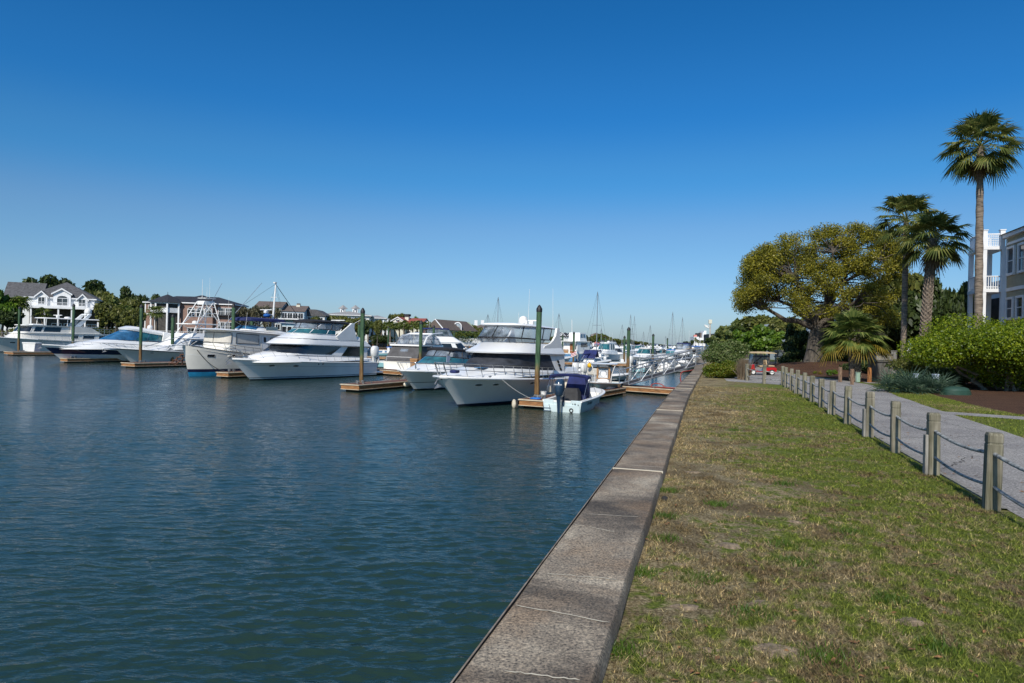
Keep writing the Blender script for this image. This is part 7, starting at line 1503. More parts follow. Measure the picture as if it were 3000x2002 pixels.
for x_, y_ in ((-.17, -bw + .16), (-.17, -.24)): h.box('roof_post', x_ - .15, x_ + .15, y_ - .15, y_ + .15, zt2, zt2 + hh, 'white_paint'); h.box('post_cap', x_ - .19, x_ + .19, y_ - .19, y_ + .19, zt2 + hh, zt2 + hh + .06, 'white_paint')
mb = MB(); ya, yb, zl0, zl1 = -bw + .34, -.40, zt2 + .05, zz(265); k = 0
while ya + k * .13 <= yb: mb.box((-.16, ya + k * .13, (zl0 + zl1) / 2), (.03, .035, zl1 - zl0)); k += 1
k = 0
while zl0 + k * .13 < zl1: mb.box((-.16, (ya + yb) / 2, zl0 + k * .13), (.028, yb - ya, .035)); k += 1
mb.box((-.16, (ya + yb) / 2, zl1), (.08, yb - ya + .1, .07)); mb.build('lattice_screen', M['white_paint'], h.t, smooth=0)
h.rail([(-.3, -bw + .1), (-bl + .1, -bw + .1), (-bl + .1, -.1)], zt2, 1.0, step=.13); h.rail([(-.14, -.3), (-.14, -bw + .3)], zt1, zz(960) - zt1, step=.15); h.rail([(-.3, -bw + .1), (-bl + .1, -bw + .1)], zt1, 1.0, step=.13)
h.box('lower_back_wall', -bl - 6, -.02, .6, .9, -.2, zb1 - .2, 'painted_shade_wall'); h.box('rear_parapet', -bl - 6, -.02, 2.0, 2.2, zb1, zt1 + 1.25, 'white_paint')
mb = MB(); mb.add([(-bl - 8, 1.9, zt1 + .6), (-.02, 1.9, zt1 + 1.25), (-.02, 6, zt1 + 2.4), (-bl - 5, 6, zt1 + 1.6)], [[0, 1, 2, 3]]); mb.build('rear_roof', M['roof_black'], h.t, smooth=0)
# white houses seen under the oak
h = HS('white_house', 'white house with many windows partly hidden behind the live oak trunk', 2318, 88, -6, 'house', GZ)
a = h.q(2320, 944); b_ = h.q(2400, 944); h.box('wall', a[0], b_[0], 0, 12, -.2, a[1] - .3, 'pale_wall'); h.box('roof_edge', a[0] - .4, b_[0] + .4, -.4, 12, a[1] - .3, a[1], 'white_paint')
for k in range(3):
    for j in (0, 1): h.win(a[0] + .7 + k * .95, a[1] - 1.2 - 2.6 * j, .75, 1.3, 0, 1, 2, fr=.1)
h = HS('white_house', 'white house with a dark screened porch behind the small palmetto and gate', 2530, 62, -4, 'house', GZ)
a = h.q(2478, 940); b_ = h.q(2600, 940); c_ = h.q(2660, 960); h.box('wall', a[0], b_[0], 0, 10, -.2, a[1], 'pale_wall'); h.gable('roof', a[0], b_[0], 0, 10, a[1], a[1] + 1.6, 'roof_grey', 'pale_wall', 'x')
zf = h.q(2620, 1022)[1]; h.box('porch_floor', b_[0] - .3, c_[0], -2.4, 3, zf - .3, zf, 'white_paint'); h.box('porch_roof', b_[0] - .3, c_[0] + .2, -2.6, 3, h.q(2620, 962)[1], h.q(2620, 955)[1], 'blue_wall'); h.box('porch_inside', b_[0] + .01, c_[0] - .4, -.5, 3, -.2, h.q(2620, 962)[1], 'painted_shade_wall')  # porch interior is a block with its shade painted dark
for x_ in (b_[0] - .1, (b_[0] + c_[0]) / 2 + .5, c_[0] - .1): h.box('column', x_ - .12, x_ + .12, -2.4, -2.16, zf, h.q(2620, 962)[1], 'white_paint')
for k in range(4): h.win(a[0] + .9 + k * .95, a[1] - 1.3, .6, 1.3, 0, 1, 2, fr=.1)

# ------------------------------------------------------------------ trees and shrubs
def leafmesh(name, blobs, n, size, mat, parent, seed, shell=.45, up=.35, asp=.55, squash=1.0):
    r = np.random.default_rng(seed); B = np.array(blobs, dtype=float); w = (B[:, 3] * B[:, 4] + B[:, 4] * B[:, 5] + B[:, 3] * B[:, 5]); w /= w.sum()
    k = r.choice(len(B), n, p=w); d = r.normal(size=(n, 3)); d /= np.linalg.norm(d, axis=1)[:, None]
    rad = 1 - shell * r.random(n) ** 1.4 + r.normal(size=n) * .05; b = B[k]; c = b[:, :3] + d * b[:, 3:6] * rad[:, None]
    nn = d * .7 + r.normal(size=(n, 3)) * .75; nn[:, 2] += up; nn /= np.linalg.norm(nn, axis=1)[:, None]
    t = r.normal(size=(n, 3)); u = np.cross(nn, t); u /= np.linalg.norm(u, axis=1)[:, None]; v = np.cross(nn, u)
    s = size * r.uniform(.6, 1.35, n)[:, None]
    V = np.stack([c - u * s, c + v * s * asp, c + u * s, c - v * s * asp], 1)
    return np_mesh(name, V.reshape(-1, 3), 4, M[mat], parent)
def limb(mb, a, b, r0, r1, rnd, wob=.12, n=5, seg=7):
    a, b = Vector(a), Vector(b); L = (b - a).length; pts = [a]; rr = [r0]
    for i in range(1, n + 1):
        t = i / n; p = a.lerp(b, t)
        if i < n: p += Vector((rnd.uniform(-1, 1), rnd.uniform(-1, 1), rnd.uniform(-.5, .9))) * (L * wob * math.sin(math.pi * t))
        pts.append(p); rr.append(r0 + (r1 - r0) * t)
    mb.tube(pts, rr, seg); return pts
# prototypes for trees that stand far away: unit height 1 m crowns scaled per tree
protos = {}
def proto(kind, seed, mat, bark='bark', n=4200, leaf=.055, shape='round'):
    rnd = random.Random(seed); t = thing('tree', 'x', 'tree'); mb = MB(); bl = []
    limb(mb, (0, 0, -.05), (.02, 0, .45), .035, .022, rnd, .05)
    nb = 13 if shape == 'round' else 10
    for i in range(nb):
        a = i * 2.4 + rnd.random(); rr = rnd.uniform(.10, .36) if shape == 'round' else rnd.uniform(.03, .26)
        z = rnd.uniform(.42, .84) if shape == 'round' else rnd.uniform(.30, .9) ; q = (rr * math.cos(a), rr * math.sin(a), z); limb(mb, (.01, 0, .30 + .1 * rnd.random()), q, .018, .006, rnd, .1, 3, 5)
        e = rnd.uniform(.11, .19) * (1.1 if shape == 'round' else .9); bl.append((*q, e, e, e * rnd.uniform(.65, .85)))
    if shape == 'pine':
        bl = []
        for i in range(13): a = i * 2.4; z = rnd.uniform(.42, .95); rr = rnd.uniform(.06, .25) * (1.25 - z * .6); bl.append((rr * math.cos(a), rr * math.sin(a), z, .12, .12, .065))
    mb.build('trunk', M[bark], t); leafmesh('crown', bl, n, leaf, mat, t, seed, .6)
    t.location = (0, -500, -50); return t
def palm_fronds(name, c, n, pet, rad, mat, parent, seed, nl=22, el=(-35, 80), droop=.5, wid=.035, tilt=None):
    """fan fronds: petiole and a wheel of thin folded leaflets that droop at the tip"""
    rnd = random.Random(seed); V = []; mb = MB()
    for i in range(n):
        az = i * 2.39996 + rnd.uniform(-.2, .2); e = R(el[0] + (el[1] - el[0]) * ((i + .5) / n) ** 1.15) + rnd.uniform(-.12, .12)
        d = Vector((math.cos(az) * math.cos(e), math.sin(az) * math.cos(e), math.sin(e))); side = Vector((-math.sin(az), math.cos(az), 0)); up = d.cross(side) * -1
        if up.z < 0: up = -up
        pl = pet * rnd.uniform(.8, 1.15); c0 = Vector(c); hub = c0 + d * pl + Vector((0, 0, -.12 * pl)); mb.tube([c0, c0 + d * pl * .55 + Vector((0, 0, .03 * pl)), hub], .018 if pet < 1.6 else .025, 4)
        r_ = rad * rnd.uniform(.82, 1.12); tw = rnd.uniform(-.35, .35); s2 = side * math.cos(tw) + up * math.sin(tw); dn = (d + Vector((0, 0, -.35))).normalized()
        for k in range(nl):
            a = R(-125 + 250 * k / (nl - 1)); ld = (dn * math.cos(a) + s2 * math.sin(a)).normalized(); L = r_ * (.72 + .28 * math.cos(a * .8)) * rnd.uniform(.9, 1.05)
            w = ld.cross(up if abs(ld.dot(up)) < .95 else side).normalized() * (wid * rnd.uniform(.8, 1.2)); q0 = hub; q1 = hub + ld * L * .55; q2 = hub + ld * L + Vector((0, 0, -droop * L * rnd.uniform(.4, 1.0)))
            V += [q0 - w * .45, q0 + w * .45, q1 + w, q1 - w, q1 - w, q1 + w, q2 + w * .12, q2 - w * .12]
    o = np_mesh(name, np.array([tuple(v) for v in V]), 4, M[mat], parent)
    if len(mb.v): mb.build('petioles', M[mat], o)
    return o
def palm_proto(seed, n=20, mat='frond'):
    t = thing('palm_tree', 'x', 'palm'); mb = MB(); mb.tube([(0, 0, -.1), (.05, 0, 2.4), (.02, 0, 4.6)], [.17, .15, .17], 7); mb.build('trunk', M['palm_bark'], t)
    palm_fronds('crown', (0, 0, 4.7), n, .75, .95, mat, t, seed, 12, (-40, 75), .5, .07); t.location = (0, -500, -50); return t
PR = dict(dark=proto('dark', 1, 'leaf_dark', n=3600), pine=proto('pine', 2, 'leaf_dark', 'bark', 2600, .05, 'pine'), olive=proto('olive', 3, 'leaf_olive', n=4200), green=proto('green', 4, 'leaf_green', n=4500), far=proto('far', 5, 'leaf_far', n=3000, leaf=.07), twig=proto('twig', 6, 'leaf_twig', 'bark_pale', 1500, .035), palm=palm_proto(7), palm2=palm_proto(8, 17))
used = set()
def tree(kind, px, top, Y, wpx, lab, group=None, base=1.8, cat=None, squash=1.0):
    src = PR[kind]; first = kind not in used; used.add(kind); o = src if first else copy_tree(src)
    a = at(px, 1000, Y); zt = EYE + ray(px, top)[1] * Y; H = zt - base
    o.location = (a.x, Y, base); rnd = random.Random(px * 3 + int(Y)); o.rotation_euler = (0, 0, rnd.uniform(0, 6.28))
    w = wpx / 2000 * Y
    if kind.startswith('palm'): s = H / 5.7; o.scale = (w / 3.0, w / 3.0, s)
    else: o.scale = (w / .84, w / .84, H / .97)
    for k in ('group', 'label', 'category'):
        if k in o: del o[k]
    tag(o, lab, cat or ('palm' if kind.startswith('palm') else 'tree'), group)
    o.name = {'dark': 'oak_tree', 'pine': 'pine_tree', 'olive': 'oak_tree', 'green': 'leafy_tree', 'far': 'distant_tree', 'twig': 'bare_tree', 'palm': 'palm_tree', 'palm2': 'palm_tree'}[kind]
    return o
T = tree
for px, top, w in ((312, 885, 70), (340, 900, 70), (372, 905, 60), (398, 900, 40)): T('olive', px, top, 166, w, 'olive bushy tree low on the bank left of the brick house', 'bushy trees low on the bank left of the brick house')
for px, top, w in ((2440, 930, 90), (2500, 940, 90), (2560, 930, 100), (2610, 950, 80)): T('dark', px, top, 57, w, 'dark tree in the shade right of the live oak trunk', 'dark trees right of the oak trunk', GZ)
T('green', 8, 838, 150, 90, 'bushy green tree cut by the left edge of the photo'); T('dark', 22, 900, 148, 80, 'dark bushy tree low at the left edge')
for px, top, w in ((78, 812, 90), (118, 807, 100), (160, 814, 84)): T('dark', px, top, 205, w, 'dark pine crown rising behind the roof of the white three gabled house', 'pines behind the white gabled house')
for px, top, w in ((208, 828, 70), (258, 823, 110), (296, 840, 80)): T('dark', px, top, 218, w, 'dark pine crown right of the white three gabled house', 'pines right of the white gabled house')
for px, top, w in ((388, 842, 66), (432, 862, 60)): T('dark', px, top, 215, w, 'loose dark pine left of the turret roof of the brick house', 'pines left of the brick house')
for px, top, w, k in ((240, 846, 80, 'olive'), (275, 848, 90, 'olive'), (318, 860, 90, 'olive'), (355, 862, 80, 'far'), (388, 872, 70, 'olive'), (330, 890, 80, 'dark'), (300, 900, 70, 'dark'), (368, 905, 70, 'dark')): T(k, px, top, 190, w, 'tree in the wood between the white house and the brick house', 'wood between the white house and the brick house')
T('palm', 58, 866, 152, 75, 'dark palm in front of the left side wall of the white gabled house'); T('palm2', 122, 902, 155, 60, 'palmetto in front of the shaded ground floor of the white gabled house')
for px, top, w in ((308, 888, 40), (325, 895, 36), (345, 890, 44), (366, 893, 40), (382, 900, 36)): T('palm', px, top, 168, w, 'palm in the group left of the brick house', 'palms left of the brick house')
T('palm', 455, 896, 165, 64, 'full palmetto in front of the turret of the brick house')
T('green', 640, 874, 225, 60, 'light green tree behind the right end of the brick house roof')
for px, top, w in ((720, 890, 66), (757, 886, 70), (790, 896, 60)): T('twig', px, top, 195, w, 'nearly bare twiggy tree between the brick house and the grey green house', 'twiggy trees behind the trawler')
for px, top, w, k in ((590, 905, 40, 'olive'), (700, 905, 40, 'olive'), (918, 925, 30, 'olive'), (940, 930, 34, 'dark'), (1105, 935, 30, 'olive'), (1068, 938, 30, 'dark')): T(k, px, top, 215, w, 'tree filling a gap between the houses of the far bank', 'trees in the gaps between the far bank houses')
for px, top, w in ((975, 922, 60), (1010, 924, 60), (1045, 928, 50)): T('olive', px, top, 240, w, 'olive tree in front of the building with two cupolas', 'olive trees in front of the cupola building')
T('pine', 1140, 924, 300, 26, 'small dark pine left of the red roofed house')
for px, top, w in ((1150, 918, 34), (1172, 917, 36)): T('olive', px, top, 325, w, 'olive green tree behind the red roof', 'trees behind the red roof')
for px, top, w in ((1222, 925, 34), (1243, 932, 30), (1262, 938, 28)): T('green', px, top, 330, w, 'green tree between the red roof and the green gabled house', 'trees right of the red roof')
for i, px in enumerate(range(1078, 1250, 13)): T('palm' if i % 2 else 'palm2', px, 941 + (i * 7) % 11 - 3, 240 + (i * 5) % 12, 40, 'palm in the row in front of the white and red roofed houses', 'palms in front of the white and red roofed houses')
for i, px in enumerate(range(1262, 1480, 10)): T('palm2' if i % 2 else 'palm', px, 965 + (i * 5) % 9 + i * .35, 270 + (i * 3) % 10, 32, 'palm in the dense row below the green gabled house', 'dense palm row below the green gabled house')
for px, top, w in ((1378, 950, 36), (1400, 958, 34), (1370, 958, 30), (1448, 962, 30), (1350, 975, 30), (1300, 985, 40)): T('olive', px, top, 318, w, 'olive tree between the brown roofs of the far bank', 'olive trees between the brown roofs')
for i, (px, top, w, k) in enumerate([(1690, 980, 34, 'green'), (1704, 976, 30, 'green'), (1714, 982, 26, 'dark'), (1724, 988, 24, 'dark'), (1735, 984, 26, 'olive'), (1748, 978, 28, 'olive'), (1757, 975, 26, 'green'), (1768, 980, 26, 'olive'), (1780, 986, 26, 'far'), (1792, 990, 26, 'far'), (1804, 992, 26, 'olive'), (1816, 992, 26, 'far'), (1828, 994, 26, 'far')]):
    T(k, px, top, 440, w, ['tree in the green wood right of the nearest yacht', 'tree'][0], 'mixed green wood right of the nearest yacht')
for i in range(34): px = 1626 + i * 10.5; top = np.interp(px, [1620, 1700, 1800, 1830, 1870, 1905, 1930, 1960, 1990], [984, 992, 996, 994, 1000, 1006, 1009, 1012, 1012]); T(['far', 'olive', 'far'][i % 3], px, float(top) - 1.5 + (i * 7 % 5) * .6, 500 + i * 5, 30, 'small tree in the long low treeline at the far end of the marina', 'far treeline')
for px, top, Y, w in ((2008, 1001, 380, 22), (2020, 997, 375, 26), (1996, 1006, 420, 18)): T('dark', px, top, Y, w, 'dark flat topped tree left of the white condominium', 'trees left of the condominium', GZ)
for px, top, w in ((2037, 988, 12), (2046, 996, 14), (2058, 996, 12), (2072, 992, 14)): T('palm', px, top, 360, w, 'small palm in front of the white condominium', 'palms in front of the condominium', GZ)
# hill of trees behind the cart
for px, top, Y, w, k in ((2110, 980, 120, 70, 'dark'), (2135, 955, 115, 90, 'far'), (2160, 940, 112, 110, 'far'), (2190, 930, 110, 120, 'far'), (2230, 922, 108, 120, 'olive'), (2270, 924, 105, 120, 'olive'), (2310, 926, 84, 120, 'olive')): T(k, px, top, Y, w, 'tree on the wooded rise left of the live oak', 'wooded rise left of the live oak', GZ)
for px, top, Y, w in ((2215, 950, 82, 80), (2255, 948, 78, 90), (2178, 962, 84, 60)): T('green', px, top, Y, w, 'bright green leafy tree behind the golf cart', 'bright green trees behind the golf cart', GZ)
for px, top, Y, w in ((2300, 1000, 66, 60), (2280, 1015, 70, 50)): T('palm', px, top, Y, w, 'low palmetto between the golf cart and the oak', 'low palmettos behind the golf cart', GZ)
for px, top, Y, w, k in ((2330, 950, 60, 55, 'dark'), (2352, 968, 58, 60, 'dark'), (2322, 985, 57, 50, 'dark')): T(k, px, top, Y, w, 'dark tree standing left of the live oak trunk', 'dark trees left of the oak trunk', GZ)
for px, top, Y, w, k in ((2560, 830, 62, 130, 'olive'), (2620, 790, 60, 150, 'olive'), (2690, 800, 62, 150, 'olive'), (2760, 810, 56, 120, 'dark'), (2800, 830, 54, 90, 'dark'), (2680, 850, 52, 130, 'dark')): T(k, px, top, Y, w, 'olive green tree behind the two middle palms', 'trees behind the two middle palms', GZ)

def shrub(name, lab, cat, c, rad, n, leaf, mat, seed, nb=14, trunk=False, group=None, shell=.55):
    t = thing(name, lab, cat, (c[0], c[1], GZ), 0, group); rnd = random.Random(seed); bl = []
    for i in range(nb):
        d = Vector((rnd.gauss(0, 1), rnd.gauss(0, 1), rnd.gauss(0, .8))).normalized(); k = rnd.uniform(.45, .72)
        bl.append((d.x * rad[0] * k, d.y * rad[1] * k, c[2] - GZ + d.z * rad[2] * k, rad[0] * .42, rad[1] * .42, rad[2] * .42))
    leafmesh('foliage', bl, n, leaf, mat, t, seed, shell)
    mb = MB()
    for i in range(5 if not trunk else 9): b_ = bl[i]; limb(mb, (rnd.uniform(-.2, .2) * rad[0], rnd.uniform(-.2, .2) * rad[1], -.03), b_[:3], .03 if not trunk else .09, .01 if not trunk else .03, rnd, .15, 4, 6)
    mb.build('stems', M['bark_pale' if trunk else 'bark'], t); return t
p = at(2900, 1000, 30.5)
shrub('round_bush', 'huge bright green clipped bush with several pale trunks filling the right side', 'bush', (p.x + .4, 30.5, 3.98), (4.0, 3.1, 1.72), 115000, .048, 'leaf_bush', 41, 30, True, shell=.5)
p = at(2122, 1000, 39.5); shrub('oleander', 'large round dark green flowering shrub at the end of the seawall', 'shrub', (p.x, 39.5, 3.35), (1.32, 1.4, 1.02), 16000, .055, 'leaf_oleander', 42, 16)
p = at(2106, 1000, 36.5); shrub('low_hedge', 'low clipped yellow green hedge with reddish tips in front of the round shrub', 'hedge', (p.x, 36.0, 2.52), (1.12, .9, .56), 16000, .038, 'leaf_hedge', 43, 14)
p = at(2675, 1000, 33.5); shrub('loose_shrub', 'loose yellow olive shrub right of the lattice gate', 'shrub', (p.x, 33.5, 2.95), (.9, .9, .85), 4200, .05, 'leaf_olive', 44, 12)
p = at(2600, 1000, 32.5); shrub('juniper', 'low feathery dark green juniper in front of the lattice gate', 'shrub', (p.x, 31.5, 2.35), (.85, .7, .42), 7000, .045, 'leaf_oleander', 45, 12)
for i, (px, py, r_, m_, lab) in enumerate(((2386, 1098, .16, 'leaf_hedge', 'small round green shrub left of the spiky plant'), (2436, 1103, .33, 'leaf_green', 'round bright green boxwood on the mulch left of the timber posts'))):
    p = gpl(px, py); shrub('boxwood', lab, 'shrub', (p.x, p.y, GZ + r_ * .8), (r_, r_, r_ * .75), 2500, .03, m_, 46 + i, 8)
for i, (px, top, Y, wd) in enumerate(((2395, 1000, 56, 2.4), (2440, 990, 57, 2.6), (2480, 1010, 55, 2.2), (2345, 1020, 55, 1.8), (2550, 1040, 46, 2.0), (2580, 1055, 44, 1.2), (2420, 1040, 54, 2.0), (2720, 1050, 36, 2.2), (2800, 1060, 34, 2.2), (2880, 1075, 35, 2.4), (2960, 1070, 35, 2.4))):
    p = at(px, 1000, Y); zt = EYE + ray(px, top)[1] * Y; hz = (zt - GZ) / 2
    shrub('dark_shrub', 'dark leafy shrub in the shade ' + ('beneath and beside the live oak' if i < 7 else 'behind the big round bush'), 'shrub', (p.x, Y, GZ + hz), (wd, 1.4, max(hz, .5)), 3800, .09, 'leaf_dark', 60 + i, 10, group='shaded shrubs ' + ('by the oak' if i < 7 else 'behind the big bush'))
def clump(name, lab, loc, n, L, mat, seed, cat='plant'):
    t = thing(name, lab, cat, loc); palm_fronds('leaves', (0, 0, .05), n, L * .45, L * .55, mat, t, seed, 14, (5, 80), .15, .016); return t
p = at(2680, 1000, 27.0)
for i, (dx, dy, L) in enumerate(((0, 0, 1.35), (-.75, .4, 1.15), (.7, -.1, 1.2), (.2, .7, 1.4), (1.35, .3, 1.1), (-.4, -.35, .9))):
    clump('saw_palmetto', 'clump of blue green saw palmetto left of the green utility dome', (p.x + dx, p.y + dy, GZ), 16, L, 'frond_blue', 80 + i)['group'] = 'saw palmettos beside the path'
p = gpl(2402, 1100); t = thing('spiky_plant', 'small pale yellow spiky plant between the little round shrubs', 'plant', p); r = np.random.default_rng(4); V = []
for i in range(70):
    a = r.uniform(0, 6.28); e = r.uniform(.3, 1.3); L = r.uniform(.25, .42); d = np.array([math.cos(a) * math.cos(e), math.sin(a) * math.cos(e), math.sin(e)]); s_ = np.array([-math.sin(a), math.cos(a), 0]) * .016
    V += [s_, -s_, d * L]
np_mesh('leaves', np.array(V), 3, M['frond_yellow'], t)
p = gpl(2178, 1113); t = thing('ornamental_grass', 'tall dry tan ornamental grass at the corner of the rope fence', 'grass clump', p); V = []
for i in range(3600):
    a = r.uniform(0, 6.28); l = abs(r.normal(0, .20)); L = r.uniform(.6, 1.15); b0 = np.array([r.normal(0, .09), r.normal(0, .09), 0]); tp = b0 + np.array([math.cos(a) * l, math.sin(a) * l, L]); s_ = np.array([r.normal(), r.normal(), 0]) * .009
    md = b0 * .5 + tp * .5 + np.array([0, 0, .08]); V += [b0 - s_, b0 + s_, tp]
np_mesh('blades', np.array(V), 3, M['reed'], t)
for px, Y, w, h_, lab, m_ in ((60, 158, 6, 2.0, 'yellow green low hedge on the lawn at the far left', 'leaf_hedge'), (345, 168, 5.5, 2.6, 'grey green low shrub left of the brick house dock', 'leaf_olive'), (398, 170, 4.5, 3.2, 'taller grey green shrub beside the brick house dock', 'leaf_olive'), (262, 165, 5, 2.6, 'dark low shrub right of the white gabled house', 'leaf_dark'), (1095, 240, 5, 3.0, 'dark shrub on the far bank below the white house', 'leaf_dark'), (1120, 242, 5, 2.8, 'second dark shrub on the far bank below the white house', 'leaf_dark'), (1000, 228, 8, 3, 'shrubs on the bank in front of the cupola building', 'leaf_dark'), (840, 205, 10, 2.4, 'low green shrubs at the foot of the grey green house', 'leaf_olive'), (1400, 280, 14, 4, 'low shrubs along the foot of the dense palm row', 'leaf_dark'), (1300, 268, 14, 4, 'low shrubs below the green gabled house', 'leaf_dark')):
    p = at(px, 1000, Y); t = shrub('bank_shrub', lab, 'shrub', (p.x, Y, GZ + h_ * .45), (w, 2.5, h_ * .6), 2600, .22, m_, px, 10)
# retaining walls and white fence on the left bank
for (pa, pb, z, hgt, lab, m_) in (((1090, 995), (1150, 1000), 240, 2.4, 'pale stepped retaining wall below the white house', 'retaining'), ((1345, 990), (1465, 994), 268, 2.6, 'white garden wall behind the dense palm row', 'white_paint')):
    a = at(pa[0], 1000, z); b_ = at(pb[0], 1000, z + 8); mb = MB(); mb.loft([[(a.x, a.y, 1.5), (a.x, a.y, 1.9 + hgt), (a.x, a.y + .4, 1.9 + hgt)], [(b_.x, b_.y, 1.5), (b_.x, b_.y, 1.9 + hgt), (b_.x, b_.y + .4, 1.9 + hgt)]], False); tag(mb.build('garden_wall', M[m_], smooth=0), lab, 'wall')
a = at(700, 1000, 178); b_ = at(905, 1000, 205); t = thing('picket_fence', 'long white picket fence on the bank behind the trawler', 'fence', (a.x, a.y, 1.9)); mb = MB(); d = b_ - a; n = 60
for k in range(n): q = d * (k / n); mb.box((q.x, q.y, .9), (.28, .08, 1.8))
mb.build('pickets', M['white_paint'], t, smooth=0); mb = MB(); mb.tube([(0, .1, 1.5), (d.x, d.y + .1, 1.5)], .08, 4); mb.build('rail', M['white_paint'], t)

# live oak
ob = at(2385, 1000, 52); OZ = mound(ob.x, 52) - .1
t = thing('live_oak', 'huge spreading live oak with yellow green spring leaves and leaning grey trunk', 'tree', (ob.x, 52, OZ)); rnd = random.Random(9)
def OP(px, py, dy=0): v = at(px, py, 52 + dy); return Vector((v.x - ob.x, dy, v.z - OZ))
mb = MB()
base = Vector((0, 0, 0)); fork = OP(2392, 985)
mb.tube([base + Vector((0, 0, -.2)), base + Vector((.0, 0, .4)), OP(2386, 1030), fork, OP(2398, 955)], [.85, .66, .60, .56, .46], 14)
blobs = []
main = [(2372, 925, 0), (2340, 900, -1), (2430, 900, .5), (2470, 880, 2), (2410, 850, -2), (2500, 850, -1), (2360, 860, 2.5)]
tipsp = []
# crown outline of the photo: leaf clusters spread over and through a dome
top_ = [(2155, 870), (2175, 835), (2190, 770), (2230, 720), (2290, 695), (2340, 690), (2380, 680), (2430, 670), (2480, 662), (2530, 662), (2580, 668), (2620, 680), (2650, 740)]
for i in range(340):
    u = rnd.random(); px = 2165 + 480 * u; tp = float(np.interp(px, [q[0] for q in top_], [q[1] for q in top_])); bt = float(np.interp(px, [2160, 2200, 2260, 2300, 2360, 2420, 2520, 2640], [918, 915, 912, 900, 925, 955, 965, 965]))
    v = rnd.random() ** 1.25; tp += rnd.uniform(-9, 10); py = tp + 10 + (bt - tp - 22) * v; half = 5.2 * math.sqrt(max(.05, 1 - ((px - 2400) / 270) ** 2)) * (.5 + .5 * v if v < .5 else 1)
    dy = rnd.uniform(-1, 1) * half
    if v > .45 and abs(dy) < half * .35 and rnd.random() < .35: continue
    c = OP(px, py, dy); s_ = rnd.uniform(.38, .85); blobs.append((c.x, c.y, c.z, s_ * 1.2, s_ * 1.2, s_ * .85)); tipsp.append(c)
mains = []
for px, py, dy in ((2230, 905, -1.5), (2280, 880, 2), (2330, 820, -2), (2380, 770, 1), (2440, 740, -1.5), (2500, 730, 1.5), (2560, 760, -1), (2600, 830, 1.5), (2520, 870, -2.5), (2460, 860, 3)):
    e = OP(px, py, dy); p_ = limb(mb, OP(2390, 975 - rnd.uniform(0, 20)), e, .26, .08, rnd, .13, 6, 8); mains += p_[2:]
for c in tipsp:
    a = min(mains, key=lambda q: (q - c).length + (0 if q.z < c.z + .3 else 2)); limb(mb, a, c, .055, .018, rnd, .14, 4, 5)
mb.build('trunk', M['bark_oak'], t, smooth=60)
leafmesh('crown', blobs, 140000, .064, 'leaf_oak', t, 12, .8, .5)

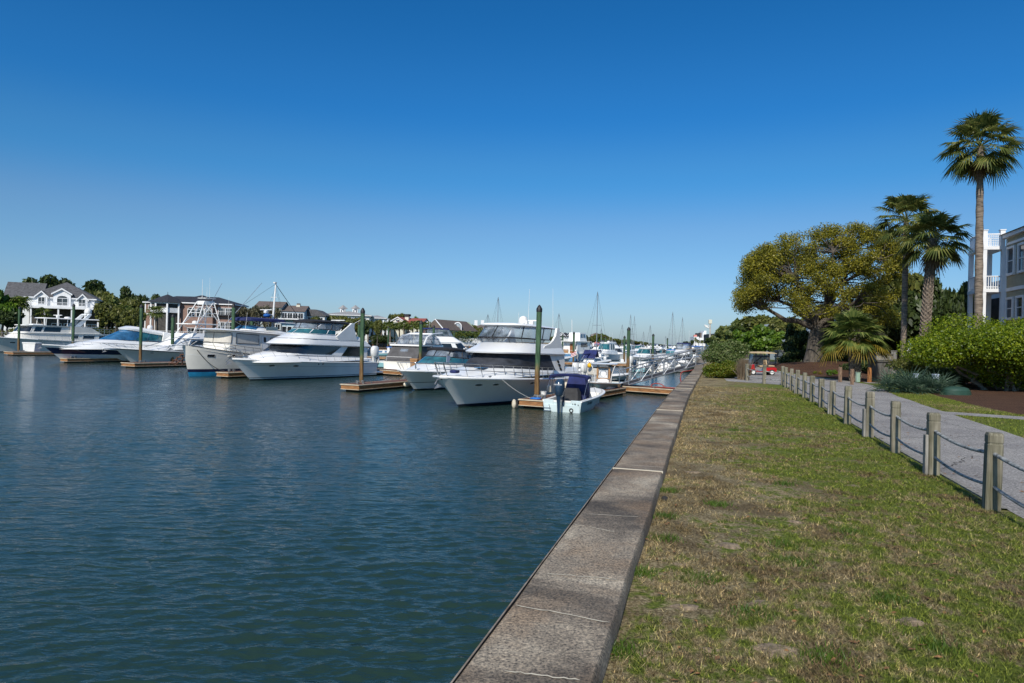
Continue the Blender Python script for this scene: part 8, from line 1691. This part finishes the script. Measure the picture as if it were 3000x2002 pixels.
# palms on the right
def palm(name, lab, px_base, px_top, py_top, Y, r0, r1, n, pet, rad, mat, seed, skirt=0, textured=False, nl=26, el=(-35, 80), extra=None, basez=GZ, droop=.55):
    a = at(px_base, 1000, Y); b_ = at(px_top, py_top, Y); t = thing(name, lab, 'palm', (a.x, Y, basez)); top = Vector((b_.x - a.x, 0, b_.z - basez)); mb = MB(); n_ = 26; pts = [Vector((top.x * (k / n_) ** 1.3, 0, top.z * k / n_)) for k in range(n_ + 1)]; pts[0].z = -.15
    mb.tube(pts, [r0 + (r1 - r0) * k / n_ + (.02 if k % 2 else 0) + (r0 * .3 if k == 0 else 0) for k in range(n_ + 1)], 12); mb.build('trunk', M['palm_bark'], t, smooth=60)
    if textured:      # cut leaf bases criss-crossing up the trunk
        mb = MB(); z = .05; k = 0
        while z < top.z - .1:
            f = z / top.z; rr = r0 + (r1 - r0) * f; c_ = Vector((top.x * f ** 1.3, 0, z))
            for q in range(7):
                a_ = q * math.tau / 7 + (k % 2) * math.tau / 14; d = Vector((math.cos(a_), math.sin(a_), 0)); s_ = Vector((-d.y, d.x, 0)); e = c_ + d * (rr * .9)
                for sg in (1, -1): mb.tube([e + s_ * (sg * rr * .42) - Vector((0, 0, .04)), e + d * (rr * .38) + Vector((0, 0, .17)) + s_ * (sg * rr * .06)], [.035, .022], 4)
            z += .115; k += 1
        mb.build('leaf_bases', M['boot_leaf'], t)
    palm_fronds('crown', tuple(top), n, pet, rad, mat, t, seed, nl, el, droop, .047 * rad)
    if skirt: palm_fronds('dead_fronds', tuple(top - Vector((0, 0, .25))), skirt, pet * .55, rad * .75, 'frond_dead', t, seed + 1, 14, (-85, -55), .8, .03)
    if extra: palm_fronds('yellow_fronds', tuple(top), extra, pet * 1.0, rad * 1.05, 'frond_yellow', t, seed + 2, 30, (-24, -4), .45, .03)
    return t
palm('tall_palm', 'tallest slender palm rising far above the big bush at the right', 2866, 2872, 430, 34, .20, .135, 48, 1.2, .92, 'frond_tall', 31, 5, nl=24, el=(-50, 85), droop=.35)
palm('slim_palm', 'slim middle palm with narrow trunk left of the shaggy palm', 2648, 2655, 645, 42, .165, .14, 34, 1.3, 1.0, 'frond_tall', 32, 5, droop=.4)
palm('shaggy_palm', 'middle palm with thick rough trunk and brown hanging dead fronds', 2704, 2733, 700, 38.5, .23, .19, 40, 1.25, 1.0, 'frond_tall', 33, 12, True, droop=.4)
palm('palmetto', 'short palmetto with criss cross trunk and yellowing lower fronds beside the gate', 2508, 2500, 992, 36, .24, .23, 34, 1.05, .98, 'frond', 34, 0, True, 34, (-15, 85), 9, droop=.35)
t = bpy.data.objects['palmetto']; mb = MB(); r2 = random.Random(3)
leafmesh('flower_stalks', [(-.05 + .0, -.5, 2.55, .32, .3, .25), (.9, -.3, 2.5, .42, .3, .22), (.5, .2, 2.7, .3, .3, .2)], 1800, .03, 'leaf_twig', t, 77, .9)
for o in PR.values():
    if o.location.z < -40:
        for c in list(o.children): bpy.data.objects.remove(c)
        bpy.data.objects.remove(o)

# labels: tell members of a group apart by their order across the picture where their wording is the same
ORD = ['leftmost', 'second from left', 'third from left', 'fourth from left', 'fifth from left', 'sixth from left', 'seventh from left', 'eighth from left', 'ninth from left', 'tenth from left', 'eleventh from left', 'twelfth from left', 'thirteenth from left', 'fourteenth from left', 'fifteenth from left', 'sixteenth from left']
byl = {}
for o in SC.objects:
    if o.parent is None and 'label' in o: byl.setdefault(o['label'], []).append(o)
for lab, L in byl.items():
    if 1 < len(L) <= 16:
        L.sort(key=lambda o: o.location.x / max(o.location.y, 1))
        for o, w in zip(L, ORD): o['label'] = w + ' ' + lab
    for o in L:
        ws = o['label'].split()
        if len(ws) > 16: print('LONG', len(ws), o['label'])
